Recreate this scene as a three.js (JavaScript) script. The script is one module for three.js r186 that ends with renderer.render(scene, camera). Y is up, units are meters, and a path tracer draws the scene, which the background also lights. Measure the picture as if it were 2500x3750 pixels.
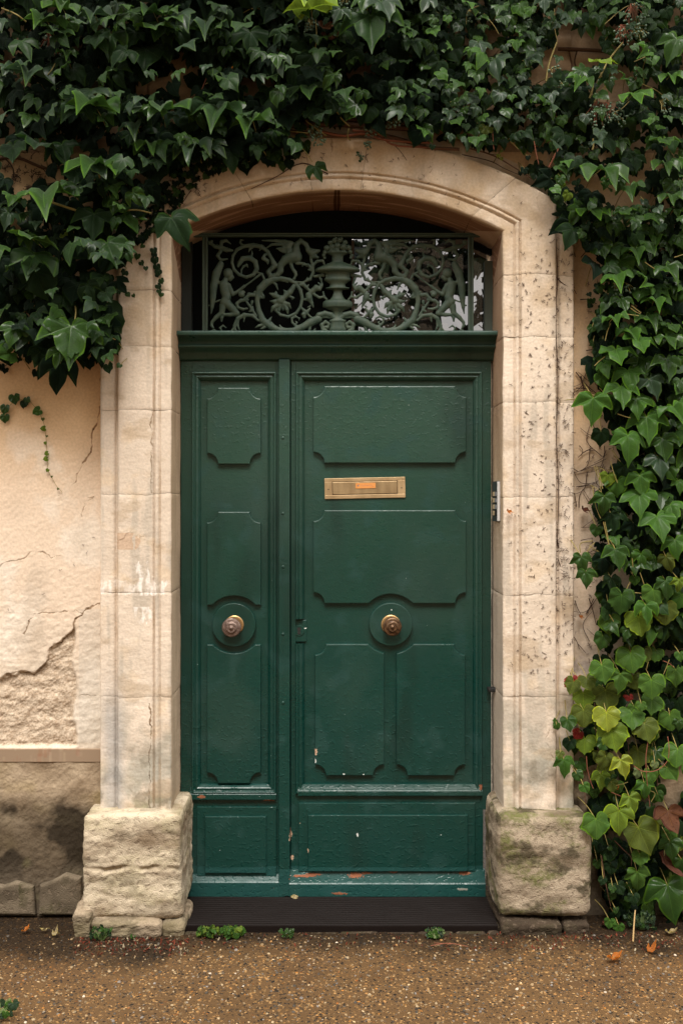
import * as THREE from 'three';
import { mergeGeometries } from 'three/addons/utils/BufferGeometryUtils.js';
import { RoundedBoxGeometry } from 'three/addons/geometries/RoundedBoxGeometry.js';

// ------------------------------------------------------------------ camera, sky, sun, exposure
const W = 682, H = 1024;
const scene = new THREE.Scene();
const EYE = 1.54, DIST = 3.83, FOCAL = 3646;                    // eye height, metres to the door plane, focal length in photo pixels
const camera = new THREE.PerspectiveCamera(2 * Math.atan(1875 / FOCAL) * 180 / Math.PI, W / H, 0.05, 200);
camera.position.set(0, EYE, DIST);
camera.lookAt(0, EYE, 0);
camera.setViewOffset(2500, 3750, 40, 45, 2500, 3750);           // slight lens shift
camera.updateProjectionMatrix();

const SKY_GAIN = 1.2;
function makeSky() {
  const w = 512, h = 256, d = new Float32Array(w * h * 4);
  for (let j = 0; j < h; j++) for (let i = 0; i < w; i++) {
    const el = ((j + 0.5) / h - 0.5) * Math.PI, az = ((i + 0.5) / w - 0.5) * 2 * Math.PI;
    const x = Math.cos(el) * Math.cos(az), y = Math.sin(el), z = Math.cos(el) * Math.sin(az);
    const up = Math.max(0, y);
    let r, g, b;
    if (y < 0) { r = 0.20; g = 0.17; b = 0.14; }
    else {
      const cl = 0.5 + 0.5 * fbm3(x * 2.2 + 7, y * 3.2, z * 2.2 - 3, 4);
      const lum = 0.62 + 0.95 * up + 0.16 * (cl - 0.5);
      const t = Math.min(1, up * 2.6);                           // paler and warmer towards the horizon
      r = lum * (1.05 - 0.04 * t); g = lum * 0.98; b = lum * (0.88 + 0.05 * t);
    }
    const o = (j * w + i) * 4; d[o] = r * SKY_GAIN; d[o + 1] = g * SKY_GAIN; d[o + 2] = b * SKY_GAIN; d[o + 3] = 1;
  }
  const t = new THREE.DataTexture(d, w, h, THREE.RGBAFormat, THREE.FloatType);
  t.mapping = THREE.EquirectangularReflectionMapping; t.magFilter = THREE.LinearFilter; t.minFilter = THREE.LinearFilter; t.needsUpdate = true;
  return t;
}
const sun = new THREE.DirectionalLight(new THREE.Color(1.0, 0.95, 0.88), 1.5);
sun.position.set(-0.1, 6.0, 2.9); sun.target.position.set(0, 1.2, 0);
sun.castShadow = true; sun.shadow.radius = 40; sun.shadow.mapSize.set(2048, 2048);
Object.assign(sun.shadow.camera, { left: -4, right: 4, top: 4, bottom: -4, near: 0.1, far: 20 });
scene.add(sun, sun.target);
const EXPOSURE = 2.3;

// ------------------------------------------------------------------ noise and helpers
function mulberry(a) { return () => { a = (a + 0x6d2b79f5) | 0; let t = Math.imul(a ^ (a >>> 15), 1 | a); t = (t + Math.imul(t ^ (t >>> 7), 61 | t)) ^ t; return ((t ^ (t >>> 14)) >>> 0) / 4294967296; }; }
const PERM = new Uint8Array(512);
{ const r = mulberry(91); const p = [...Array(256).keys()]; for (let i = 255; i > 0; i--) { const j = Math.floor(r() * (i + 1)); [p[i], p[j]] = [p[j], p[i]]; } for (let i = 0; i < 512; i++) PERM[i] = p[i & 255]; }
const fade = (t) => t * t * t * (t * (t * 6 - 15) + 10);
function grad3(h, x, y, z) { h &= 15; const u = h < 8 ? x : y, v = h < 4 ? y : h === 12 || h === 14 ? x : z; return ((h & 1) ? -u : u) + ((h & 2) ? -v : v); }
function n3(x, y, z) {
  const X0 = Math.floor(x), Y0 = Math.floor(y), Z0 = Math.floor(z), X = X0 & 255, Y = Y0 & 255, Z = Z0 & 255;
  x -= X0; y -= Y0; z -= Z0;
  const u = fade(x), v = fade(y), w = fade(z), A = PERM[X] + Y, B = PERM[X + 1] + Y, AA = PERM[A] + Z, AB = PERM[A + 1] + Z, BA = PERM[B] + Z, BB = PERM[B + 1] + Z;
  const a = grad3(PERM[AA], x, y, z), b = grad3(PERM[BA], x - 1, y, z), c = grad3(PERM[AB], x, y - 1, z), d = grad3(PERM[BB], x - 1, y - 1, z);
  const e = grad3(PERM[AA + 1], x, y, z - 1), f = grad3(PERM[BA + 1], x - 1, y, z - 1), g = grad3(PERM[AB + 1], x, y - 1, z - 1), h = grad3(PERM[BB + 1], x - 1, y - 1, z - 1);
  const i0 = a + u * (b - a), i1 = c + u * (d - c), i2 = e + u * (f - e), i3 = g + u * (h - g), j0 = i0 + v * (i1 - i0), j1 = i2 + v * (i3 - i2);
  return j0 + w * (j1 - j0);
}
function n2(x, y) {
  const X0 = Math.floor(x), Y0 = Math.floor(y), X = X0 & 255, Y = Y0 & 255; x -= X0; y -= Y0;
  const u = fade(x), v = fade(y), A = PERM[X] + Y, B = PERM[X + 1] + Y;
  const g = (h, a, b) => { switch (h & 7) { case 0: return a + b; case 1: return a - b; case 2: return -a + b; case 3: return -a - b; case 4: return a * 1.4; case 5: return -a * 1.4; case 6: return b * 1.4; default: return -b * 1.4; } };
  const a = g(PERM[A], x, y), b = g(PERM[B], x - 1, y), c = g(PERM[A + 1], x, y - 1), d = g(PERM[B + 1], x - 1, y - 1);
  const i0 = a + u * (b - a), i1 = c + u * (d - c);
  return i0 + v * (i1 - i0);
}
function fbm2(x, y, o) { let s = 0, a = 0.5; for (let i = 0; i < o; i++) { s += a * n2(x, y); x = x * 2.03 + 11.3; y = y * 2.03 - 7.1; a *= 0.5; } return s; }
function fbm3(x, y, z, o) { let s = 0, a = 0.5; for (let i = 0; i < o; i++) { s += a * n3(x, y, z); x = x * 2.03 + 5.3; y = y * 2.03 - 7.1; z = z * 2.03 + 3.7; a *= 0.5; } return s; }
const clamp = (x, a = 0, b = 1) => x < a ? a : x > b ? b : x;
const sstep = (a, b, x) => { const t = clamp((x - a) / (b - a)); return t * t * (3 - 2 * t); };
const lerp = (a, b, t) => a + (b - a) * t;
const mixc = (A, B, t) => [lerp(A[0], B[0], t), lerp(A[1], B[1], t), lerp(A[2], B[2], t)];
const RAD = Math.PI / 180;
// measured photo coordinates on a plane at depth z, in metres
const wx = (px, z = 0) => (px - 1210) / FOCAL * (DIST - z);
const wy = (py, z = 0) => EYE - (py - 1830) / FOCAL * (DIST - z);
const SRGB = new Uint8Array(4096); for (let i = 0; i < 4096; i++) { const c = i / 4095; SRGB[i] = Math.round(255 * (c <= 0.0031308 ? c * 12.92 : 1.055 * Math.pow(c, 1 / 2.4) - 0.055)); }
const toS = (c) => SRGB[c <= 0 ? 0 : c >= 1 ? 4095 : (c * 4095) | 0];
function dataTex(d, w, h, srgb, repeat) {
  const t = new THREE.DataTexture(d, w, h, d.length === w * h ? THREE.RedFormat : THREE.RGBAFormat, THREE.UnsignedByteType);
  t.magFilter = THREE.LinearFilter; t.minFilter = THREE.LinearMipmapLinearFilter; t.generateMipmaps = true;
  t.wrapS = t.wrapT = repeat ? THREE.RepeatWrapping : THREE.ClampToEdgeWrapping;
  if (srgb) t.colorSpace = THREE.SRGBColorSpace; t.needsUpdate = true; return t;
}
function canvasTex(c, srgb) { const t = new THREE.CanvasTexture(c); t.wrapS = t.wrapT = THREE.RepeatWrapping; if (srgb) t.colorSpace = THREE.SRGBColorSpace; return t; }
const lin = (r, g, b) => new THREE.Color().setRGB(r, g, b);
// dry stone, plaster, soil and old wood hardly shine
const std = (o) => new THREE.MeshPhysicalMaterial({ side: THREE.DoubleSide, specularIntensity: (o.roughness ?? 1) >= 0.75 && !o.metalness ? 0.15 : 1, ...o });
const phys = (o) => new THREE.MeshPhysicalMaterial({ side: THREE.DoubleSide, ...o });

const used = {};
function numbered(name) { const n = used[name] = (used[name] ?? -1) + 1; return n ? `${name}_${String(n).padStart(3, '0')}` : name; }
function part(name, geo, mat, parent, extra) { const m = new THREE.Mesh(geo, mat); m.name = name; m.castShadow = m.receiveShadow = true; if (extra) Object.assign(m.userData, extra); parent.add(m); return m; }
function thing(name, label, category, pos = [0, 0, 0], group) {
  const o = new THREE.Group(); o.name = numbered(name); o.position.set(...pos); o.userData = { label, category }; if (group) o.userData.group = group; scene.add(o); return o;
}
function structure(name, geo, mat) { const m = part(name, geo, mat, scene); m.name = numbered(name); m.userData.kind = 'structure'; return m; }
// geometry from a grid function f(i, j) -> [x, y, z, u, v]
function gridGeo(nu, nv, f) {
  const pos = new Float32Array((nu + 1) * (nv + 1) * 3), uv = new Float32Array((nu + 1) * (nv + 1) * 2), idx = [];
  for (let j = 0, k = 0; j <= nv; j++) for (let i = 0; i <= nu; i++, k++) {
    const p = f(i / nu, j / nv, i, j); pos[k * 3] = p[0]; pos[k * 3 + 1] = p[1]; pos[k * 3 + 2] = p[2]; uv[k * 2] = p[3] ?? 0; uv[k * 2 + 1] = p[4] ?? 0;
  }
  const s = nu + 1;
  for (let j = 0; j < nv; j++) for (let i = 0; i < nu; i++) { const a = j * s + i, b = a + 1, c = a + s, d = c + 1; idx.push(a, b, d, a, d, c); }
  const g = new THREE.BufferGeometry(); g.setAttribute('position', new THREE.BufferAttribute(pos, 3)); g.setAttribute('uv', new THREE.BufferAttribute(uv, 2)); g.setIndex(idx); g.computeVertexNormals(); return g;
}
function boxUV(g, f) { const p = g.attributes.position, uv = new Float32Array(p.count * 2); for (let i = 0; i < p.count; i++) { const q = f(p.getX(i), p.getY(i), p.getZ(i)); uv[i * 2] = q[0]; uv[i * 2 + 1] = q[1]; } g.setAttribute('uv', new THREE.BufferAttribute(uv, 2)); return g; }
function box(x0, x1, y0, y1, z0, z1, r = 0.003, seg = 1) { const g = new RoundedBoxGeometry(x1 - x0, y1 - y0, z1 - z0, seg + 1, Math.min(r, (x1 - x0) / 2.1, (y1 - y0) / 2.1, (z1 - z0) / 2.1)); g.translate((x0 + x1) / 2, (y0 + y1) / 2, (z0 + z1) / 2); return g; }
const bare = (g) => { const h = g.index ? g.toNonIndexed() : g.clone(); for (const k of Object.keys(h.attributes)) if (!['position', 'normal', 'uv'].includes(k)) h.deleteAttribute(k); return h; };
const merge = (list) => mergeGeometries(list.map(bare));
// a tube of varying radius through points [x, y, z, r]
function tube(pts, sides = 6, steps = 0) {
  const c = new THREE.CatmullRomCurve3(pts.map((p) => new THREE.Vector3(p[0], p[1], p[2]))), n = steps || Math.max(2, (pts.length - 1) * 4), fr = c.computeFrenetFrames(n, false);
  return gridGeo(sides, n, (a, b, i, j) => {
    const t = b, P = c.getPoint(t), k = t * (pts.length - 1), k0 = Math.min(pts.length - 2, Math.floor(k)), r = lerp(pts[k0][3], pts[k0 + 1][3], k - k0), th = a * 2 * Math.PI;
    const N = fr.normals[j], B = fr.binormals[j], cs = Math.cos(th) * r, sn = Math.sin(th) * r;
    return [P.x + N.x * cs + B.x * sn, P.y + N.y * cs + B.y * sn, P.z + N.z * cs + B.z * sn, a, t];
  });
}
// ------------------------------------------------------------------ facade texture: colour and relief of wall, stone, plinth in wall coordinates (metres)
const ZW = 0.15, ZF = 0.21, SF = (DIST - ZF) / FOCAL;           // wall plane, front of the stone frame, metres per photo pixel there
const FX0 = -1.5, FX1 = 1.5, FY0 = -0.1, FY1 = 3.7, FW = 2048, FH = 2048;
const fuv = (x, y) => [(x - FX0) / (FX1 - FX0), (y - FY0) / (FY1 - FY0)];
const pxOf = (x, z = ZW) => 1210 + x / (DIST - z) * FOCAL, pyOf = (y, z = ZW) => 1830 - (y - EYE) / (DIST - z) * FOCAL;
const CX = wx(1234, ZF), HALF = 606 * SF, RAR = 1299 * SF, YC = wy(696, ZF) - RAR;   // arch centre, half opening, radius
// upper edge of the place where the plaster has come off (photo pixels along x)
const PEEL = [[-400, 2500], [0, 2485], [23, 2471], [70, 2461], [126, 2471], [150, 2452], [173, 2419], [178, 2382], [187, 2368], [238, 2335], [267, 2307], [281, 2262], [300, 2255], [323, 2227], [368, 2207], [420, 2200]];
function peelY(px) { for (let i = 1; i < PEEL.length; i++) if (px < PEEL[i][0]) { const a = PEEL[i - 1], b = PEEL[i]; return lerp(a[1], b[1], clamp((px - a[0]) / (b[0] - a[0]))); } return 2200; }
function peeled(x, y) {        // 0 sound plaster, 1 bare rough layer
  const px = pxOf(x), py = pyOf(y); if (px > 400) return 0;
  const d = py - peelY(px) + 26 * fbm2(x * 16, y * 16, 4);
  return sstep(0, 9, d) * (1 - sstep(268, 284, px + 22 * fbm2(y * 9, x * 5 + 4, 3))) * (1 - sstep(2725, 2740, py));
}
function archDist(x, y) {     // distance outwards from the opening edge (u), negative inside
  const dx = x - CX, dy = y - YC, side = Math.abs(dx) - HALF; if (dy <= 0) return side;
  const r = Math.hypot(dx, dy) - RAR, k = (HALF + Math.max(side, 0)) / (RAR + Math.max(side, 0));
  return Math.abs(dx) / Math.hypot(dx, dy) < k && y > YC + RAR * 0.8 ? Math.max(r, side) : side;
}
const facC = new Uint8Array(FW * FH * 4), facB = new Uint8Array(FW * FH);
const fC = new Float32Array(FW * FH * 3), fB = new Float32Array(FW * FH);
{
  const FRAME = 265 * SF;
  for (let j = 0; j < FH; j++) for (let i = 0; i < FW; i++) {
    const x = FX0 + (i + 0.5) / FW * (FX1 - FX0), y = FY0 + (j + 0.5) / FH * (FY1 - FY0);
    const a = archDist(x, y), px = pxOf(x), py = pyOf(y);
    const big = fbm2(x * 2.3 + 3, y * 2.3, 3), mid = fbm2(x * 9, y * 9 + 5, 3), fine = n2(x * 120, y * 120), grit = n2(x * 310, y * 300) * 0.6 + n2(x * 600, y * 560) * 0.4;
    let c, b = 0.5 + 0.16 * grit + 0.1 * fine;
    if (a > 0 && a < FRAME) {                                   // dressed stone
      c = mixc([0.665, 0.56, 0.455], [0.565, 0.47, 0.375], 0.5 + 1.1 * big);
      const streak = fbm2(x * 22, y * 2.0 + 9, 3);              // runs of dirt down the stone
      c = mixc(c, [0.43, 0.37, 0.30], sstep(0.04, 0.36, streak + 0.25 * big) * 0.75);
      c = mixc(c, [0.62, 0.44, 0.25], sstep(0.1, 0.4, mid) * 0.28);
      const top = sstep(1600, 700, py); c = mixc(c, [0.50, 0.37, 0.24], top * (0.3 + 0.6 * clamp(0.5 + 2 * mid)));  // browner towards the top: dirt and ivy shade mixed into the stone colour
      const low = sstep(2300, 2900, py + 260 * mid); c = mixc(c, [0.335, 0.31, 0.255], low * clamp(0.42 + 2.2 * fbm2(x * 9, y * 6, 5)));
      c = mixc(c, [0.20, 0.17, 0.12], sstep(2550, 2960, py) * sstep(0.05, 0.28, fbm2(x * 14 + 5, y * 12, 5)) * 0.75);
      c = mixc(c, [0.40, 0.30, 0.20], sstep(0.12, 0.3, fbm2(x * 5 + 31, y * 9, 5)) * 0.5);
      c = mixc(c, [0.30, 0.29, 0.17], sstep(2700, 3000, py) * sstep(0.0, 0.35, fbm2(x * 6 + 9, y * 6, 4)) * 0.7);
      const gr = a / SF; if ((gr > 38 && gr < 46) || (gr > 60 && gr < 68) || (gr > 195 && gr < 210)) c = mixc(c, [0.42, 0.31, 0.21], clamp(0.12 + 1.3 * fbm2(x * 30 + 3, y * 5, 3)));
      if (x < CX) {                                             // white paint on the left jamb
        const jx = 0.5 * fbm2(x * 40, y * 14, 3) * 90, jy = fbm2(x * 60, y * 40, 3) * 40;
        let wp = 0;
        if (py > 2122 + jy * 0.6 && py < 2172 + jy * 0.3 && px > 368 && px < 628) wp = px < 432 ? 0.75 : px < 520 ? 0.45 : 0.95;
        if (px + jx > 505 && px + jx < 562 && py + jy > 2062 && py + jy < 2270 && !(py > 2175 && py < 2215)) wp = Math.max(wp, 0.8);
        c = mixc(c, [0.80, 0.74, 0.68], wp * 0.85 * sstep(-0.2, 0.2, fbm2(x * 60, y * 22, 4)));
        if (py > 1950 && py < 2010 && px > 438 && px < 515 + jx) c = mixc(c, [0.46, 0.31, 0.205], 0.7);
        const grey = sstep(60, 10, Math.abs(px - 425 - 0.02 * (py - 2600))) * sstep(2350, 2700, py); c = mixc(c, [0.34, 0.33, 0.32], grey * 0.7);
      }
      b += 0.2 * mid + (0.08 + 0.08 * sstep(1700, 1950, py)) * fbm2(x * 34, y * 90, 4) + 0.3 * fbm2(x * 50, y * 60, 4);
    } else if (a <= 0) {                                        // strips used by the reveals and the soffit
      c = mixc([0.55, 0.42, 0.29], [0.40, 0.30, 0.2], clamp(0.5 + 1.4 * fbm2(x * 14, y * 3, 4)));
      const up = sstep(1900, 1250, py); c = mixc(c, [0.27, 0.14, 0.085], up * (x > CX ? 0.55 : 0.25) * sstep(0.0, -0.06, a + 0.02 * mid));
      const rr = Math.hypot(x - CX, y - YC) - RAR; if (y > 2.1 && rr > Math.abs(x - CX) - HALF - 0.004) c = mixc(c, mixc([0.20, 0.105, 0.06], [0.33, 0.20, 0.125], sstep(0.1, 0.3, fbm2(x * 4, rr * 40 + 3, 4))), clamp(sstep(-0.005, -0.05, rr) + 0.25));  // soffit browned: stain and its shade together in the colour
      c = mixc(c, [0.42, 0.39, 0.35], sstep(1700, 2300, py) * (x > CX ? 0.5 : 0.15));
      b += 0.2 * mid;
    } else if (py > 2786 && px < 500 || py > 2800 && px > 2000) {    // plinth: brown cement render with black growth
      c = mixc([0.34, 0.262, 0.18], [0.22, 0.16, 0.104], clamp(0.5 + 1.6 * mid));
      c = mixc(c, [0.25, 0.19, 0.085], sstep(0.05, 0.3, fbm2(x * 4, y * 4 + 20, 3)) * 0.6);
      const dk = sstep(2840, 3020, py + 240 * fbm2(x * 3.2 + 4, y * 3.2, 4)) * (0.35 + 0.8 * sstep(-0.12, 0.18, fbm2(x * 5 + 40, y * 5, 4)));
      c = mixc(c, [0.085, 0.062, 0.038], sstep(2850, 3120, py + 80 * mid) * 0.7);
      c = mixc(c, [0.020, 0.015, 0.010], clamp(dk * 1.3) * 0.92);
      c = mixc(c, [0.16, 0.14, 0.065], sstep(0.06, 0.3, fbm2(x * 6 + 71, y * 6, 3)) * sstep(2950, 3200, py) * 0.6);
      c = mixc(c, [0.12, 0.095, 0.068], sstep(3130, 3230, py + 60 * mid) * 0.6);
      b = 0.5 + 0.3 * grit + 0.25 * fine + 0.3 * fbm2(x * 60, y * 60, 3);
    } else {                                                    // lime plaster
      c = mixc([0.585, 0.395, 0.225], [0.53, 0.345, 0.19], clamp(0.5 + 1.5 * big));
      c = mixc(c, [0.635, 0.515, 0.405], sstep(1380, 2000, py + 150 * big) * 0.9);  // upper plaster stays orange, with some ivy shade mixed into its tone
      c = mixc(c, [0.52, 0.455, 0.37], sstep(2150, 2650, py + 200 * mid) * 0.75);
      c = mixc(c, [0.67, 0.585, 0.49], sstep(0.02, 0.3, fbm2(x * 4.5 + 12, y * 3.2, 5)) * sstep(1450, 1800, py) * 0.75);
      c = mixc(c, [0.45, 0.365, 0.28], sstep(0.08, 0.34, fbm2(x * 6 + 51, y * 4.2, 5)) * sstep(1700, 2200, py) * 0.55);
      const pe = peeled(x, y);
      if (pe > 0) {
        const rough = 0.45 * fbm2(x * 30, y * 36, 5) + 0.55 * fbm2(x * 150, y * 170, 3);
        c = mixc(c, mixc([0.54, 0.44, 0.335], [0.33, 0.24, 0.165], clamp(0.4 + 2.4 * rough)), pe); b = lerp(b, 0.5 + 0.9 * rough + 0.25 * grit, pe);
      }
      if (px > 290 && px < 372 && py > 2230 && py < 2720) c = mixc(c, [0.47, 0.43, 0.37], 0.35);
      if (px > 2000) { c = mixc(c, [0.48, 0.36, 0.25], 0.35 + mid); c = mixc(c, [0.29, 0.24, 0.215], sstep(2280, 2480, py + 120 * mid) * clamp(0.55 + 2 * fbm2(x * 20, y * 20, 3))); }
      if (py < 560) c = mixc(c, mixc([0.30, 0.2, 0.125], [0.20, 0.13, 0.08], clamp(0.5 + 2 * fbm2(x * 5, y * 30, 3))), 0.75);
      b += 0.12 * mid + 0.32 * sstep(1750, 2300, py) * fbm2(x * 40, y * 60, 5);
    }
    const sp = 1 + 0.10 * fine + 0.07 * grit, o = j * FW + i;
    fC[o * 3] = c[0] * sp; fC[o * 3 + 1] = c[1] * sp; fC[o * 3 + 2] = c[2] * sp; fB[o] = b;
  }
  // cracks and joints drawn into colour and relief; points in photo pixels
  const crack = (pts, wid, dark, seed) => {
    const q = pts.map((p) => [wx(p[0], ZW), wy(p[1], ZW)]);
    for (let s = 1; s < q.length; s++) {
      const [ax, ay] = q[s - 1], [bx, by] = q[s], m = 0.03, L = Math.hypot(bx - ax, by - ay);
      const i0 = Math.max(0, Math.floor((Math.min(ax, bx) - m - FX0) / (FX1 - FX0) * FW)), i1 = Math.min(FW - 1, Math.ceil((Math.max(ax, bx) + m - FX0) / (FX1 - FX0) * FW));
      const j0 = Math.max(0, Math.floor((Math.min(ay, by) - m - FY0) / (FY1 - FY0) * FH)), j1 = Math.min(FH - 1, Math.ceil((Math.max(ay, by) + m - FY0) / (FY1 - FY0) * FH));
      for (let j = j0; j <= j1; j++) for (let i = i0; i <= i1; i++) {
        let x = FX0 + (i + 0.5) / FW * (FX1 - FX0), y = FY0 + (j + 0.5) / FH * (FY1 - FY0); const k = j * FW + i;
        const wxn = x + 0.012 * fbm2(x * 30 + seed, y * 30, 3), wyn = y + 0.012 * fbm2(x * 30, y * 30 + seed, 3);
        const t = clamp(((wxn - ax) * (bx - ax) + (wyn - ay) * (by - ay)) / (L * L)), d = Math.hypot(wxn - ax - t * (bx - ax), wyn - ay - t * (by - ay));
        const w = wid * (0.18 + 1.0 * clamp(0.5 + 2.4 * fbm2(x * 26 + seed, y * 26, 3))), f = sstep(w, w * 0.25, d);
        if (f > 0) { const m2 = f * dark; for (let ch = 0; ch < 3; ch++) fC[k * 3 + ch] *= 1 - m2 * (0.75 + 0.08 * ch); fB[k] -= 0.7 * f * dark; }
      }
    }
  };
  const C4 = (l) => l.map((p) => [p[0] * 0.4676, 800 + p[1] * 0.4676]), C5 = (l) => l.map((p) => [p[0] * 0.4678, 1900 + p[1] * 0.4678]);
  crack(C4([[790, 1470], [770, 1590], [730, 1650], [715, 1740], [720, 1820], [650, 1920]]), 0.005, 0.85, 1);
  crack(C4([[650, 1920], [610, 2000], [600, 2070], [570, 2090]]), 0.003, 0.5, 2);
  crack(C4([[795, 1040], [792, 1250], [800, 1480]]), 0.003, 0.7, 31);
  crack(C4([[690, 2180], [740, 2190], [660, 2220], [650, 2330]]), 0.0025, 0.5, 3);
  crack(C5([[0, 370], [70, 325], [200, 315], [240, 262], [330, 262], [400, 300], [470, 290]]), 0.003, 0.6, 4);
  crack(C5([[195, 900], [230, 800], [280, 750], [390, 733], [470, 735], [590, 710], [640, 745]]), 0.0035, 0.75, 5);
  crack(C5([[780, 660], [690, 700], [640, 760], [600, 775], [570, 870], [480, 965], [385, 1010]]), 0.006, 0.8, 6);
  crack(C5([[440, 1078], [370, 1105], [320, 1175], [265, 1222], [150, 1200], [50, 1220]]), 0.006, 0.7, 7);
  crack(C5([[600, 1395], [700, 1385], [780, 1392]]), 0.003, 0.5, 8);
  crack([[1210, 525], [1215, 560], [1212, 600]], 0.003, 0.5, 9);
  crack([[1592, 560], [1580, 600], [1570, 650]], 0.003, 0.7, 10);
  crack([[1700, 575], [1690, 610]], 0.003, 0.5, 11);
  crack([[1990, 690], [1950, 740], [1960, 790]], 0.002, 0.4, 12);
  crack([[566, 1500], [567, 1700], [566, 1810]], 0.003, 0.7, 13);
  crack([[562, 2560], [563, 2640], [562, 2690]], 0.006, 0.85, 14);
  crack([[561, 2700], [559, 2820], [559, 2940]], 0.003, 0.6, 15);
  crack([[440, 1990], [490, 1945], [540, 1960]], 0.003, 0.4, 16);
  crack([[2000, 2650], [1985, 2690], [2010, 2760]], 0.003, 0.45, 17);
  for (let k = 0; k < FW * FH; k++) { facC[k * 4] = toS(fC[k * 3]); facC[k * 4 + 1] = toS(fC[k * 3 + 1]); facC[k * 4 + 2] = toS(fC[k * 3 + 2]); facC[k * 4 + 3] = 255; facB[k] = clamp(fB[k] * 0.7 + 0.15) * 255; }
}
const facMap = dataTex(facC, FW, FH, true), facBump = dataTex(facB, FW, FH, false);
const M = {};
M.facade = std({ map: facMap, bumpMap: facBump, bumpScale: 0.0034, roughness: 0.95 });

// ------------------------------------------------------------------ rough block stone (for the two foot stones and the rubble), tiling over 0.8 m
function stoneTex(seed, base, dark, moss, mossAmt) {
  const n = 768, c = new Uint8Array(n * n * 4), b = new Uint8Array(n * n);
  for (let j = 0; j < n; j++) for (let i = 0; i < n; i++) {
    const x = i / n * 0.8 + seed, y = j / n * 0.8;
    const wob = fbm2(x * 5, y * 5, 3) * 0.03, strata = fbm2(x * 2.5 + 5, (y + wob) * 11, 4), mid = fbm2(x * 11, y * 11, 4), fine = n2(x * 240, y * 240), pit = sstep(0.12, 0.34, fbm2(x * 46, y * 46, 3));
    let q = mixc(base, dark, clamp(0.35 + 1.5 * strata + 0.8 * mid));
    q = mixc(q, base.map((v) => v * 1.15), sstep(0.05, 0.35, fbm2(x * 6 + 30, y * 9, 3)) * 0.5);
    q = mixc(q, moss, sstep(-0.08, 0.3, fbm2(x * 5 + 17, y * 8 + 3, 6) + 0.25 * fbm2(x * 70, y * 70 + 9, 3)) * mossAmt * 0.8);
    q = mixc(q, [0.055, 0.045, 0.027], sstep(0.02, 0.3, fbm2(x * 7 + 60, y * 11 + 9, 6) + 0.25 * fbm2(x * 60, y * 60, 3)) * mossAmt * 0.75);
    q = mixc(q, [0.16, 0.12, 0.085], pit * 0.4);
    const s = 1 + 0.13 * fine, o = (j * n + i);
    c[o * 4] = toS(q[0] * s); c[o * 4 + 1] = toS(q[1] * s); c[o * 4 + 2] = toS(q[2] * s); c[o * 4 + 3] = 255; b[o] = clamp(0.55 + 0.35 * strata + 0.4 * mid + 0.14 * fine - 0.25 * pit) * 255;
  }
  return { map: dataTex(c, n, n, true, true), bumpMap: dataTex(b, n, n, false, true), bumpScale: 0.005, roughness: 0.95 };
}
M.blockLeft = std(stoneTex(1.5, [0.50, 0.42, 0.31], [0.22, 0.165, 0.11], [0.23, 0.205, 0.10], 0.45));
M.blockRight = std(stoneTex(9.2, [0.34, 0.275, 0.20], [0.13, 0.098, 0.064], [0.105, 0.108, 0.035], 1.15));
M.rubble = std({ ...stoneTex(2.7, [0.15, 0.118, 0.082], [0.06, 0.046, 0.031], [0.05, 0.047, 0.018], 0.8) });
M.footing = std({ ...stoneTex(6.3, [0.30, 0.235, 0.165], [0.13, 0.095, 0.062], [0.09, 0.08, 0.035], 0.6) });
M.kerb = std(stoneTex(4.1, [0.048, 0.034, 0.023], [0.020, 0.015, 0.011], [0.026, 0.024, 0.010], 0.7));

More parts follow.
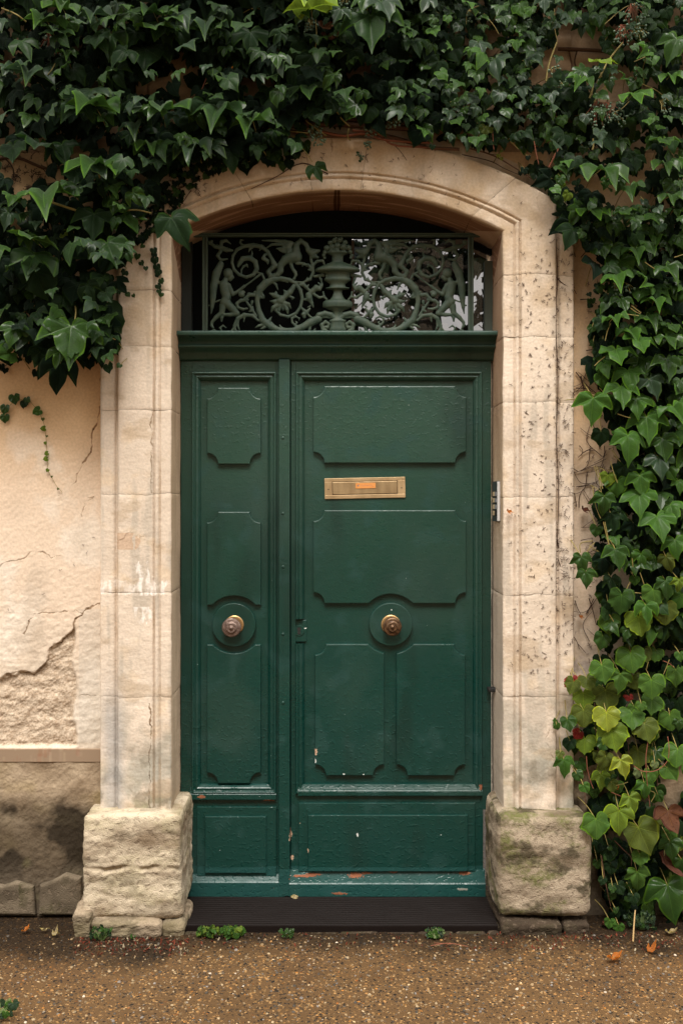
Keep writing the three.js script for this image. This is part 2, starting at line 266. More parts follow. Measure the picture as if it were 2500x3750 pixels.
// ------------------------------------------------------------------ door paint: colour and relief in door coordinates
const DX0 = -0.62, DX1 = 0.66, DY0 = -0.02, DY1 = 2.12, DWD = 1024, DHT = 1712;
const duv = (x, y) => [(x - DX0) / (DX1 - DX0), (y - DY0) / (DY1 - DY0)];
{
  const c = new Uint8Array(DWD * DHT * 4), b = new Uint8Array(DWD * DHT), r = new Uint8Array(DWD * DHT * 4);
  const chips = [];
  const rnd = mulberry(5);
  const chip = (px, py, w, h, col, n = 1) => chips.push([wx(px), wy(py), w * 0.00105 / 2, h * 0.00105 / 2, col]);
  const RUST = [0.24, 0.085, 0.04], WOODY = [0.46, 0.30, 0.2], PALE = [0.6, 0.6, 0.57];
  chip(1112, 3206, 95, 10, RUST); chip(1150, 3200, 60, 9, RUST); chip(1302, 3203, 60, 22, RUST); chip(1340, 3196, 40, 10, RUST); chip(1440, 3192, 34, 11, RUST); chip(1700, 3196, 44, 16, RUST);
  chip(1240, 3268, 60, 10, RUST); chip(1690, 3252, 44, 9, [0.25, 0.24, 0.2]); chip(740, 2916, 30, 14, RUST); chip(985, 2930, 50, 7, RUST); chip(1758, 2880, 12, 26, RUST);
  chip(1157, 2752, 11, 26, WOODY); chip(1155, 2785, 6, 18, PALE); chip(1064, 3055, 12, 30, WOODY); chip(1070, 3140, 12, 20, WOODY); chip(1128, 3110, 6, 18, WOODY); chip(1308, 3050, 8, 16, PALE);
  chip(1258, 2834, 9, 6, PALE); chip(1331, 2835, 7, 5, PALE); chip(1433, 2233, 5, 5, PALE); chip(1118, 2303, 8, 5, PALE);
  for (let k = 0; k < 10; k++) chip(670 + rnd() * 1110, 2900 + Math.pow(rnd(), 0.8) * 380, 1.5 + rnd() * 2.5, 1.5 + rnd() * 2.5, rnd() < 0.7 ? PALE : WOODY);
  for (let k = 0; k < 14; k++) chip(670 + rnd() * 1110, 1330 + rnd() * 1500, 1 + rnd() * 2, 1 + rnd() * 2, PALE);
  const grid = {}; chips.forEach((q) => { for (let gx = Math.floor((q[0] - q[2] * 2) * 10); gx <= Math.floor((q[0] + q[2] * 2) * 10); gx++) for (let gy = Math.floor((q[1] - q[3] * 2) * 10); gy <= Math.floor((q[1] + q[3] * 2) * 10); gy++) (grid[gx + ',' + gy] ??= []).push(q); });
  for (let j = 0; j < DHT; j++) for (let i = 0; i < DWD; i++) {
    const x = DX0 + (i + 0.5) / DWD * (DX1 - DX0), y = DY0 + (j + 0.5) / DHT * (DY1 - DY0), py = pyOf(y, 0);
    const big = fbm2(x * 3, y * 3 + 8, 3), brush = fbm2(x * 26, y * 90, 3), peel = n2(x * 210, y * 190), bl = fbm2(x * 55 + 6, y * 70, 3);
    let q = mixc([0.0085, 0.041, 0.028], [0.0055, 0.031, 0.023], clamp(0.5 + 1.4 * big));
    q = mixc(q, [0.030, 0.070, 0.049], sstep(2150, 1400, py) * 0.7); q = mixc(q, [0.002, 0.033, 0.0265], sstep(2050, 2600, py) * 0.85);  // upper door lightened, lower darkened: sky and ground reflections put into the colour
    q = mixc(q, [0.017, 0.055, 0.05], sstep(0.1, 0.35, fbm2(x * 9, y * 9, 3)) * 0.4);
    q = mixc(q, [0.030, 0.060, 0.045], sstep(-0.05, 0.4, fbm2(x * 2.5 + 9, y * 2 + 3, 4)) * 0.3);           // chalking
    q = mixc(q, [0.004, 0.018, 0.013], sstep(0.12, 0.4, fbm2(x * 5, y * 1.2 + 30, 4)) * 0.45);             // grime
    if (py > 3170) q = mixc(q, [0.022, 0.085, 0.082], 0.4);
    const blister = sstep(0.1, 0.35, bl) * (sstep(1700, 1560, py) * 0.6 + sstep(2380, 2750, py) * 1.0 + 0.25);
    let h = 0.5 + 0.06 * peel + 0.10 * brush + 0.35 * fbm2(x * 9, y * 7 + 4, 3) + 0.55 * blister * (0.4 + 0.6 * clamp(0.5 + fbm2(x * 120, y * 130, 2))), ro = 0.36 + 0.22 * big + 0.14 * brush;
    const list = grid[Math.floor(x * 10) + ',' + Math.floor(y * 10)];
    if (list) for (const p of list) {
      const d = Math.hypot((x - p[0]) / p[2], (y - p[1]) / p[3]) + 0.9 * fbm2(x * 130, y * 130, 3);
      if (d < 1) { const f = sstep(1, 0.8, d); q = mixc(q, p[4], f); h -= 0.3 * f; ro = lerp(ro, 0.85, f); }
    }
    const o = j * DWD + i; c[o * 4] = toS(q[0]); c[o * 4 + 1] = toS(q[1]); c[o * 4 + 2] = toS(q[2]); c[o * 4 + 3] = 255; b[o] = clamp(h) * 255; r[o * 4] = r[o * 4 + 1] = r[o * 4 + 2] = clamp(ro) * 255; r[o * 4 + 3] = 255;
  }
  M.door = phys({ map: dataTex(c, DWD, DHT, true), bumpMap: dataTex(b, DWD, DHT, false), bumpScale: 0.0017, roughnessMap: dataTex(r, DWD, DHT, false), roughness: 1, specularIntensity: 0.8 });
}
function brassTex(seed, A, B, sx, sy) {
  const n = 256, c = new Uint8Array(n * n * 4);
  for (let j = 0; j < n; j++) for (let i = 0; i < n; i++) { const t = clamp(0.5 + 1.5 * fbm2(i / n * sx + seed, j / n * sy, 4)), q = mixc(A, B, t), o = (j * n + i) * 4; c[o] = toS(q[0]); c[o + 1] = toS(q[1]); c[o + 2] = toS(q[2]); c[o + 3] = 255; }
  return dataTex(c, n, n, true, true);
}
M.iron = std({ map: brassTex(41, [0.022, 0.046, 0.029], [0.048, 0.070, 0.043], 7, 7), roughness: 0.6, metalness: 0.0 });
M.darkWood = phys({ color: lin(0.004, 0.005, 0.0045), roughness: 0.9, specularIntensity: 0.25 });
M.greyWood = std({ color: lin(0.10, 0.115, 0.095), roughness: 0.8 });
M.glass = phys({ color: lin(0.42, 0.42, 0.43), transmission: 1, thickness: 0, roughness: 0.02, ior: 1.5 });  // grey tint dims the bright sky seen through the pane
// brass: worn and tarnished

M.brassPlate = std({ map: brassTex(3, [0.52, 0.37, 0.205], [0.38, 0.26, 0.135], 6, 3), metalness: 0.55, roughness: 0.45 });
M.brassFlap = std({ map: brassTex(8, [0.46, 0.33, 0.18], [0.29, 0.195, 0.10], 7, 2), metalness: 0.55, roughness: 0.4 });
M.knobDull = std({ map: brassTex(13, [0.25, 0.18, 0.15], [0.11, 0.07, 0.058], 14, 14), metalness: 0.6, roughness: 0.5 });
M.knobBrown = std({ map: brassTex(23, [0.20, 0.115, 0.062], [0.045, 0.026, 0.017], 10, 10), metalness: 0.7, roughness: 0.33 });
M.brassRim = std({ color: lin(0.36, 0.22, 0.095), metalness: 0.7, roughness: 0.35 });
M.black = std({ color: lin(0.008, 0.007, 0.006), roughness: 0.7 });
M.alu = std({ color: lin(0.62, 0.61, 0.60), metalness: 0.2, roughness: 0.5 });
M.anthracite = std({ color: lin(0.055, 0.065, 0.066), roughness: 0.5, metalness: 0.2 });
M.button = std({ color: lin(0.30, 0.30, 0.31), roughness: 0.4, metalness: 0.3 });
M.nameplate = std({ color: lin(0.55, 0.43, 0.26), roughness: 0.5 });
M.rubber = phys({ color: lin(0.0065, 0.0042, 0.0036), roughness: 0.45, specularIntensity: 0.2 });
// ------------------------------------------------------------------ sky
const skyTex = makeSky();
scene.background = skyTex; scene.environment = skyTex;

// ------------------------------------------------------------------ ground: exposed aggregate, damp
{
  const n = 1792, size = 1.7, rnd = mulberry(77);
  const c = document.createElement('canvas'), b = document.createElement('canvas'); c.width = c.height = b.width = b.height = n;
  const g = c.getContext('2d'), q = b.getContext('2d');
  g.fillStyle = 'rgb(84,64,42)'; g.fillRect(0, 0, n, n); q.fillStyle = 'rgb(90,90,90)'; q.fillRect(0, 0, n, n);
  const pal = [[124, 97, 63], [132, 103, 68], [112, 86, 54], [142, 114, 78], [98, 74, 46], [120, 90, 56], [58, 46, 34], [46, 38, 31], [38, 34, 31], [92, 84, 78], [112, 106, 100], [150, 132, 106], [170, 152, 124], [138, 94, 46], [118, 72, 36], [30, 26, 23]];
  const wts = [12, 9, 12, 4, 14, 12, 11, 9, 7, 4, 2, 1.6, 0.8, 3, 2, 10], tot = wts.reduce((a, v) => a + v);
  for (let k = 0; k < 46000; k++) {
    let w = rnd() * tot, i = 0; while ((w -= wts[i]) > 0) i++;
    const s = rnd(), r = (1.2 + 4.4 * Math.pow(s, 2.0)) * n / size * 0.001, x = rnd() * n, y = rnd() * n, e = 0.55 + 0.45 * rnd(), th = rnd() * 3.14, v = 0.74 + rnd() * 0.5;
    const col = `rgb(${pal[i].map((t) => Math.min(255, t * v | 0)).join(',')})`, hg = 110 + rnd() * 110 | 0;
    for (const ox of [0, x > n - 12 ? -n : n]) for (const oy of [0, y > n - 12 ? -n : n]) {
      if (Math.abs(x + ox - n / 2) > n / 2 + 12 || Math.abs(y + oy - n / 2) > n / 2 + 12) continue;
      g.fillStyle = col; g.beginPath(); g.ellipse(x + ox, y + oy, r, r * e, th, 0, 7); g.fill();
      q.fillStyle = `rgb(${hg},${hg},${hg})`; q.beginPath(); q.ellipse(x + ox, y + oy, r, r * e, th, 0, 7); q.fill();
    }
  }
  const tc = canvasTex(c, true), tb = canvasTex(b, false);
  tc.repeat.set(1 / size, 1 / size); tb.repeat.set(1 / size, 1 / size);
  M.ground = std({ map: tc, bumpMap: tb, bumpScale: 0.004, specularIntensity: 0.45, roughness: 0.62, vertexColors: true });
  const axis = (t, near, far) => { const s = t * 2 - 1; return near * s + (far - near) * Math.sign(s) * Math.pow(Math.abs(s), 9); };
  const geo = gridGeo(360, 300, (a, t) => {
    const x = axis(a, 2.2, 40), z = 0.4 - axis(t, 1.6, 40), near = sstep(4, 2, Math.abs(x)) * sstep(4, 2, Math.abs(z));
    return [x, near * (0.006 * fbm2(x * 3, z * 3, 3) + 0.0018 * n2(x * 60, z * 60)) - (z < 0.12 ? 0.006 : 0), z, x, z];
  });
  const p = geo.attributes.position, col = new Float32Array(p.count * 3);
  for (let i = 0; i < p.count; i++) {
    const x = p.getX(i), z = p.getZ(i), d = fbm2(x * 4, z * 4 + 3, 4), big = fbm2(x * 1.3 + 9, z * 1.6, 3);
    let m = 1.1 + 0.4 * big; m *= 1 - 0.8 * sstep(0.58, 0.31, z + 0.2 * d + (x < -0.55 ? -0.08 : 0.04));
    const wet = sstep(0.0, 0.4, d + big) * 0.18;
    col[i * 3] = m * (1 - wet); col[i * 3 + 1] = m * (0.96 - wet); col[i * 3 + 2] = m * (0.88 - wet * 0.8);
  }
  geo.setAttribute('color', new THREE.BufferAttribute(col, 3));
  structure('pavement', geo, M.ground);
  // loose and half-set pebbles
  const tints = [lin(0.20, 0.135, 0.07), lin(0.26, 0.19, 0.11), lin(0.055, 0.045, 0.035), lin(0.15, 0.13, 0.115), lin(0.42, 0.35, 0.27), lin(0.25, 0.13, 0.045)];
  const ico = new THREE.IcosahedronGeometry(1, 1); const ip = ico.attributes.position; for (let i = 0; i < ip.count; i++) { const v = new THREE.Vector3().fromBufferAttribute(ip, i), s = 1 + 0.28 * n3(v.x * 1.4, v.y * 1.4, v.z * 1.4); ip.setXYZ(i, v.x * s, v.y * s, v.z * s); } ico.computeVertexNormals();
  const N = 4200, im = new THREE.InstancedMesh(ico, std({ color: 0xffffff, roughness: 0.6, specularIntensity: 0.4 }), N), o = new THREE.Object3D();
  for (let k = 0; k < N; k++) {
    const z = 0.31 + rnd() * 1.05, x = (rnd() - 0.5) * 3.2, r = 0.0018 + 0.0046 * Math.pow(rnd(), 2.3);
    o.position.set(x, 0.006 * fbm2(x * 3, z * 3, 3) + r * 0.05, z); o.rotation.set(rnd() * 0.5, rnd() * 6.28, rnd() * 0.5); o.scale.set(r, r * 0.55, r * (0.6 + 0.4 * rnd())); o.updateMatrix(); im.setMatrixAt(k, o.matrix);
    const t = rnd(); im.setColorAt(k, tints[t < 0.4 ? 0 : t < 0.52 ? 1 : t < 0.84 ? 2 : t < 0.93 ? 3 : t < 0.95 ? 4 : 5].clone().multiplyScalar(0.7 + 0.6 * rnd()));
  }
  im.name = 'gravel'; im.castShadow = im.receiveShadow = true; im.userData = { kind: 'stuff', label: 'small brown and grey pebbles set in the damp pavement' }; scene.add(im);
}

// ------------------------------------------------------------------ stone door surround, stone by stone
const RR = mulberry(1234);
const OUT = 265 * SF;
// profile from the inner end of the reveal out to the wall: s = flattened distance, u outwards, z depth
const PROFILE = (() => {
  const k = SF, f = ZF, pts = [];
  const add = (u, z) => pts.push([u, z]);
  for (let i = 0; i <= 9; i++) add(0, lerp(-0.07, f - 0.010, i / 9));
  add(0.0012, f - 0.0045); add(0.0045, f - 0.0012); add(0.009, f);
  for (const u of [16, 24, 32, 37]) add(u * k, f);
  add(39 * k, f - 0.001); add(41 * k, f - 0.0045); add(44 * k, f - 0.0045); add(46 * k, f + 0.000); add(49 * k, f + 0.0045); add(53 * k, f + 0.006); add(57 * k, f + 0.0045); add(60 * k, f); add(62 * k, f - 0.005); add(65 * k, f - 0.005); add(67 * k, f + 0.001);
  add(70 * k, f + 0.004); for (let u = 80; u <= 185; u += 9) add(u * k, f + 0.004);
  add(190 * k, f + 0.003); add(194 * k, f - 0.001); add(197 * k, f - 0.010); add(200 * k, f - 0.020); add(205 * k, f - 0.024); add(209 * k, f - 0.023); add(211 * k, f - 0.016);
  for (let u = 218; u <= 258; u += 8) add(u * k, f - 0.015);
  add(262 * k, f - 0.017); add(265 * k, f - 0.024); add(265.6 * k, ZW + 0.01); add(266 * k, ZW - 0.03);
  return pts;
})();
const PROFILE_MAIN = PROFILE.filter((p) => p[0] <= 197 * SF).concat([[198 * SF, ZF - 0.03], [198.5 * SF, ZW - 0.03]]);
const flat = (p) => p[0] > 0.0001 ? p[0] : p[1] - ZF;           // reveals unfold inwards
function stoneGeo(prof, place, n, len, seed, opt = {}) {        // place(u, t) -> [x, y] along the stone
  const inset = opt.inset ?? 0, m = prof.length - 1;
  return gridGeo(m, n, (a, t, i, j) => {
    const [u, z0] = prof[i], [x, y] = place(u, t), [xf, yf] = place(flat(prof[i]), t), e = Math.min(opt.open0 ? 9 : t, opt.open1 ? 9 : 1 - t) * len;
    const ed = inset ? 0 : Math.pow(1 - sstep(0, 0.003 + 0.006 * Math.max(0, fbm2(u * 24, seed + (t < 0.5 ? 0 : 9), 3) + 0.15), e), 2) * 0.0013;
    const w = inset ? 0 : 0.0055 * fbm3(x * 6 + seed, y * 6, z0 * 6, 3) + (0.0010 + 0.0008 * sstep(1.62, 1.45, y)) * fbm3(x * 30, y * 50, z0 * 30 + seed, 4);
    const lowwear = inset ? 0 : sstep(0.75, 0.42, y) * 0.007 * Math.max(0, fbm3(x * 9, y * 9, seed, 3) + 0.02) * 2;
    const dir = u < 0.004 ? 1 : 0, sd = Math.sign(x - CX);       // reveal pushes outwards, front pushes back
    const dz = -(inset + ed + lowwear) + w;
    const fx = dir ? -sd * dz : 0;
    const uv = fuv(xf, yf);
    const zz = z0 <= -0.069 || z0 < ZW - 0.02 && u > 0.1 ? z0 : dir ? z0 : z0 + dz;
    return [x + fx, y, zz, uv[0], uv[1]];
  });
}
const wobJ = (y, u) => y > 0.45 ? 0.011 * fbm2(u * 11 + y * 31, y * 7, 3) + 0.003 * fbm2(u * 90, y * 50, 2) : 0;      // joints run a little unevenly
const jamb = (sd, y0, y1, gap = 0.0004) => (u, t) => [CX + sd * (HALF + u), lerp(y0 + gap + wobJ(y0, u + (sd > 0 ? 3 : 0)), y1 - gap + wobJ(y1, u + (sd > 0 ? 3 : 0)), t)];
const thMax = (u) => Math.asin(Math.min(0.9, (HALF + u) / (RAR + u)));
const arch = (k0, k1) => (u, t) => { const th = lerp(k0, k1, t) * thMax(Math.max(u, 0)); const r = RAR + u; return [CX + r * Math.sin(th), YC + r * Math.cos(th)]; };
const ySpring = (u) => YC + (RAR + u) * Math.cos(thMax(Math.max(u, 0)));
const surround = thing('door_surround', 'pale limestone door surround with moulded jambs and low segmental arch', 'door surround');
{
  const yp = (py) => wy(py, ZF), TOP = 0.418;
  const cutsL = [2965, 2553, 2170, 1810, 1501, 1268, 1062], cutsR = [2965, 2549, 2178, 1820, 1473, 1234, 1004];
  for (const [sd, cuts] of [[-1, cutsL], [1, cutsR]]) {
    for (let i = 0; i + 1 < cuts.length; i++) {
      const y0 = i ? yp(cuts[i]) : TOP - 0.02, y1 = yp(cuts[i + 1]), len = y1 - y0;
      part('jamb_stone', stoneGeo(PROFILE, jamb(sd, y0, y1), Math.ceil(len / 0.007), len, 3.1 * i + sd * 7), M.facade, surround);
    }
    // the top stone of the jamb runs up to the mitre with the arch
    const y0 = yp(cuts[cuts.length - 1]);
    const place = (u, t) => [CX + sd * (HALF + u), lerp(y0 + 0.0006 + wobJ(y0, u + (sd > 0 ? 3 : 0)), ySpring(Math.max(u, 0)), t)];
    part('jamb_stone', stoneGeo(PROFILE, place, 60, 0.5, 40 + sd, { open1: true }), M.facade, surround);
  }
  const ks = [-1, -0.5, -0.145, 0.135, 0.80, 1];
  for (let i = 0; i + 1 < ks.length; i++) {
    const g = 0.0007, k0 = ks[i] + (i ? g : 0), k1 = ks[i + 1] - (i + 2 < ks.length ? g : 0), len = (k1 - k0) * 0.63;
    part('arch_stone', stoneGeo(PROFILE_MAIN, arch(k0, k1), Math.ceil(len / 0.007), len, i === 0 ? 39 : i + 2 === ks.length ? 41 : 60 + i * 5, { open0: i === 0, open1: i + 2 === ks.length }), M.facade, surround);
  }
  const mortar = merge([
    stoneGeo(PROFILE, jamb(-1, TOP - 0.03, 2.5), 30, 2, 1, { inset: 0.014 }), stoneGeo(PROFILE, jamb(1, TOP - 0.03, 2.5), 30, 2, 1, { inset: 0.014 }), stoneGeo(PROFILE_MAIN, arch(-1, 1), 60, 2, 1, { inset: 0.014 }),
  ]);
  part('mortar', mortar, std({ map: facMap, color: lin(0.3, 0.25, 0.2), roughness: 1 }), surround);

  // the two rough foot stones under the jambs
  const block = (x0, x1, y0, y1, z0, z1, rad, seed, amp, mat, sharp) => {
    const nx = 84, faces = [], cx = (x0 + x1) / 2, cy = (y0 + y1) / 2, cz = (z0 + z1) / 2, hx = (x1 - x0) / 2, hy = (y1 - y0) / 2, hz = (z1 - z0) / 2;
    const shape = (p) => {                                      // p on the box surface -> rounded, chiselled
      const q = [clamp(p[0], -hx + rad, hx - rad), clamp(p[1], -hy + rad, hy - rad), clamp(p[2], -hz + rad, hz - rad)], d = [p[0] - q[0], p[1] - q[1], p[2] - q[2]], L = Math.hypot(...d) || 1, nrm = d.map((v) => v / L);
      let [x, y, z] = q.map((v, i) => v + nrm[i] * rad);
      const wob = 0.02 * fbm3(x * 4 + seed, y * 4, z * 4, 2);
      const st = fbm3(x * 2.2 + seed, (y + wob) * 9, z * 2.2, 3), lump = fbm3(x * 6 + seed, y * 6, z * 6, 3), fine = fbm3(x * 30, y * 46 + seed, z * 30, 3);
      const bed = sharp ? -0.016 * Math.pow(Math.max(0, 1 - Math.abs(y + cy - 0.225 - 0.035 * fbm2((x + cx) * 9, 3, 3)) / 0.012), 1) * clamp(0.5 + 2.2 * fbm2((x + cx) * 11, 8 + z * 6, 2)) : 0;
      const h = amp * (1.1 * st + 1.3 * lump + 0.55 * fine) + bed;
      return [cx + x + nrm[0] * h, cy + y + nrm[1] * h, cz + z + nrm[2] * h];
    };
    const face = (f, w, h, n, m, uvf) => faces.push(gridGeo(n, m, (a, b) => { const p = shape(f(a, b)); return [...p, ...uvf(p).map((v) => v / 0.8)]; }));
    face((a, b) => [lerp(-hx, hx, a), lerp(-hy, hy, b), hz], 0, 0, nx, nx, (p) => [p[0] - x0 + 0.2, p[1] + 0.15]);
    face((a, b) => [hx, lerp(-hy, hy, b), lerp(hz, -hz, a)], 0, 0, 44, nx, (p) => [x1 - x0 + 0.2 - (p[2] - z1), p[1] + 0.15]);
    face((a, b) => [-hx, lerp(-hy, hy, b), lerp(-hz, hz, a)], 0, 0, 44, nx, (p) => [0.2 + (p[2] - z1), p[1] + 0.15]);
    face((a, b) => [lerp(-hx, hx, a), hy, lerp(hz, -hz, b)], 0, 0, nx, 44, (p) => [p[0] - x0 + 0.2, y1 + 0.15 + z1 - p[2]]);
    return merge(faces);
  };
  part('foot_stone', block(wx(300, 0.29), wx(662, 0.29), 0.045, wy(2975, 0.26), -0.02, 0.287, 0.020, 3, 0.010, 0, true), M.blockLeft, surround, { label: 'pale layered foot stone under the jamb beside the plaster wall' });
  part('foot_stone', block(wx(1822, 0.29), wx(2166, 0.29), 0.048, wy(2978, 0.27), -0.02, 0.29, 0.034, 11, 0.008, 0, false), M.blockRight, surround, { label: 'mossy brown foot stone under the jamb beside the ivy' });
  for (const [x0, x1, y1, z1, s] of [[262, 332, 3350, 0.33, 1], [330, 588, 3378, 0.325, 2], [592, 672, 3386, 0.31, 4], [1838, 2060, 3384, 0.31, 5], [2062, 2160, 3382, 0.30, 7]])
    part('footing_stone', block(wx(x0, z1), wx(x1, z1), -0.04, wy(y1, z1), 0.1, z1, 0.016, 20 + s, 0.013, 0, false), s < 5 ? M.footing : M.kerb, surround);
}

// ------------------------------------------------------------------ the wall round it
const wall = thing('plaster_wall', 'weathered sandy lime plaster wall round the doorway, cracked and peeling low down', 'wall');
{
  const XL = CX - HALF - OUT + 0.002, XR = CX + HALF + OUT - 0.002, LEDGE = wy(2743, ZW), FOOT = wy(2790, ZW);
  const relief = (x, y) => {
    const pe = peeled(x, y);
    return 0.003 * fbm2(x * 5, y * 5, 3) + 0.0008 * n2(x * 70, y * 70) - pe * 0.011 + pe * (0.012 * fbm2(x * 14 + 3, y * 18, 5) + 0.004 * fbm2(x * 90, y * 100, 2)) + 0.003 * sstep(1.45, 1.0, y) * fbm2(x * 28, y * 44, 3);
  };
  const sheet = (x0, x1, y0, y1, step) => gridGeo(Math.ceil((x1 - x0) / step), Math.ceil((y1 - y0) / step), (a, b) => { const x = lerp(x0, x1, a), y = lerp(y0, y1, b); return [x, y, ZW + relief(x, y), ...fuv(x, y)]; });
  part('plaster', merge([sheet(-1.5, XL, LEDGE, 2.3, 0.0042), sheet(-1.5, XL, 2.3, 3.7, 0.02)]), M.facade, wall);
  part('plaster', sheet(XR, 1.5, wy(2800, ZW), 3.7, 0.012), M.facade, wall);
  // above the arch: coursed rubble showing through thin render
  const yb = (x) => { const dx = Math.abs(x - CX); return dx < HALF + 0.1 ? YC + Math.sqrt(Math.max(0, (RAR + 0.12) ** 2 - dx * dx)) : 2.3; };
  part('plaster', gridGeo(150, 90, (a, b) => {
    const x = lerp(XL, XR, a), y = lerp(yb(x), 3.7, b), r = 0.03 * fbm2(x * 2.4, (y + 0.02 * fbm2(x * 4, y * 4, 2)) * 17, 3) * sstep(2.75, 2.9, y); return [x, y, ZW + 0.012 * sstep(2.7, 2.9, y) + r, ...fuv(x, y)];
  }), M.facade, wall);
  // ledge strip and plinth on the side without ivy
  const led = box(-1.5, XL - 0.001, FOOT, LEDGE + 0.002, 0.10, ZW + 0.007, 0.003, 2); boxUV(led, (x, y, z) => [x * 1.1, y * 1.1 + z]);
  const lc = document.createElement('canvas'); lc.width = lc.height = 256; { const g = lc.getContext('2d'), r = mulberry(8); g.fillStyle = 'rgb(138,118,98)'; g.fillRect(0, 0, 256, 256); for (let k = 0; k < 900; k++) { g.fillStyle = `rgba(${r() < 0.4 ? '140,92,70' : '178,160,136'},${0.12 + 0.2 * r()})`; g.fillRect(r() * 256, r() * 256, 1 + r() * 5, 2 + r() * 12); } }
  part('ledge', led, std({ map: canvasTex(lc, true), roughness: 0.95 }), wall);
  const plinthR = (x, y) => 0.012 * fbm2(x * 7, y * 7, 4) + 0.003 * fbm2(x * 60, y * 60, 3);
  const plinth = (x0, x1, y1) => gridGeo(Math.ceil((x1 - x0) / 0.006), Math.ceil(y1 / 0.006), (a, b) => { const x = lerp(x0, x1, a), y = lerp(-0.03, y1, b); return [x, y, ZW + 0.004 + plinthR(x, y) - sstep(0.13, 0.02, y + 0.05 * fbm2(x * 6, 2, 3)) * 0.012, ...fuv(x, y)]; });
  part('plinth', plinth(-1.5, XL + 0.02, FOOT + 0.001), M.facade, wall);
  part('plinth', plinth(XR - 0.02, 1.5, wy(2800, ZW) + 0.001), M.facade, wall);
  // rubble at the foot of the plinth
  const rub = (pts, y1, z1, s) => {                             // irregular flat-faced stone, set nearly flush
    const sh = new THREE.Shape(); pts.forEach((p, i) => i ? sh.lineTo(wx(p[0], 0.17), wy(p[1], 0.17)) : sh.moveTo(wx(p[0], 0.17), wy(p[1], 0.17))); sh.closePath();
    const g0 = new THREE.ExtrudeGeometry(sh, { depth: 0.05, bevelEnabled: true, bevelThickness: 0.012, bevelSize: 0.012, bevelOffset: -0.012, bevelSegments: 4 }); g0.translate(0, 0, z1 - 0.062);
    let g = g0; const p = g.attributes.position; for (let i = 0; i < p.count; i++) { const x = p.getX(i), y = p.getY(i), z = p.getZ(i), h = 0.012 * fbm3(x * 14 + s, y * 14, z * 14, 3); p.setXYZ(i, x + h, y + h * 0.7, z + h * 0.6); } g.computeVertexNormals(); return boxUV(g, (x, y, z) => [(x + z * 0.6) / 0.8 + s * 0.3, y / 0.8 + 0.3]);
  };
  for (const [pts, z, s] of [[[[-60, 3350], [132, 3352], [120, 3250], [60, 3228], [10, 3246], [-60, 3240]], 0.174, 1], [[[140, 3352], [300, 3352], [296, 3215], [240, 3200], [190, 3226], [150, 3240]], 0.177, 2], [[[-260, 3350], [-70, 3350], [-70, 3230], [-240, 3235]], 0.185, 3]]) part('rubble_stone', rub(pts, 0, z, s), M.rubble, wall);
  // the body of the wall with its opening, and the wall's run beyond the frame
  const sh = new THREE.Shape(); sh.moveTo(-7, -0.1); sh.lineTo(7, -0.1); sh.lineTo(7, 4.3); sh.lineTo(-7, 4.3); sh.closePath();
  const ho = new THREE.Path(), k = 0.02; ho.moveTo(CX - HALF - k, -0.05); for (let i = 0; i <= 24; i++) { const p = arch(-1, 1)(k, i / 24); ho.lineTo(p[0], p[1]); } ho.lineTo(CX + HALF + k, -0.05); ho.closePath(); sh.holes.push(ho);
  const core = new THREE.ExtrudeGeometry(sh, { depth: 0.38, bevelEnabled: false, curveSegments: 4 }); core.translate(0, 0, -0.27);
  const pc = document.createElement('canvas'); pc.width = pc.height = 512; { const g = pc.getContext('2d'), im = g.createImageData(512, 512); for (let j = 0; j < 512; j++) for (let i = 0; i < 512; i++) { const t = clamp(0.5 + 1.5 * fbm2(i / 512 * 4, j / 512 * 4, 4)), q = mixc([0.6, 0.45, 0.3], [0.5, 0.37, 0.25], t), o = (j * 512 + i) * 4; im.data[o] = toS(q[0]); im.data[o + 1] = toS(q[1]); im.data[o + 2] = toS(q[2]); im.data[o + 3] = 255; } g.putImageData(im, 0, 0); }
  const pt = canvasTex(pc, true); pt.wrapS = pt.wrapT = THREE.MirroredRepeatWrapping; const plain = std({ map: pt, roughness: 0.95 });
  part('wall_body', core, plain, wall);
  part('wall_face', merge([boxUV(box(-7, -1.5, -0.05, 4.3, 0.11, ZW, 0.004), (x, y) => [x / 2, y / 2]), boxUV(box(1.5, 7, -0.05, 4.3, 0.11, ZW, 0.004), (x, y) => [x / 2, y / 2]), boxUV(box(-1.5, 1.5, 3.7, 4.3, 0.11, ZW, 0.004), (x, y) => [x / 2, y / 2])]), plain, wall);
  part('coping', boxUV(box(-7, 7, 4.3, 4.38, -0.32, 0.2, 0.01), (x, y, z) => [x / 2, z]), plain, wall);
}

// ------------------------------------------------------------------ doorstep: edge stones and ribbed rubber mat
const step = thing('doorstep', 'low worn doorstep of small edge stones under the black mat', 'doorstep');
{
  const rnd = mulberry(41); let x = wx(672, 0.29);
  const body = boxUV(box(CX - HALF + 0.01, CX + HALF - 0.01, -0.03, 0.012, -0.25, 0.27, 0.004), (a, b, c) => [a, c]); part('slab', body, M.kerb, step);
  while (x < wx(1826, 0.29)) {
    const w = 0.09 + rnd() * 0.16, x1 = Math.min(x + w, wx(1830, 0.29)), g = new RoundedBoxGeometry(x1 - x - 0.004, 0.058, 0.09, 4, 0.012), p = g.attributes.position, s = rnd() * 50;
    for (let i = 0; i < p.count; i++) { const h = 1 + 0.16 * fbm3(p.getX(i) * 16 + s, p.getY(i) * 16, p.getZ(i) * 16, 3); p.setXYZ(i, p.getX(i), p.getY(i) * h, p.getZ(i) * h); }
    g.computeVertexNormals(); g.translate((x + x1) / 2, -0.022 - rnd() * 0.008, 0.256 + rnd() * 0.012); boxUV(g, (a, b, c) => [(a + c) / 0.5 + s, b / 0.5]); part('edge_stone', g, M.kerb, step); x = x1;
  }
}
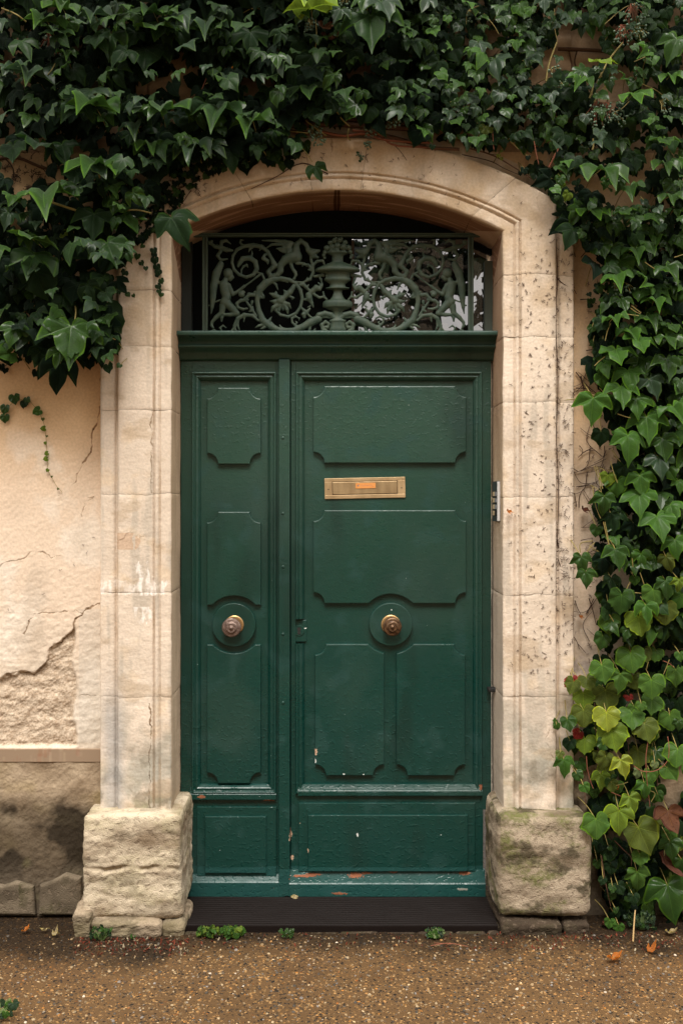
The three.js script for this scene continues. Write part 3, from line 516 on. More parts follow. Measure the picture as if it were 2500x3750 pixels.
const mat = thing('rubber_mat', 'black ribbed rubber mat on the doorstep in front of the door', 'mat');
{
  const x0 = CX - HALF + 0.022, x1 = CX + HALF - 0.03, z0 = -0.02, z1 = 0.288, ribs = 17;
  const g = gridGeo(520, 240, (a, b) => { const x = lerp(x0, x1, a), zt = lerp(z1, z0, b), ph = (b + 0.0009 * Math.sin(x * 45) * Math.sin(b * 30)) * ribs * 2 * Math.PI; const e = sstep(0, 0.012, b); return [x, 0.0195 * e + (b < 0.004 ? -0.0 : 0) + 0.0045 * Math.pow(0.5 + 0.5 * Math.sin(ph), 0.7) * e + 0.0025 * fbm2(x * 7, zt * 7, 2), zt + 0.006 * fbm2(x * 3, 4, 2), x, zt]; });
  part('mat_sheet', g, M.rubber, mat);
}
// ------------------------------------------------------------------ the door
const dplate = (shape, z0, depth, bevel = 0.002) => { const g = new THREE.ExtrudeGeometry(shape, { depth: Math.max(0.0005, depth - bevel), bevelEnabled: true, bevelThickness: bevel, bevelSize: bevel, bevelOffset: -bevel, bevelSegments: 2, curveSegments: 20 }); g.translate(0, 0, z0); return boxUV(g, (x, y) => duv(x, y)); };
const dbox = (px0, px1, py1, py0, z0, z1, r = 0.0025) => boxUV(box(wx(px0), wx(px1), wy(py1), wy(py0), z0, z1, r), (x, y, z) => duv(x, y + z * 0.3));
// frame of moulding: profile = [[inset, z], ...] from the outer edge inwards (metres)
function moulding(px0, px1, py0, py1, prof) {
  const x0 = wx(px0), x1 = wx(px1), y0 = wy(py1), y1 = wy(py0), out = [];
  const side = (A, B) => out.push(gridGeo(prof.length - 1, 60, (a, t, i) => { const d = prof[i][0], P = A(d), Q = B(d), x = lerp(P[0], Q[0], t), y = lerp(P[1], Q[1], t); return [x, y, prof[i][1] + 0.0006 * fbm2(x * 40, y * 40, 2), ...duv(x, y)]; }));
  const c = [(d) => [x0 + d, y0 + d], (d) => [x1 - d, y0 + d], (d) => [x1 - d, y1 - d], (d) => [x0 + d, y1 - d]];
  side(c[0], c[3]); side(c[2], c[1]); side(c[1], c[0]); side(c[3], c[2]);
  return merge(out);
}
const BOLECTION = [[0, -0.008], [0.0005, 0.010], [0.003, 0.014], [0.008, 0.015], [0.010, 0.010], [0.011, 0.006], [0.014, 0.006], [0.018, 0.009], [0.022, 0.0085], [0.027, 0.003], [0.030, -0.003], [0.0335, -0.0045], [0.034, -0.014]];
const FIELD = -0.012, RAISE = 0.016, SC = 0.00105;
// raised plate with scooped corners; cut = circle that takes a bite out of it
function scooped(px0, px1, py0, py1, o) {
  const s = new THREE.Shape(), x0 = wx(px0), x1 = wx(px1), y0 = wy(py1), y1 = wy(py0), r = (o.r ?? 40) * SC, e = 5 * SC;
  const pts = [];
  const scoop = (cx, cy, a0, a1) => { for (let i = 0; i <= 10; i++) { const t = lerp(a0, a1, i / 10) * RAD; pts.push([cx + r * Math.cos(t), cy + r * Math.sin(t)]); } };
  const bite = (yy, dir) => {                                   // horizontal edge at yy walked in direction dir
    const [bx, by, br] = [wx(o.bite[0]), wy(o.bite[1]), o.bite[2] * SC], h = Math.abs(yy - by); if (h >= br) return;
    const w = Math.sqrt(br * br - h * h), up = yy > by ? 1 : -1;
    for (let i = 0; i <= 22; i++) { const xx = bx + dir * lerp(-w, w, i / 22); if (xx > x0 + 0.001 && xx < x1 - 0.001) pts.push([xx, by + up * Math.sqrt(Math.max(0, br * br - (xx - bx) ** 2))]); }
  };
  // counter-clockwise from bottom left
  if (o.bl) { pts.push([x0, y0 + r + e]); scoop(x0 - 0, y0 - 0, 90, 0); pts.push([x0 + r + e, y0]); } else pts.push([x0, y0]);
  if (o.biteSide === 'bottom') bite(y0, 1);
  if (o.br) { pts.push([x1 - r - e, y0]); scoop(x1, y0, 180, 90); pts.push([x1, y0 + r + e]); } else if (o.biteSide !== 'bottomright') pts.push([x1, y0]);
  if (o.tr) { pts.push([x1, y1 - r - e]); scoop(x1, y1, 270, 180); pts.push([x1 - r - e, y1]); } else if (o.cornerBite !== 'tr') pts.push([x1, y1]);
  else { const [bx, by, br] = [wx(o.bite[0]), wy(o.bite[1]), o.bite[2] * SC]; const ya = by - Math.sqrt(br * br - (x1 - bx) ** 2), xb = bx - Math.sqrt(br * br - (y1 - by) ** 2); for (let i = 0; i <= 12; i++) { const xx = lerp(x1, xb, i / 12); pts.push([xx, by - Math.sqrt(Math.max(0, br * br - (xx - bx) ** 2))]); } }
  if (o.biteSide === 'top') bite(y1, -1);
  if (o.tl) { pts.push([x0 + r + e, y1]); scoop(x0, y1, 360, 270); pts.push([x0, y1 - r - e]); } else if (o.cornerBite !== 'tl') pts.push([x0, y1]);
  else { const [bx, by, br] = [wx(o.bite[0]), wy(o.bite[1]), o.bite[2] * SC]; const xb = bx + Math.sqrt(br * br - (y1 - by) ** 2); for (let i = 0; i <= 12; i++) { const xx = lerp(xb, x0, i / 12); pts.push([xx, by - Math.sqrt(Math.max(0, br * br - (xx - bx) ** 2))]); } }
  pts.forEach((p, i) => i ? s.lineTo(p[0], p[1]) : s.moveTo(p[0], p[1])); s.closePath();
  return dplate(s, FIELD, RAISE, 0.0038);
}
function raisedRect(px0, px1, py0, py1, z0, d, b) { const s = new THREE.Shape(); s.moveTo(wx(px0), wy(py1)); s.lineTo(wx(px1), wy(py1)); s.lineTo(wx(px1), wy(py0)); s.lineTo(wx(px0), wy(py0)); s.closePath(); return dplate(s, z0, d, b); }
function disc(px, py, rpx, z0, d) { const s = new THREE.Shape(); s.absarc(wx(px), wy(py), rpx * SC, 0, Math.PI * 2, false); return dplate(s, z0, d, 0.003); }
function kick(px0, px1, py0, pyS, py1, proj) {                    // board with sloping top
  const s = new THREE.Shape(); s.moveTo(-0.02, wy(py1)); s.lineTo(proj - 0.002, wy(py1)); s.lineTo(proj, wy(py1) + 0.003); s.lineTo(proj, wy(pyS) - 0.004); s.lineTo(proj - 0.004, wy(pyS)); s.lineTo(0.002, wy(py0)); s.lineTo(-0.02, wy(py0)); s.closePath();
  const g = new THREE.ExtrudeGeometry(s, { depth: wx(px1) - wx(px0), bevelEnabled: false, steps: 40 }); g.rotateY(Math.PI / 2); g.translate(0, 0, 0);
  const p = g.attributes.position; for (let i = 0; i < p.count; i++) { const x = p.getX(i), y = p.getY(i), z = p.getZ(i); p.setXYZ(i, wx(px0) + x, y, -z); }
  const idx = g.index; g.computeVertexNormals();
  // rotateY maps extrude depth to +x and the profile's x to -z; turned back above
  return boxUV(g, (x, y, z) => duv(x, y - z * 0.2));
}
function knob(px, py, z, scale, mat, rim, tilt) {
  const P = [[0.0, 0.046], [0.0045, 0.0455], [0.0065, 0.043], [0.0075, 0.040], [0.012, 0.0395], [0.0165, 0.041], [0.019, 0.0395], [0.0195, 0.036], [0.024, 0.034], [0.031, 0.0335], [0.0345, 0.031], [0.036, 0.027], [0.0345, 0.023], [0.028, 0.018], [0.018, 0.012], [0.014, 0.004], [0.014, 0]];
  const g = new THREE.LatheGeometry(P.map((p) => new THREE.Vector2(p[0] * scale, p[1])), 40); g.rotateX(Math.PI / 2); if (tilt) { g.rotateZ(0.4); }
  const p = g.attributes.position; for (let i = 0; i < p.count; i++) { const h = 1 + 0.02 * n3(p.getX(i) * 160, p.getY(i) * 160, p.getZ(i) * 160); p.setXYZ(i, p.getX(i) * h, p.getY(i) * h, p.getZ(i)); } g.computeVertexNormals();
  g.translate(wx(px), wy(py), z); return g;
}
function rose(px, py, r, z) { const g = new THREE.LatheGeometry([[0.0, 0.006], [r * 0.8, 0.006], [r, 0.004], [r, 0]].map((p) => new THREE.Vector2(...p)), 40); g.rotateX(Math.PI / 2); g.translate(wx(px), wy(py), z); return g; }

const doorLeft = thing('door_leaf', 'narrow green panelled door leaf with the dull grey knob and cover strip', 'door', [0, 0, 0]);
const doorRight = thing('door_leaf', 'wide green panelled door leaf with the brass letter slot and brown knob', 'door', [0, 0, 0]);
{
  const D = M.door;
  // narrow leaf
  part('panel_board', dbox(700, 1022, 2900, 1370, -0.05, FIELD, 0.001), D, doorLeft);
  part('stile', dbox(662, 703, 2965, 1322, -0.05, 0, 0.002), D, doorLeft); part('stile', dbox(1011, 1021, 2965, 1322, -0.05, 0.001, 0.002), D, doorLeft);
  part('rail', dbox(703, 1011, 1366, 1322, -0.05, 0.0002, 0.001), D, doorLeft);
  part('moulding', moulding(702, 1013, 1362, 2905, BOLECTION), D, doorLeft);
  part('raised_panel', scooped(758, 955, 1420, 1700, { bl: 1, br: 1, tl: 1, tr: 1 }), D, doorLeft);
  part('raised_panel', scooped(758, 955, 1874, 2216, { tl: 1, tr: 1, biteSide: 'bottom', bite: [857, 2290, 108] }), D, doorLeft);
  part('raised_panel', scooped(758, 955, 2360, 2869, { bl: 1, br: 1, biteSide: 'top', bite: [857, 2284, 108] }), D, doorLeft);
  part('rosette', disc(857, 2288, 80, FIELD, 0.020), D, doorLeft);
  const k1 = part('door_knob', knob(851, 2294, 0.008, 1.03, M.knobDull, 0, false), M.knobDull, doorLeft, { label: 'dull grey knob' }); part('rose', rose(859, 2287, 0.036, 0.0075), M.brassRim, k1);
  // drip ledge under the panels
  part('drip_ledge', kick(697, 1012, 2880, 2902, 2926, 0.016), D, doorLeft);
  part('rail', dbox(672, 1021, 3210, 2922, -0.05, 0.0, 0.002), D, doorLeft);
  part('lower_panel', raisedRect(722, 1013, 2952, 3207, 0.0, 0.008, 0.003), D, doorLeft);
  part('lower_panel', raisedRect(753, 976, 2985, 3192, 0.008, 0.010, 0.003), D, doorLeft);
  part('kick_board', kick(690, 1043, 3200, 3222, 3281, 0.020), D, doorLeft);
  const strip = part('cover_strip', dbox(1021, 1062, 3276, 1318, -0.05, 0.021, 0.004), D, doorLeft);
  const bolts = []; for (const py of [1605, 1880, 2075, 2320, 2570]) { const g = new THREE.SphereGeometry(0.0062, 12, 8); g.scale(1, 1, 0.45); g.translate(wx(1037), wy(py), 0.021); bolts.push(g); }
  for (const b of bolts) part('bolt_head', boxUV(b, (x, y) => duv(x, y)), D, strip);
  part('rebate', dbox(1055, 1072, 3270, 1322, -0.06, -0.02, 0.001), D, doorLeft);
  // wide leaf
  part('panel_board', dbox(1080, 1768, 2900, 1370, -0.05, FIELD, 0.001), D, doorRight);
  part('stile', dbox(1065, 1083, 3200, 1322, -0.05, 0.001, 0.002), D, doorRight); part('stile', dbox(1762, 1797, 2965, 1322, -0.05, 0.001, 0.002), D, doorRight);
  part('rail', dbox(1083, 1762, 1366, 1322, -0.05, 0.0002, 0.001), D, doorRight);
  // the moulding is interrupted at the lock
  const full = [1082, 1764, 1362, 2905], x0 = wx(full[0]), x1 = wx(full[1]), y0 = wy(full[3]), y1 = wy(full[2]);
  const run = (A, B) => gridGeo(BOLECTION.length - 1, 60, (a, t, i) => { const d = BOLECTION[i][0], P = A(d), Q = B(d), x = lerp(P[0], Q[0], t), y = lerp(P[1], Q[1], t); return [x, y, BOLECTION[i][1] + 0.0006 * fbm2(x * 40, y * 40, 2), ...duv(x, y)]; });
  part('moulding', run((d) => [x0 + d, wy(2266)], (d) => [x0 + d, y1 - d]), D, doorRight);
  part('moulding', run((d) => [x0 + d, y0 + d], (d) => [x0 + d, wy(2356)]), D, doorRight);
  part('moulding', run((d) => [x1 - d, y1 - d], (d) => [x1 - d, y0 + d]), D, doorRight);
  part('moulding', run((d) => [x0 + d, y1 - d], (d) => [x1 - d, y1 - d]), D, doorRight);
  part('moulding', run((d) => [x1 - d, y0 + d], (d) => [x0 + d, y0 + d]), D, doorRight);
  const cap = (py, dir) => { const s = new THREE.Shape(); BOLECTION.forEach((p, i) => i ? s.lineTo(x0 + p[0], p[1]) : s.moveTo(x0 + p[0], p[1])); s.lineTo(x0 + 0.034, -0.02); s.lineTo(x0, -0.02); s.closePath(); const g = new THREE.ExtrudeGeometry(s, { depth: 0.002, bevelEnabled: false }); g.rotateX(-Math.PI / 2); const p = g.attributes.position; for (let i = 0; i < p.count; i++) p.setZ(i, -p.getZ(i)); g.translate(0, wy(py), 0); g.computeVertexNormals(); return boxUV(g, (x, y, z) => duv(x, y + z)); };
  part('lock_plate', dbox(1064, 1122, 2352, 2271, -0.03, -0.006, 0.003), D, doorRight);
  const key = new THREE.Shape(); key.absarc(wx(1095), wy(2304), 0.0075, -0.9, Math.PI + 0.9, false); key.lineTo(wx(1095) - 0.0055, wy(2324)); key.lineTo(wx(1095) + 0.0055, wy(2324)); key.closePath();
  const esc = new THREE.Shape(); esc.absarc(wx(1095), wy(2310), 0.021, 0, Math.PI * 2, false); part('escutcheon', dplate(esc, -0.006, 0.0025, 0.001), D, doorRight);
  const kh = new THREE.ExtrudeGeometry(key, { depth: 0.0008, bevelEnabled: false, curveSegments: 16 }); kh.translate(0, 0, -0.0035); part('keyhole', kh, M.black, doorRight);
  const RP = { bl: 1, br: 1, tl: 1, tr: 1 };
  part('raised_panel', scooped(1147, 1706, 1414, 1696, RP), D, doorRight);
  part('raised_panel', scooped(1147, 1706, 1868, 2210, { ...RP, biteSide: 'bottom', bite: [1430, 2288, 112] }), D, doorRight);
  part('raised_panel', scooped(1153, 1406, 2358, 2840, { bl: 1, br: 1, tl: 1, cornerBite: 'tr', bite: [1430, 2282, 112] }), D, doorRight);
  part('raised_panel', scooped(1451, 1702, 2358, 2840, { bl: 1, br: 1, tr: 1, cornerBite: 'tl', bite: [1430, 2282, 112] }), D, doorRight);
  part('rosette', disc(1430, 2286, 79, FIELD, 0.020), D, doorRight);
  const k2 = part('door_knob', knob(1434, 2291, 0.008, 1.0, M.knobBrown, 0, false), M.knobBrown, doorRight, { label: 'brown brass knob' }); part('rose', rose(1430, 2286, 0.037, 0.0075), M.brassRim, k2);
  part('drip_ledge', kick(1091, 1764, 2872, 2890, 2912, 0.015), D, doorRight);
  part('rail', dbox(1066, 1768, 3190, 2908, -0.05, 0.0, 0.002), D, doorRight);
  part('lower_panel', raisedRect(1093, 1738, 2938, 3190, 0.0, 0.008, 0.003), D, doorRight);
  part('lower_panel', raisedRect(1128, 1710, 2980, 3186, 0.008, 0.010, 0.003), D, doorRight);
  part('kick_board', kick(1060, 1773, 3184, 3226, 3277, 0.024), D, doorRight);
  // letter slot
  const slot = new THREE.Group(); slot.name = 'letter_slot'; slot.position.set(wx(1336), wy(1787), FIELD); slot.rotation.z = 1.2 * RAD; doorRight.add(slot);
  const S = SC, bx = (x0, x1, y0, y1, z0, z1, r) => boxUV(box(x0 * S, x1 * S, y0 * S, y1 * S, z0, z1, r), (x, y) => [x * 3 + 0.5, y * 3 + 0.5]);
  part('slot_plate', merge([bx(-148, 148, -38, -24, 0.0005, 0.0055, 0.0015), bx(-148, 148, 25, 38, 0.0005, 0.0055, 0.0015), bx(-148, -120, -24, 25, 0.0005, 0.0054, 0.001), bx(120, 148, -24, 25, 0.0005, 0.0054, 0.001)]), M.brassPlate, slot);
  part('slot_recess', box(-0.126, 0.126, -0.0253, 0.0263, 0.0002, 0.0012, 0.0003), M.black, slot);
  part('flap', bx(-118.5, 118.5, -22, 23.6, 0.0016, 0.0062, 0.002), M.brassFlap, slot);
  for (const sx of [-134, 134]) { const g = new THREE.CylinderGeometry(0.0024, 0.0024, 0.001, 12); g.rotateX(Math.PI / 2); g.translate(sx * S, -2 * S, 0.0056); part('screw_head', g, M.black, slot); }
  const lc = document.createElement('canvas'); lc.width = 512; lc.height = 136; { const g = lc.getContext('2d'); g.fillStyle = '#cf8a4a'; g.fillRect(0, 0, 512, 136); g.fillStyle = '#6a5a60'; g.beginPath(); g.ellipse(66, 62, 26, 20, -0.5, 0, 7); g.fill(); g.fillStyle = '#c9b3a6'; g.beginPath(); g.ellipse(76, 66, 12, 9, -0.5, 0, 7); g.fill(); g.fillStyle = '#a8745e'; g.font = 'bold 34px sans-serif'; g.fillText('PAS DE PUBLICITÉ', 140, 78, 345); g.fillStyle = '#b0643c'; g.font = 'bold 24px sans-serif'; g.fillText('MERCI', 400, 112, 84); }
  const lt = new THREE.CanvasTexture(lc); lt.colorSpace = THREE.SRGBColorSpace;
  const lab = box(-34 * S, 39 * S, -1.5 * S, 18.5 * S, 0.0064, 0.0078, 0.0004); boxUV(lab, (x, y) => [(x / S + 34) / 73, (y / S + 1.5) / 20]); part('printed_label', lab, std({ map: lt, roughness: 0.45 }), slot);
}

// ------------------------------------------------------------------ transom bar, window behind the grille
const transom = thing('transom_window', 'dark transom over the green door with moulded green cornice bar', 'transom window');
{
  const prof = [[-0.06, 1322], [0.004, 1322], [0.006, 1316], [0.010, 1313], [0.012, 1302], [0.020, 1290], [0.034, 1282], [0.037, 1277], [0.037, 1271], [0.030, 1269], [0.032, 1258], [0.042, 1247], [0.056, 1243], [0.059, 1240], [0.059, 1228], [0.056, 1225], [-0.06, 1222]];
  const ab = wx(650), cd = wx(1822), g = gridGeo(prof.length - 1, 80, (a, t, i) => { const x = lerp(ab, cd, t), y = wy(prof[i][1]); return [x, y + 0.0008 * fbm2(x * 10, i, 2), (prof[i][0] > 0 ? prof[i][0] * 1.6 : prof[i][0]) + 0.0008 * fbm2(x * 25, i * 3, 2), ...duv(x, 1.9 + 0.1 * i / prof.length)]; });
  const ci = g.index.array; for (let i = 0; i < ci.length; i += 3) { const t = ci[i]; ci[i] = ci[i + 1]; ci[i + 1] = t; } g.computeVertexNormals();
  part('cornice', g, M.door, transom);
  // the head board under the arch
  const hb = new THREE.Shape(), yb = wy(852); hb.moveTo(CX - HALF - 0.01, yb); hb.lineTo(CX + HALF + 0.01, yb); for (let i = 0; i <= 24; i++) { const p = arch(1, -1)(0.012, i / 24); hb.lineTo(p[0], Math.max(p[1], yb)); } hb.closePath();
  const hg = new THREE.ExtrudeGeometry(hb, { depth: 0.03, bevelEnabled: false }); hg.translate(0, 0, -0.075); part('head_board', hg, M.darkWood, transom);
  const beam = box(CX - HALF - 0.01, CX + HALF + 0.01, wy(862), wy(850), -0.06, -0.008, 0.002); part('rail', beam, M.darkWood, transom);
  // casement: closed dark half, glazed half
  part('panel_board', box(CX - HALF - 0.01, wx(1288, -0.06), wy(1228), wy(855), -0.085, -0.06, 0.002), M.darkWood, transom);
  part('stile', box(wx(662), wx(700), wy(1226), wy(862), -0.058, -0.02, 0.002), std({ color: lin(0.012, 0.018, 0.015), roughness: 0.7 }), transom);
  part('glazing_bar', box(wx(1286, -0.05), wx(1296, -0.05), wy(1226), wy(868), -0.059, -0.035, 0.002), std({ color: lin(0.09, 0.055, 0.035), roughness: 0.7 }), transom);
  part('stile', box(wx(1772, -0.03), wx(1815, -0.03), wy(1226), wy(950), -0.06, -0.02, 0.003), M.greyWood, transom);
  const brace = box(0, 0.14, -0.010, 0.010, -0.058, -0.03, 0.002); brace.rotateZ(-0.42); brace.translate(wx(1735), wy(885), 0); part('brace', brace, M.darkWood, transom);
  part('pane', box(wx(1294, -0.05), wx(1780, -0.05), wy(1226), wy(858), -0.0505, -0.0475, 0.0005), M.glass, transom, { label: 'glass pane tinted grey to dim the sky' });
}
// ------------------------------------------------------------------ entry phone on the reveal, bolt pin
{
  const t = thing('entry_phone', 'dark entry phone with four buttons and bright edge on the stone reveal', 'entry phone', [wx(1831, 0.155), 0, 0]);
  const y0 = wy(1908, 0.155), y1 = wy(1764, 0.155);
  part('housing', box(-0.0105, 0.004, y0 - 0.002, y1 + 0.002, 0.035, 0.1525, 0.001), M.anthracite, t);
  part('edge_trim', box(-0.0115, -0.001, y0, y1, 0.1528, 0.1560, 0.0012), M.alu, t);
  for (let k = 0; k < 4; k++) {
    const y = wy(1809 + k * 23.5, 0.12);
    part('button_frame', box(-0.0125, -0.0103, y - 0.0105, y + 0.0105, 0.060, 0.146, 0.0006), M.black, t);
    part('name_plate', box(-0.0140, -0.0120, y - 0.0082, y + 0.0082, 0.064, 0.104, 0.0006), M.nameplate, t);
    part('button', box(-0.0145, -0.0120, y - 0.0082, y + 0.0082, 0.110, 0.142, 0.0008), k === 3 ? M.black : M.button, t);
  }
  const pin = thing('hinge_pin', 'small dark iron pin in the joint beside the door edge', 'pin', [0, 0, 0]);
  part('pin_bar', box(wx(1786, 0.03), wx(1812, 0.03), wy(2532, 0.03), wy(2519, 0.03), 0.0, 0.045, 0.003), M.black, pin);
  const hd = new THREE.SphereGeometry(0.008, 10, 8); hd.translate(wx(1811, 0.03), wy(2523, 0.03), 0.035); part('pin_head', hd, M.black, pin);
}
// ------------------------------------------------------------------ cast iron grille: forms modelled as one smooth surface each
const GZ = 0.022;                                               // middle plane of the casting
const gx = (u) => wx(740 + u * 0.3189, GZ), gy = (v) => wy(850 + v * 0.3189, GZ), GS = 0.3189 * (DIST - GZ) / FOCAL, AXIS = 1555;
// smooth union of tapered capsules, meshed by surface nets. strokes: list of [[u, v, r], ...]; flat = depth over width
function castForm(strokes, { cell = 0.0019, flat = 0.62, k = 0.0019, relief = 0.0005, seed = 1 } = {}) {
  const caps = [];
  for (const s of strokes) for (let i = 0; i + 1 < Math.max(2, s.length); i++) {
    const a = s[i], b = s[Math.min(i + 1, s.length - 1)];
    caps.push([gx(a[0]), gy(a[1]), (a[3] ?? 0) * GS, a[2] * GS * 1.08, gx(b[0]), gy(b[1]), (b[3] ?? 0) * GS, b[2] * GS * 1.08]);
  }
  let x0 = 9, x1 = -9, y0 = 9, y1 = -9, rm = 0, zm = 0;
  for (const c of caps) for (const o of [0, 4]) { x0 = Math.min(x0, c[o] - c[o + 3]); x1 = Math.max(x1, c[o] + c[o + 3]); y0 = Math.min(y0, c[o + 1] - c[o + 3]); y1 = Math.max(y1, c[o + 1] + c[o + 3]); rm = Math.max(rm, c[o + 3]); zm = Math.max(zm, Math.abs(c[o + 2]) + c[o + 3] * flat); }
  const pad = cell * 3; x0 -= pad; y0 -= pad; x1 += pad; y1 += pad; const zh = zm + pad;
  const nx = Math.ceil((x1 - x0) / cell) + 1, ny = Math.ceil((y1 - y0) / cell) + 1, nz = Math.ceil(2 * zh / cell) + 1, F = new Float32Array(nx * ny * nz).fill(1);
  const S = new Float32Array(nx * ny * nz);                     // sum of exp(-d / k)
  const iv = 1 / flat;
  for (const c of caps) {
    const R = Math.max(c[3], c[7]) + k * 4, i0 = Math.max(0, Math.floor((Math.min(c[0], c[4]) - R - x0) / cell)), i1 = Math.min(nx - 1, Math.ceil((Math.max(c[0], c[4]) + R - x0) / cell)), j0 = Math.max(0, Math.floor((Math.min(c[1], c[5]) - R - y0) / cell)), j1 = Math.min(ny - 1, Math.ceil((Math.max(c[1], c[5]) + R - y0) / cell));
    const dx = c[4] - c[0], dy = c[5] - c[1], dz = (c[6] - c[2]) * iv, LL = dx * dx + dy * dy + dz * dz || 1e-12;
    for (let q = 0; q < nz; q++) for (let j = j0; j <= j1; j++) for (let i = i0; i <= i1; i++) {
      const X = x0 + i * cell - c[0], Y = y0 + j * cell - c[1], Z = (-zh + q * cell - c[2]) * iv;
      let t = (X * dx + Y * dy + Z * dz) / LL; t = t < 0 ? 0 : t > 1 ? 1 : t;
      const ex = X - t * dx, ey = Y - t * dy, ez = Z - t * dz, d = Math.sqrt(ex * ex + ey * ey + ez * ez) - (c[3] + (c[7] - c[3]) * t);
      if (d < k * 4) S[(q * ny + j) * nx + i] += Math.exp(-d / k * 2);
    }
  }
  for (let n = 0; n < F.length; n++) F[n] = S[n] > 0 ? -Math.log(S[n]) * k / 2 : k * 2;
  const at = (i, j, q) => F[(q * ny + j) * nx + i], id = new Int32Array(nx * ny * nz).fill(-1), pos = [], idx = [];
  for (let q = 0; q < nz - 1; q++) for (let j = 0; j < ny - 1; j++) for (let i = 0; i < nx - 1; i++) {
    let sx = 0, sy = 0, sz = 0, n = 0, neg = 0; const f = [];
    for (let c = 0; c < 8; c++) { f[c] = at(i + (c & 1), j + (c >> 1 & 1), q + (c >> 2)); if (f[c] < 0) neg++; }
    if (!neg || neg === 8) continue;
    for (let a = 0; a < 8; a++) for (const b of [1, 2, 4]) { if (a & b) continue; const c = a | b; if ((f[a] < 0) === (f[c] < 0)) continue; const t = f[a] / (f[a] - f[c]); sx += (a & 1) + (b === 1 ? t : 0); sy += (a >> 1 & 1) + (b === 2 ? t : 0); sz += (a >> 2) + (b === 4 ? t : 0); n++; }
    id[(q * ny + j) * nx + i] = pos.length / 3;
    const X = x0 + (i + sx / n) * cell, Y = y0 + (j + sy / n) * cell, Z = -zh + (q + sz / n) * cell; pos.push(X + relief * n3(X * 220, Y * 220, seed), Y + relief * n3(X * 220, Y * 220, seed + 5), Z + GZ);
  }
  const V = (i, j, q) => id[(q * ny + j) * nx + i];
  for (let q = 1; q < nz - 1; q++) for (let j = 1; j < ny - 1; j++) for (let i = 1; i < nx - 1; i++) {
    const a = at(i, j, q) < 0;
    const quad = (p, r, s, t, flip) => { if (p < 0 || r < 0 || s < 0 || t < 0) return; flip ? idx.push(p, s, r, p, t, s) : idx.push(p, r, s, p, s, t); };
    if (a !== at(i + 1, j, q) < 0) quad(V(i, j - 1, q - 1), V(i, j, q - 1), V(i, j, q), V(i, j - 1, q), !a);
    if (a !== at(i, j + 1, q) < 0) quad(V(i - 1, j, q - 1), V(i - 1, j, q), V(i, j, q), V(i, j, q - 1), !a);
    if (a !== at(i, j, q + 1) < 0) quad(V(i - 1, j - 1, q), V(i, j - 1, q), V(i, j, q), V(i - 1, j, q), !a);
  }
  const g = new THREE.BufferGeometry(); g.setAttribute('position', new THREE.BufferAttribute(new Float32Array(pos), 3)); g.setIndex(idx); g.computeVertexNormals();
  return boxUV(g, (x, y) => [x * 4, y * 4]);
}
function mirrored(g) {
  const h = g.clone(), p = h.attributes.position, c = gx(AXIS), ix = h.index.array; for (let i = 0; i < p.count; i++) p.setX(i, 2 * c - p.getX(i));
  for (let i = 0; i < ix.length; i += 3) { const t = ix[i]; ix[i] = ix[i + 1]; ix[i + 1] = t; } h.computeVertexNormals(); return h;
}
const grille = thing('iron_grille', 'green painted cast iron grille of scrolls, winged figures and a central urn', 'grille');
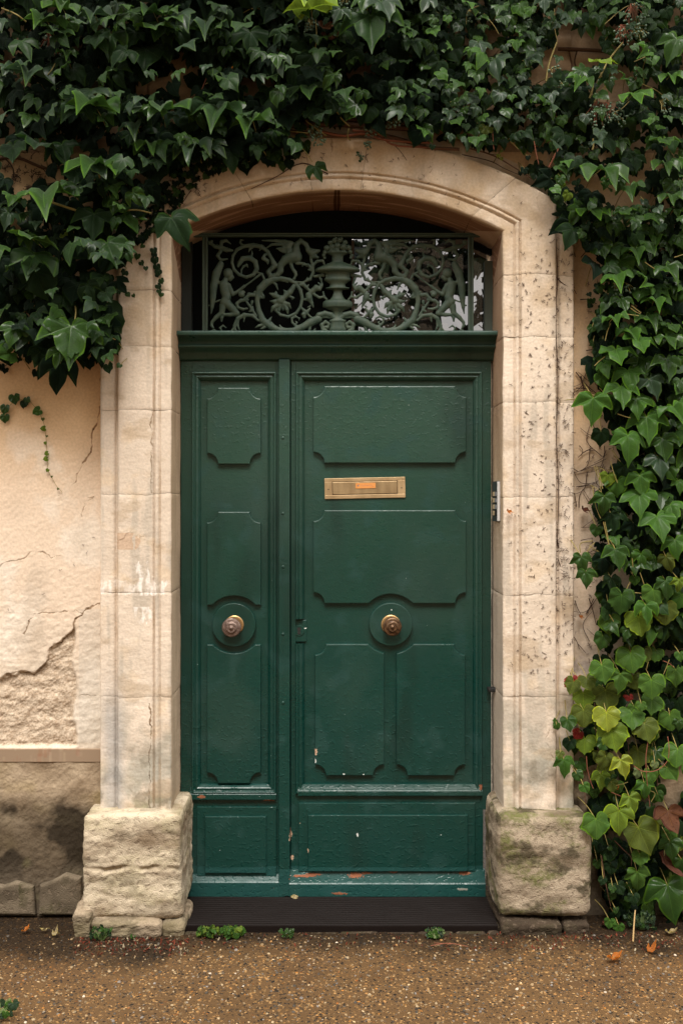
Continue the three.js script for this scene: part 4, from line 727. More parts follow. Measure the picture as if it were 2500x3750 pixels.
{
  const both = (name, g) => { part(name, g, M.iron, grille); part(name, mirrored(g), M.iron, grille); };
  const ring = (cx, cy, r, a0, a1, w0, w1, n = 18, sq = 1) => Array.from({ length: n + 1 }, (_, i) => { const t = i / n, a = lerp(a0, a1, t) * RAD; return [cx + r * Math.cos(a), cy + r * sq * Math.sin(a), lerp(w0, w1, t)]; });
  // large lower scroll with its acanthus stem
  const lower = [
    [[1330, 1000, 44], [1240, 1040, 42], [1150, 1090, 34], [1050, 1130, 30], [900, 1132, 27], [790, 1085, 33], [695, 1010, 36], [652, 900, 28], [632, 800, 24], [642, 720, 30], [668, 650, 40], [730, 585, 40], [820, 540, 33], [900, 532, 26], [1000, 548, 21], [1080, 592, 19], [1130, 670, 20], [1150, 760, 18], [1130, 860, 17], [1080, 930, 16], [990, 972, 16], [900, 950, 16], [852, 900, 18], [850, 850, 22]],
    [[710, 1060, 18], [650, 1075, 14], [612, 1095, 6]], [[750, 1050, 22], [775, 1010, 16], [800, 972, 5]], [[860, 1110, 22], [815, 1070, 16], [795, 1030, 5]], [[950, 1130, 20], [905, 1095, 14], [888, 1062, 5]], [[1020, 1130, 20], [960, 1118, 14], [935, 1098, 5]], [[720, 1090, 16], [690, 1105, 10], [668, 1110, 5]],
    [[1190, 1078, 16], [1080, 1082, 13], [1036, 1040, 12], [1030, 992, 11], [1072, 968, 12], [1116, 990, 9], [1112, 1010, 7]], [[1060, 1070, 10], [1090, 1040, 9], [1070, 1020, 5]],
    [[1240, 1080, 20], [1230, 1140, 14], [1270, 1150, 12], [1300, 1110, 9]],
    [[660, 680, 20], [700, 735, 16], [712, 762, 6]], [[655, 700, 18], [610, 690, 14], [585, 705, 6]], [[800, 560, 16], [850, 605, 14], [870, 660, 8]], [[890, 545, 14], [935, 560, 10], [985, 580, 5]],
  ];
  both('scroll', castForm(lower, { seed: 2 }));
  const flower = [
    [[910, 770, 42], [900, 790, 44]], [[880, 750, 26], [830, 725, 28], [776, 704, 8]], [[850, 700, 16], [845, 680, 8]], [[880, 790, 24], [830, 800, 24], [782, 792, 8]], [[880, 830, 28], [820, 870, 26], [792, 918, 7]], [[950, 750, 22], [960, 690, 18], [935, 664, 7]], [[955, 740, 26], [1010, 690, 30], [1055, 620, 24]], [[1010, 740, 14], [1048, 755, 12], [1030, 775, 6]], [[930, 810, 26], [990, 830, 22], [1018, 875, 7]], [[940, 830, 24], [975, 890, 20], [985, 938, 7]], [[900, 840, 24], [880, 900, 18]], [[925, 830, 14], [930, 890, 12]],
  ];
  both('flower', castForm(flower, { seed: 3, flat: 0.8 }));
  // small upper spiral and the corner leaf
  const upper = [
    [[712, 535, 13], [690, 482, 12], [640, 465, 12]],
    [[835, 385, 34], [800, 310, 20], [755, 225, 19], [685, 168, 22], [590, 150, 24], [480, 162, 20], [402, 202, 18], [355, 272, 15], [344, 350, 15], [368, 432, 16], [430, 492, 16], [510, 517, 17], [590, 490, 20], [628, 420, 24], [612, 342, 26], [550, 298, 28], [470, 305, 27], [432, 355, 24], [415, 392, 14]],
    [[560, 295, 16], [575, 250, 10], [572, 214, 6]], [[450, 470, 11], [452, 430, 9], [475, 395, 12], [510, 375, 12], [528, 405, 6]], [[470, 158, 12], [438, 120, 11], [446, 90, 9], [478, 92, 6]], [[600, 160, 16], [550, 195, 12], [535, 230, 5]], [[680, 180, 14], [660, 210, 8]],
    [[760, 250, 12], [715, 262, 13], [705, 300, 22], [750, 330, 20], [755, 365, 8]],
    [[350, 210, 12], [285, 205, 24], [212, 178, 26], [145, 165, 20], [82, 112, 14]], [[215, 175, 18], [225, 112, 20], [275, 95, 16], [328, 135, 7]], [[180, 170, 14], [175, 140, 7]], [[90, 130, 18], [110, 105, 16]], [[215, 215, 20], [178, 272, 18], [215, 320, 15], [290, 308, 9]],
  ];
  both('scroll', castForm(upper, { seed: 4 }));
  // crouching winged figure blowing a horn
  const figure = [
    [[298, 468, 50], [300, 480, 50]], [[335, 520, 27], [320, 540, 24]], [[350, 505, 11], [364, 522, 7]], [[272, 540, 25], [258, 580, 34]], [[250, 605, 50], [262, 680, 47], [282, 750, 44], [262, 805, 50]],
    [[215, 590, 24], [300, 612, 28], [330, 670, 25], [352, 714, 21], [400, 690, 18], [452, 648, 15], [482, 622, 17]], [[474, 632, 10], [560, 570, 9], [655, 494, 13], [668, 486, 14]],
    [[290, 820, 44], [350, 880, 38], [400, 935, 30], [320, 950, 21], [248, 948, 17], [226, 985, 15], [224, 1020, 11]], [[238, 850, 38], [225, 930, 28], [160, 980, 22], [112, 1035, 16], [110, 1075, 15], [132, 1104, 10]],
    [[190, 575, 18], [150, 555, 16]], [[215, 365, 32], [160, 470, 37], [135, 620, 40], [126, 750, 32], [116, 860, 18], [104, 938, 5]], [[232, 380, 16], [190, 500, 16], [172, 570, 14]], [[78, 842, 8], [110, 838, 9]], [[160, 800, 9], [210, 780, 9]],
  ];
  both('winged_figure', castForm(figure, { seed: 6, flat: 0.72, cell: 0.0017, k: 0.002 }));
  const sprout = [
    [[455, 712, 36], [462, 690, 22]], [[430, 680, 12], [490, 690, 10]], [[600, 722, 22], [540, 718, 22], [495, 765, 17], [510, 800, 8]], [[650, 735, 24], [690, 752, 14]], [[525, 775, 13], [445, 785, 19], [398, 820, 17], [410, 865, 15], [470, 885, 15], [520, 878, 10]], [[622, 962, 14], [580, 900, 14], [520, 810, 13]], [[560, 905, 16], [540, 912, 8]], [[575, 800, 18], [570, 830, 12]], [[580, 860, 12], [590, 890, 8]],
    [[645, 1015, 14], [575, 958, 18], [482, 950, 22], [410, 992, 22], [372, 1075, 16], [382, 1132, 14], [442, 1160, 12], [502, 1138, 7]], [[415, 1000, 14], [410, 1080, 12], [430, 1122, 8]], [[490, 960, 14], [478, 1030, 6]], [[370, 1095, 12], [320, 1155, 10], [235, 1150, 10], [205, 1100, 10], [240, 1074, 10], [276, 1098, 7]], [[80, 1145, 10], [140, 1130, 14], [205, 1160, 10]],
  ];
  both('leaf_spray', castForm(sprout, { seed: 7 }));
  // long-necked winged beast
  const beast = [
    [[1215, 205, 26], [1262, 235, 46], [1300, 225, 30], [1342, 213, 16]], [[1270, 270, 30], [1330, 292, 13]], [[1250, 290, 20], [1245, 320, 10]], [[1225, 215, 27], [1192, 140, 25], [1130, 100, 25], [1082, 145, 30], [1078, 220, 44], [1082, 285, 60], [1030, 290, 60], [960, 315, 48], [902, 380, 36], [898, 450, 32], [862, 492, 27], [790, 512, 24], [760, 455, 23], [815, 405, 26], [835, 370, 18]],
    [[1025, 130, 26], [940, 112, 24], [850, 100, 16], [688, 95, 7]], [[1010, 160, 24], [900, 140, 18], [800, 142, 14], [728, 188, 7]], [[1000, 200, 30], [930, 190, 22], [855, 190, 8]], [[990, 230, 24], [930, 222, 16], [885, 210, 7]], [[985, 165, 34], [1000, 240, 34]],
    [[1015, 340, 26], [1030, 400, 18], [1050, 445, 15], [1078, 490, 15], [1058, 535, 13], [1020, 552, 7]], [[1060, 440, 14], [1075, 460, 14]], [[1090, 355, 22], [1170, 360, 13], [1202, 392, 9]],
  ];
  both('winged_beast', castForm(beast, { seed: 8, flat: 0.7, k: 0.002 }));
  const stem = [
    [[1062, 570, 10], [1150, 580, 12], [1235, 545, 14], [1275, 465, 16], [1270, 390, 18], [1250, 320, 14], [1250, 280, 12]], [[1275, 378, 16], [1320, 335, 17], [1385, 328, 15], [1412, 392, 7]], [[1262, 425, 16], [1215, 375, 15], [1160, 372, 12], [1150, 395, 6]], [[1240, 545, 16], [1205, 545, 12], [1210, 515, 5]], [[1255, 440, 12], [1215, 430, 8]],
    [[1115, 605, 12], [1165, 605, 20], [1215, 655, 15], [1285, 715, 16], [1345, 752, 14], [1400, 742, 13], [1432, 775, 12]], [[1225, 600, 6], [1205, 630, 12]], [[1250, 690, 26], [1310, 640, 32], [1345, 655, 22], [1370, 620, 15], [1332, 582, 8]], [[1380, 600, 10], [1360, 540, 14], [1340, 500, 10]], [[1290, 510, 14], [1390, 490, 20], [1400, 505, 10]], [[1222, 725, 34], [1230, 755, 34], [1258, 815, 18], [1275, 860, 9]], [[1160, 775, 12], [1205, 772, 18]], [[1240, 850, 10], [1212, 862, 6]], [[1145, 875, 13], [1175, 905, 18], [1205, 935, 13], [1245, 975, 10], [1300, 995, 10]], [[1235, 880, 12], [1205, 915, 18]], [[1165, 945, 26], [1172, 975, 18]], [[1390, 690, 12], [1400, 740, 10]],
  ];
  both('leaf_spray', castForm(stem, { seed: 9, flat: 0.7 }));
  const console_ = [
    [[1308, 985, 20], [1340, 955, 30], [1410, 935, 30], [1480, 950, 30], [1545, 1010, 28]], [[1320, 1000, 12], [1400, 975, 12], [1470, 985, 12]],
    [[1555, 1120, 16], [1520, 1140, 18], [1455, 1155, 20], [1390, 1125, 22], [1372, 1065, 20], [1415, 1030, 18], [1458, 1055, 15], [1440, 1098, 15], [1415, 1090, 16]],
  ];
  both('volute', castForm(console_, { seed: 10, flat: 0.7 }));
  // urn on its pedestal: turned profiles, flattened
  const turned = (prof) => { const g = new THREE.LatheGeometry(prof.map(([v, h]) => new THREE.Vector2(Math.max(0.0005, h * GS), gy(v))), 40); g.scale(1, 1, 0.42); g.translate(gx(AXIS), 0, GZ); return g; };
  part('urn', turned([[1160, 40], [1158, 100], [1100, 95], [1095, 86], [1035, 82], [1030, 96], [1010, 96], [1004, 70], [960, 48], [905, 60], [880, 130], [872, 140], [862, 172], [815, 172], [800, 160], [786, 140], [778, 90], [740, 62], [690, 48], [662, 60], [655, 130], [640, 134], [630, 92], [600, 88], [570, 125], [558, 150], [535, 152], [532, 138], [475, 138], [468, 190], [455, 252], [432, 258], [415, 236], [398, 205], [360, 110], [340, 62], [270, 66], [250, 120], [240, 132], [225, 130], [215, 80]].reverse()), M.iron, grille);
  for (let k = -2; k <= 2; k++) { const g = new THREE.CylinderGeometry(14 * GS, 17 * GS, 62 * GS, 8); g.translate(gx(AXIS + k * 62), gy(504), GZ + 0.011 - Math.abs(k) * 0.0035); part('baluster', g, M.iron, grille); }
  const fr = mulberry(6);
  for (const [u, v, r] of [[1470, 130, 30], [1520, 105, 34], [1580, 100, 32], [1640, 125, 32], [1430, 190, 34], [1490, 180, 40], [1555, 165, 42], [1620, 180, 40], [1680, 190, 34], [1410, 235, 26], [1700, 235, 26], [1395, 270, 22], [1715, 272, 22], [1405, 300, 18], [1705, 300, 18], [1545, 215, 34], [1480, 220, 28], [1625, 220, 28], [1535, 80, 20], [1600, 78, 18]]) {
    const g = new THREE.SphereGeometry(r * GS, 14, 10); g.scale(1, 1, 0.7); g.translate(gx(u), gy(v), GZ + 0.006 + fr() * 0.006); part('fruit', g, M.iron, grille);
  }
  // frame bars with a groove down the face
  const bar = (x0, x1, y0, y1) => { const hor = x1 - x0 > y1 - y0, w = (hor ? y1 - y0 : x1 - x0), a = w * 0.36; return merge(hor ? [box(x0, x1, y0, y0 + a, GZ - 0.009, GZ + 0.009, 0.0015), box(x0, x1, y1 - a, y1, GZ - 0.009, GZ + 0.009, 0.0015), box(x0, x1, y0 + a - 0.0005, y1 - a + 0.0005, GZ - 0.008, GZ + 0.003, 0.0005)] : [box(x0, x0 + a, y0, y1, GZ - 0.0091, GZ + 0.0091, 0.0015), box(x1 - a, x1, y0, y1, GZ - 0.0091, GZ + 0.0091, 0.0015), box(x0 + a - 0.0005, x1 - a + 0.0005, y0, y1, GZ - 0.0081, GZ + 0.0031, 0.0005)]); };
  const X = (p) => wx(p, GZ), Y = (p) => wy(p, GZ);
  part('frame_bar', bar(X(700), X(1772), Y(868), Y(855)), M.iron, grille);
  part('frame_bar', bar(X(742), X(761), Y(1225), Y(869)), M.iron, grille); part('frame_bar', bar(X(1713), X(1732), Y(1225), Y(869)), M.iron, grille);
  part('frame_bar', box(X(742), X(1732), Y(1232), Y(1224), GZ - 0.009, GZ + 0.008, 0.001), M.iron, grille);
}
// ------------------------------------------------------------------ behind the wall: a tree in the courtyard, seen through the transom
{
  const rnd = mulberry(303), t = thing('courtyard_tree', 'dark bare-branched tree seen through the transom glass against the pale sky', 'tree', [0, 0, 0]);
  const limbs = [], leaves = new THREE.PlaneGeometry(0.09, 0.05), bark = std({ color: lin(0.03, 0.024, 0.018), roughness: 0.9 });
  part('trunk', tube([[1.05, 0, -4.6, 0.16], [1.0, 1.6, -4.55, 0.13], [0.86, 2.7, -4.5, 0.11], [0.8, 3.6, -4.5, 0.08], [0.9, 4.6, -4.5, 0.05]], 10, 24), bark, t);
  const tips = [];
  const grow = (x, y, z, dx, dy, dz, len, r, depth) => {
    const pts = [[x, y, z, r]]; let X = x, Y = y, Z = z;
    for (let i = 1; i <= 4; i++) { dx += (rnd() - 0.5) * 0.5; dy += (rnd() - 0.5) * 0.4; dz += (rnd() - 0.5) * 0.4; const L = Math.hypot(dx, dy, dz); X += dx / L * len / 4; Y += dy / L * len / 4; Z += dz / L * len / 4; pts.push([X, Y, Z, r * (1 - i * 0.19)]); if (depth < 3 && i > 1) { for (let q = 0; q < 2; q++) grow(X, Y, Z, dx + (rnd() - 0.5) * 1.6, dy + (rnd() - 0.5) * 1.1, dz + (rnd() - 0.5) * 1.6, len * 0.55, r * 0.5, depth + 1); } if (depth >= 1) tips.push([X, Y, Z]); }
    limbs.push(tube(pts, 5, 8));
  };
  for (let k = 0; k < 13; k++) { const a = rnd() * 6.28, h = 2.3 + k * 0.19; grow(0.85 + (h - 3) * 0.02, h, -4.5, Math.cos(a), 0.05 + rnd() * 0.5, Math.sin(a) * 0.6, 0.9 + rnd() * 0.7, 0.035, 1); }
  part('limb', merge(limbs), bark, t, { kind: 'stuff' });
  const N = 13000, im = new THREE.InstancedMesh(leaves, std({ color: lin(0.02, 0.03, 0.014), roughness: 0.8 }), N), o = new THREE.Object3D();
  for (let k = 0; k < N; k++) { const p = tips[Math.floor(rnd() * tips.length)]; o.position.set(p[0] + (rnd() - 0.5) * 0.24, p[1] + (rnd() - 0.5) * 0.16, p[2] + (rnd() - 0.5) * 0.3); o.rotation.set(rnd() * 6, rnd() * 6, rnd() * 6); o.scale.setScalar(0.5 + rnd()); o.updateMatrix(); im.setMatrixAt(k, o.matrix); }
  im.name = 'crown'; im.castShadow = im.receiveShadow = true; im.userData.kind = 'stuff'; t.add(im);
  // low outbuilding at the back of the courtyard
  const hs = thing('garden_shed', 'low brown outbuilding glimpsed through the lower transom glass', 'shed', [0.55, 0, -7.2]);
  const br = std({ color: lin(0.09, 0.055, 0.035), roughness: 0.9 });
  part('wall', box(-0.55, 0.5, 0, 3.18, -0.5, 0.5, 0.01), br, hs); part('roof', box(-0.65, 0.6, 3.18, 3.24, -0.6, 0.6, 0.01), std({ color: lin(0.05, 0.03, 0.022), roughness: 0.9 }), hs);
}

// ------------------------------------------------------------------ unseen house added across the street, behind the camera: it keeps the low sky off the doorway
{
  const t = thing('unseen_street_house', 'unseen plain house front added across the street to block the low sky', 'house', [0, 0, 7.6]);
  const pl = std({ color: lin(0.34, 0.28, 0.21), roughness: 0.95 }), wd = std({ color: lin(0.10, 0.13, 0.14), roughness: 0.5 });
  part('wall', box(-11, 11, 0, 6.6, 0, 5, 0.02), pl, t); part('roof', box(-11.2, 11.2, 6.6, 6.9, -0.35, 5.2, 0.02), std({ color: lin(0.25, 0.11, 0.07), roughness: 0.9 }), t);
  for (let k = -4; k <= 4; k++) for (const y of [1.0, 4.0]) { part('window', box(k * 2.4 - 0.45, k * 2.4 + 0.45, y, y + 1.5, -0.02, 0.05, 0.005), wd, t); part('sill', box(k * 2.4 - 0.55, k * 2.4 + 0.55, y - 0.1, y, -0.1, 0.05, 0.01), pl, t); }
}
// ------------------------------------------------------------------ leaves
// right half of each outline from the notch at the stalk (0, 0) round to the tip; unit = leaf width about 1
const OUTLINE = {
  tri: [[0.0, 0.01], [0.05, 0.10], [0.13, 0.18], [0.24, 0.205], [0.35, 0.16], [0.43, 0.06], [0.49, -0.07], [0.56, -0.24], [0.47, -0.265], [0.38, -0.25], [0.305, -0.235], [0.275, -0.29], [0.27, -0.38], [0.245, -0.48], [0.17, -0.58], [0.08, -0.69], [0.0, -0.83]],
  bat: [[0.0, 0.01], [0.06, 0.11], [0.16, 0.19], [0.29, 0.20], [0.40, 0.12], [0.47, 0.0], [0.50, -0.14], [0.485, -0.29], [0.455, -0.44], [0.39, -0.36], [0.32, -0.26], [0.24, -0.19], [0.20, -0.24], [0.205, -0.36], [0.185, -0.48], [0.10, -0.62], [0.0, -0.78]],
  heart: [[0.0, 0.0], [0.04, 0.11], [0.13, 0.20], [0.25, 0.215], [0.36, 0.16], [0.43, 0.06], [0.455, -0.07], [0.435, -0.20], [0.38, -0.32], [0.31, -0.41], [0.22, -0.50], [0.12, -0.58], [0.05, -0.65], [0.0, -0.72]],
  round: [[0.0, 0.0], [0.05, 0.12], [0.14, 0.21], [0.26, 0.235], [0.37, 0.185], [0.44, 0.09], [0.475, -0.02], [0.47, -0.14], [0.495, -0.235], [0.43, -0.29], [0.37, -0.34], [0.34, -0.42], [0.26, -0.47], [0.20, -0.53], [0.10, -0.60], [0.0, -0.70]],
};
const VEINS = { tri: [[0, -1], [0.84, -0.42], [-0.84, -0.42], [0.75, 0.5], [-0.75, 0.5]], bat: [[0, -1], [0.74, -0.66], [-0.74, -0.66], [0.8, 0.45], [-0.8, 0.45]], heart: [[0, -1], [0.75, -0.55], [-0.75, -0.55], [0.8, 0.5], [-0.8, 0.5]], round: [[0, -1], [0.85, -0.42], [-0.85, -0.42], [0.75, 0.5], [-0.75, 0.5]] };
function outlinePts(kind, per) {
  const c = new THREE.CatmullRomCurve3(OUTLINE[kind].map((p) => new THREE.Vector3(p[0], p[1], 0)), false, 'centripetal', 0.5), R = [];
  for (let i = 0; i <= per; i++) { const p = c.getPoint(i / per); R.push([p.x, p.y]); }
  return R.concat(R.slice(1, -1).reverse().map((p) => [-p[0], p[1]]));
}
// leaf lying in its own plane, stalk at the origin, tip towards -y, upper side +z
function leafGeo(kind, { per = 16, rings = 3, fold = 0.3, droop = 0.35, wave = 0.03, asym = 0, seed = 1, cup = 0, quilt = 0 }) {
  const wr = (a) => 1 + 0.10 * n2(Math.cos(a) * 1.6 + seed * 3.1, Math.sin(a) * 1.6 + seed) + 0.03 * n2(a * 5, seed), sk = 0.16 * Math.sin(seed * 5.7), O = outlinePts(kind, per).map(([x, y]) => { const w = wr(Math.atan2(y, x)); return [(x * (1 + (x > 0 ? 0.5 : -0.5) * sk) + 0.12 * sk * y) * w, y * w]; }), n = O.length, V = VEINS[kind], pos = [], uv = [], idx = [];
  const Z = (x, y, t) => {
    const r = Math.hypot(x, y); if (r < 1e-5) return 0;
    let best = 9; for (const v of V) { const L = Math.hypot(v[0], v[1]), dt = (x * v[0] + y * v[1]) / L; if (dt > 0) best = Math.min(best, Math.abs(x * v[1] - y * v[0]) / L); }
    if (best > 8) best = r;
    let z = fold * Math.min(best, 0.17) * 1.4 - droop * (x * x * 0.8 + y * y * (y < 0 ? 1 : 0.25)) + cup * r * r + wave * Math.sin(Math.atan2(y, x) * 7 + seed * 2.1) * t * t + (0.09 * n3(x * 3 + seed * 7, y * 3, seed) + 0.035 * n3(x * 8, y * 8, seed * 5)) * t;
    if (quilt) z += quilt * Math.abs(Math.sin(best * 26 + r * 5)) * (1 - t * 0.3);
    return z + asym * x * Math.abs(x);
  };
  const put = (x, y, t) => { pos.push(x, y, Z(x, y, t)); uv.push(x * 0.8 + 0.5, (y + 0.3) * 0.8 + 0.5); };
  put(0, 0, 0);
  for (let k = 1; k <= rings; k++) for (let i = 0; i < n; i++) { const t = Math.pow(k / rings, 0.8), tooth = k === rings && per > 12 ? 1 + (kind === 'round' ? 0.035 : 0.02) * Math.sin(i * 2.4 + seed) : 1; put(O[i][0] * t * tooth, O[i][1] * t * tooth, t); }
  for (let i = 0; i < n; i++) { const j = (i + 1) % n; idx.push(0, 1 + j, 1 + i); for (let k = 0; k < rings - 1; k++) { const a = 1 + k * n, b = a + n; idx.push(a + i, a + j, b + j, a + i, b + j, b + i); } }
  const g = new THREE.BufferGeometry(); g.setAttribute('position', new THREE.BufferAttribute(new Float32Array(pos), 3)); g.setAttribute('uv', new THREE.BufferAttribute(new Float32Array(uv), 2)); g.setIndex(idx); g.computeVertexNormals();
  const nm = g.attributes.normal; if (nm.getZ(0) < 0) { for (let i = 0; i < idx.length; i += 3) { const t = idx[i]; idx[i] = idx[i + 1]; idx[i + 1] = t; } g.setIndex(idx); g.computeVertexNormals(); }
  return g;
}
// leaf texture: mottled blade, pale veins, yellowish rim; colours relative to the leaf's own tint
function leafTex(kind, seed, dry) {
  const n = 384, c = document.createElement('canvas'); c.width = c.height = n; const g = c.getContext('2d'), X = (x) => (x * 0.8 + 0.5) * n, Y = (y) => n - ((y + 0.3) * 0.8 + 0.5) * n;
  const im = g.createImageData(n, n), r = mulberry(seed);
  for (let j = 0; j < n; j++) for (let i = 0; i < n; i++) { const t = 0.44 + 0.16 * fbm2(i / n * 5 + seed, j / n * 5, 4) + 0.05 * n2(i / n * 60, j / n * 60), y = 0.16 * fbm2(i / n * 3 + seed * 3, j / n * 3, 3), o = (j * n + i) * 4; im.data[o] = toS(t * (1 + y)); im.data[o + 1] = toS(t); im.data[o + 2] = toS(t * (1 - y)); im.data[o + 3] = 255; }
  g.putImageData(im, 0, 0);
  const O = outlinePts(kind, 24); g.lineCap = 'round';
  const path = () => { g.beginPath(); O.forEach((p, i) => i ? g.lineTo(X(p[0]), Y(p[1])) : g.moveTo(X(p[0]), Y(p[1]))); g.closePath(); };
  for (const [w, a] of [[26, 0.16], [15, 0.34], [8, 0.85]]) { path(); g.lineWidth = w; g.strokeStyle = dry ? `rgba(120,80,60,${a})` : `rgba(255,248,150,${a})`; g.stroke(); }
  const vein = (x, y, dx, dy, len, w, depth) => {
    g.strokeStyle = `rgba(246,244,190,${depth ? 0.3 : 0.72})`; g.lineWidth = w; g.beginPath(); g.moveTo(X(x), Y(y)); const bx = x + dx * len * 0.5 + dy * len * 0.04, by = y + dy * len * 0.5 - dx * len * 0.04; g.quadraticCurveTo(X(bx), Y(by), X(x + dx * len), Y(y + dy * len)); g.stroke();
    if (depth < 1) for (let k = 1; k < 6; k++) for (const s of [-1, 1]) { const t = k / 6.5, ang = Math.atan2(dy, dx) + s * 0.75; vein(x + dx * len * t, y + dy * len * t, Math.cos(ang), Math.sin(ang), len * 0.42 * (1 - t * 0.6), w * 0.45, depth + 1); }
  };
  VEINS[kind].forEach((v, i) => { const L = Math.hypot(...v); vein(0, 0, v[0] / L, v[1] / L, i === 0 ? 0.66 : i < 3 ? 0.5 : 0.26, 4.2, 0); });
  if (dry !== undefined && dry) for (let k = 0; k < 60; k++) { g.fillStyle = `rgba(60,30,20,${0.1 + 0.2 * r()})`; g.beginPath(); g.arc(r() * n, r() * n, 2 + r() * 10, 0, 7); g.fill(); }
  return canvasTex(c, true);
}
const LTEX = { tri: leafTex('tri', 3), bat: leafTex('bat', 5), heart: leafTex('heart', 7), round: leafTex('round', 9) }, DRYTEX = leafTex('tri', 12, true);
// leaf colours (linear), deep carrying the shade inside the ivy, later scaled up because the texture's blade is mid grey
const TINT = {
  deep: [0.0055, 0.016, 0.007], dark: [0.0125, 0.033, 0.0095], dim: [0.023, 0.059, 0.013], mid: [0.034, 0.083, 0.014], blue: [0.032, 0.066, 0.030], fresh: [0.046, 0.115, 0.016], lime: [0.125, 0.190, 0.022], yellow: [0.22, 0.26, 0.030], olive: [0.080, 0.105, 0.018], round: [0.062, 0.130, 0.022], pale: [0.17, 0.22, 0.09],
  red: [0.22, 0.022, 0.018], rust: [0.10, 0.032, 0.017], brown: [0.12, 0.05, 0.026], orange: [0.46, 0.15, 0.03], straw: [0.42, 0.33, 0.18],
};
const leafMats = {};
function leafMat(kind, tint) {
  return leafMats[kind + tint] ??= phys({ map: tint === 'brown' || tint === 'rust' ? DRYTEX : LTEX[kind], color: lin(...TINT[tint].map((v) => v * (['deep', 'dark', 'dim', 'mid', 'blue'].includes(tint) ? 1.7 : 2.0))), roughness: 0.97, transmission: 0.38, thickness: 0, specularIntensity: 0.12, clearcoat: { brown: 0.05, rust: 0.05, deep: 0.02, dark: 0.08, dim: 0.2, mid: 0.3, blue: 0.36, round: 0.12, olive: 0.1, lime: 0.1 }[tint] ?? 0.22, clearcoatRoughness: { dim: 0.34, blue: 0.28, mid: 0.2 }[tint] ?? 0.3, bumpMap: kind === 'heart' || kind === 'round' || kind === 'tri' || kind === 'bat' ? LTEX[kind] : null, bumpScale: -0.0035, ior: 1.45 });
}
const LG = {};
for (const kind of ['tri', 'bat', 'heart', 'round']) LG[kind] = [0, 1, 2, 3, 4].map((i) => leafGeo(kind, { per: kind === 'heart' ? 12 : 18, rings: kind === 'heart' ? 2 : 4, fold: kind === 'round' ? 0.12 : 0.30 + 0.16 * (i % 3), droop: kind === 'round' ? 0.18 + 0.12 * (i % 3) : 0.28 + 0.18 * ((i * 2) % 3), wave: kind === 'round' ? 0.025 : 0.03, asym: (i - 2) * 0.16, seed: i + 1.3, quilt: kind === 'round' ? 0.018 : 0 }));
LG.curl = [0, 1, 2].map((i) => leafGeo('tri', { per: 14, rings: 4, fold: -0.4, droop: -1.4, cup: 0.7 + 0.3 * i, wave: 0.09, asym: 0.3 * (i - 1), seed: i * 3 + 2 }));
LG.wing = [0, 1, 2, 3, 4].map((i) => leafGeo(i % 2 ? 'bat' : 'tri', { per: 20, rings: 5, fold: 0.45 + 0.25 * (i % 3), droop: 0.34 + 0.16 * ((i * 2) % 3), wave: 0.05, asym: (i - 2) * 0.2, seed: i * 1.7 + 6 }));
const LOW = {}; for (const kind of ['tri', 'bat', 'heart', 'round']) LOW[kind] = [0, 1, 2].map((i) => leafGeo(kind, { per: 8, rings: 2, fold: 0.3, droop: 0.3 + 0.15 * i, seed: i + 4 }));

const _o = new THREE.Object3D(), _e = new THREE.Euler(), _q1 = new THREE.Quaternion(), _q2 = new THREE.Quaternion();
// rot: turn in the wall plane (positive = tip swings to the left as seen), pitch: upper side turned to the sky, yaw: turned sideways
function poseLeaf(o, x, y, z, s, rot, pitch, yaw) {
  o.position.set(x, y, z); o.scale.setScalar(s);
  _q1.setFromEuler(_e.set(-pitch * RAD, 0, 0)); _q2.setFromEuler(_e.set(0, yaw * RAD, -rot * RAD, 'YXZ')); _e.order = 'XYZ'; o.quaternion.copy(_q2).multiply(_q1);
}
function makePlant(name, label, group) {
  const t = thing(name, label, 'ivy', [0, 0, 0], group); t.userData.store = null; delete t.userData.store;
  const P = { t, rnd: mulberry(label.length * 977 + 5), heroes: 0, bits: [], stems: [], berries: [], marks: [] };
  return P;
}
const CURLS = new Set(['curl']);
function hero(P, kind, px, py, w, rot, pitch, tint, o = {}) {
  const r = P.rnd, z = o.z ?? ZW + 0.07 + r() * 0.09 + (pitch > 40 ? 0.05 : 0), s = w * (DIST - z) / FOCAL * (kind === 'tri' ? 0.92 : kind === 'bat' ? 1.0 : 1.06), yaw = o.yaw ?? (r() - 0.5) * 36;
  const wing = pitch >= 50 && (kind === 'tri' || kind === 'bat'), list = LG[wing ? 'wing' : kind], vi = o.v ?? Math.floor(r() * list.length), g = list[vi]; if (wing) { pitch = Math.min(88, pitch + 10); kind = vi % 2 ? 'bat' : 'tri'; }
  const mat = leafMat(kind === 'curl' ? 'tri' : kind, tint);
  const m = part('leaf', g, mat, P.t);
  poseLeaf(m, 0, 0, 0, s, rot, pitch, yaw); m.updateMatrix();
  const c = new THREE.Vector3(0, -0.27, 0).applyMatrix4(m.matrix);                  // the middle of the blade goes to the measured place
  m.position.set(wx(px, z) - c.x, wy(py, z) - c.y, z - c.z * 0.5); P.heroes++;
  if (o.label) m.userData.label = o.label;
  if (o.stalk !== 0) { const j = m.position, b = [j.x + (r() - 0.5) * 0.06 + Math.sin(rot * RAD) * 0.05, j.y + (o.up ?? (pitch > 40 ? -0.03 - r() * 0.05 : 0.02 + r() * 0.06)), ZW + 0.008]; P.stems.push(['stalk', [[j.x, j.y, j.z, 0.0013], [lerp(j.x, b[0], 0.45), lerp(j.y, b[1], 0.35) + 0.012, lerp(j.z, b[2], 0.5), 0.0015], [b[0], b[1], b[2], 0.0019]]]); }
  return m;
}
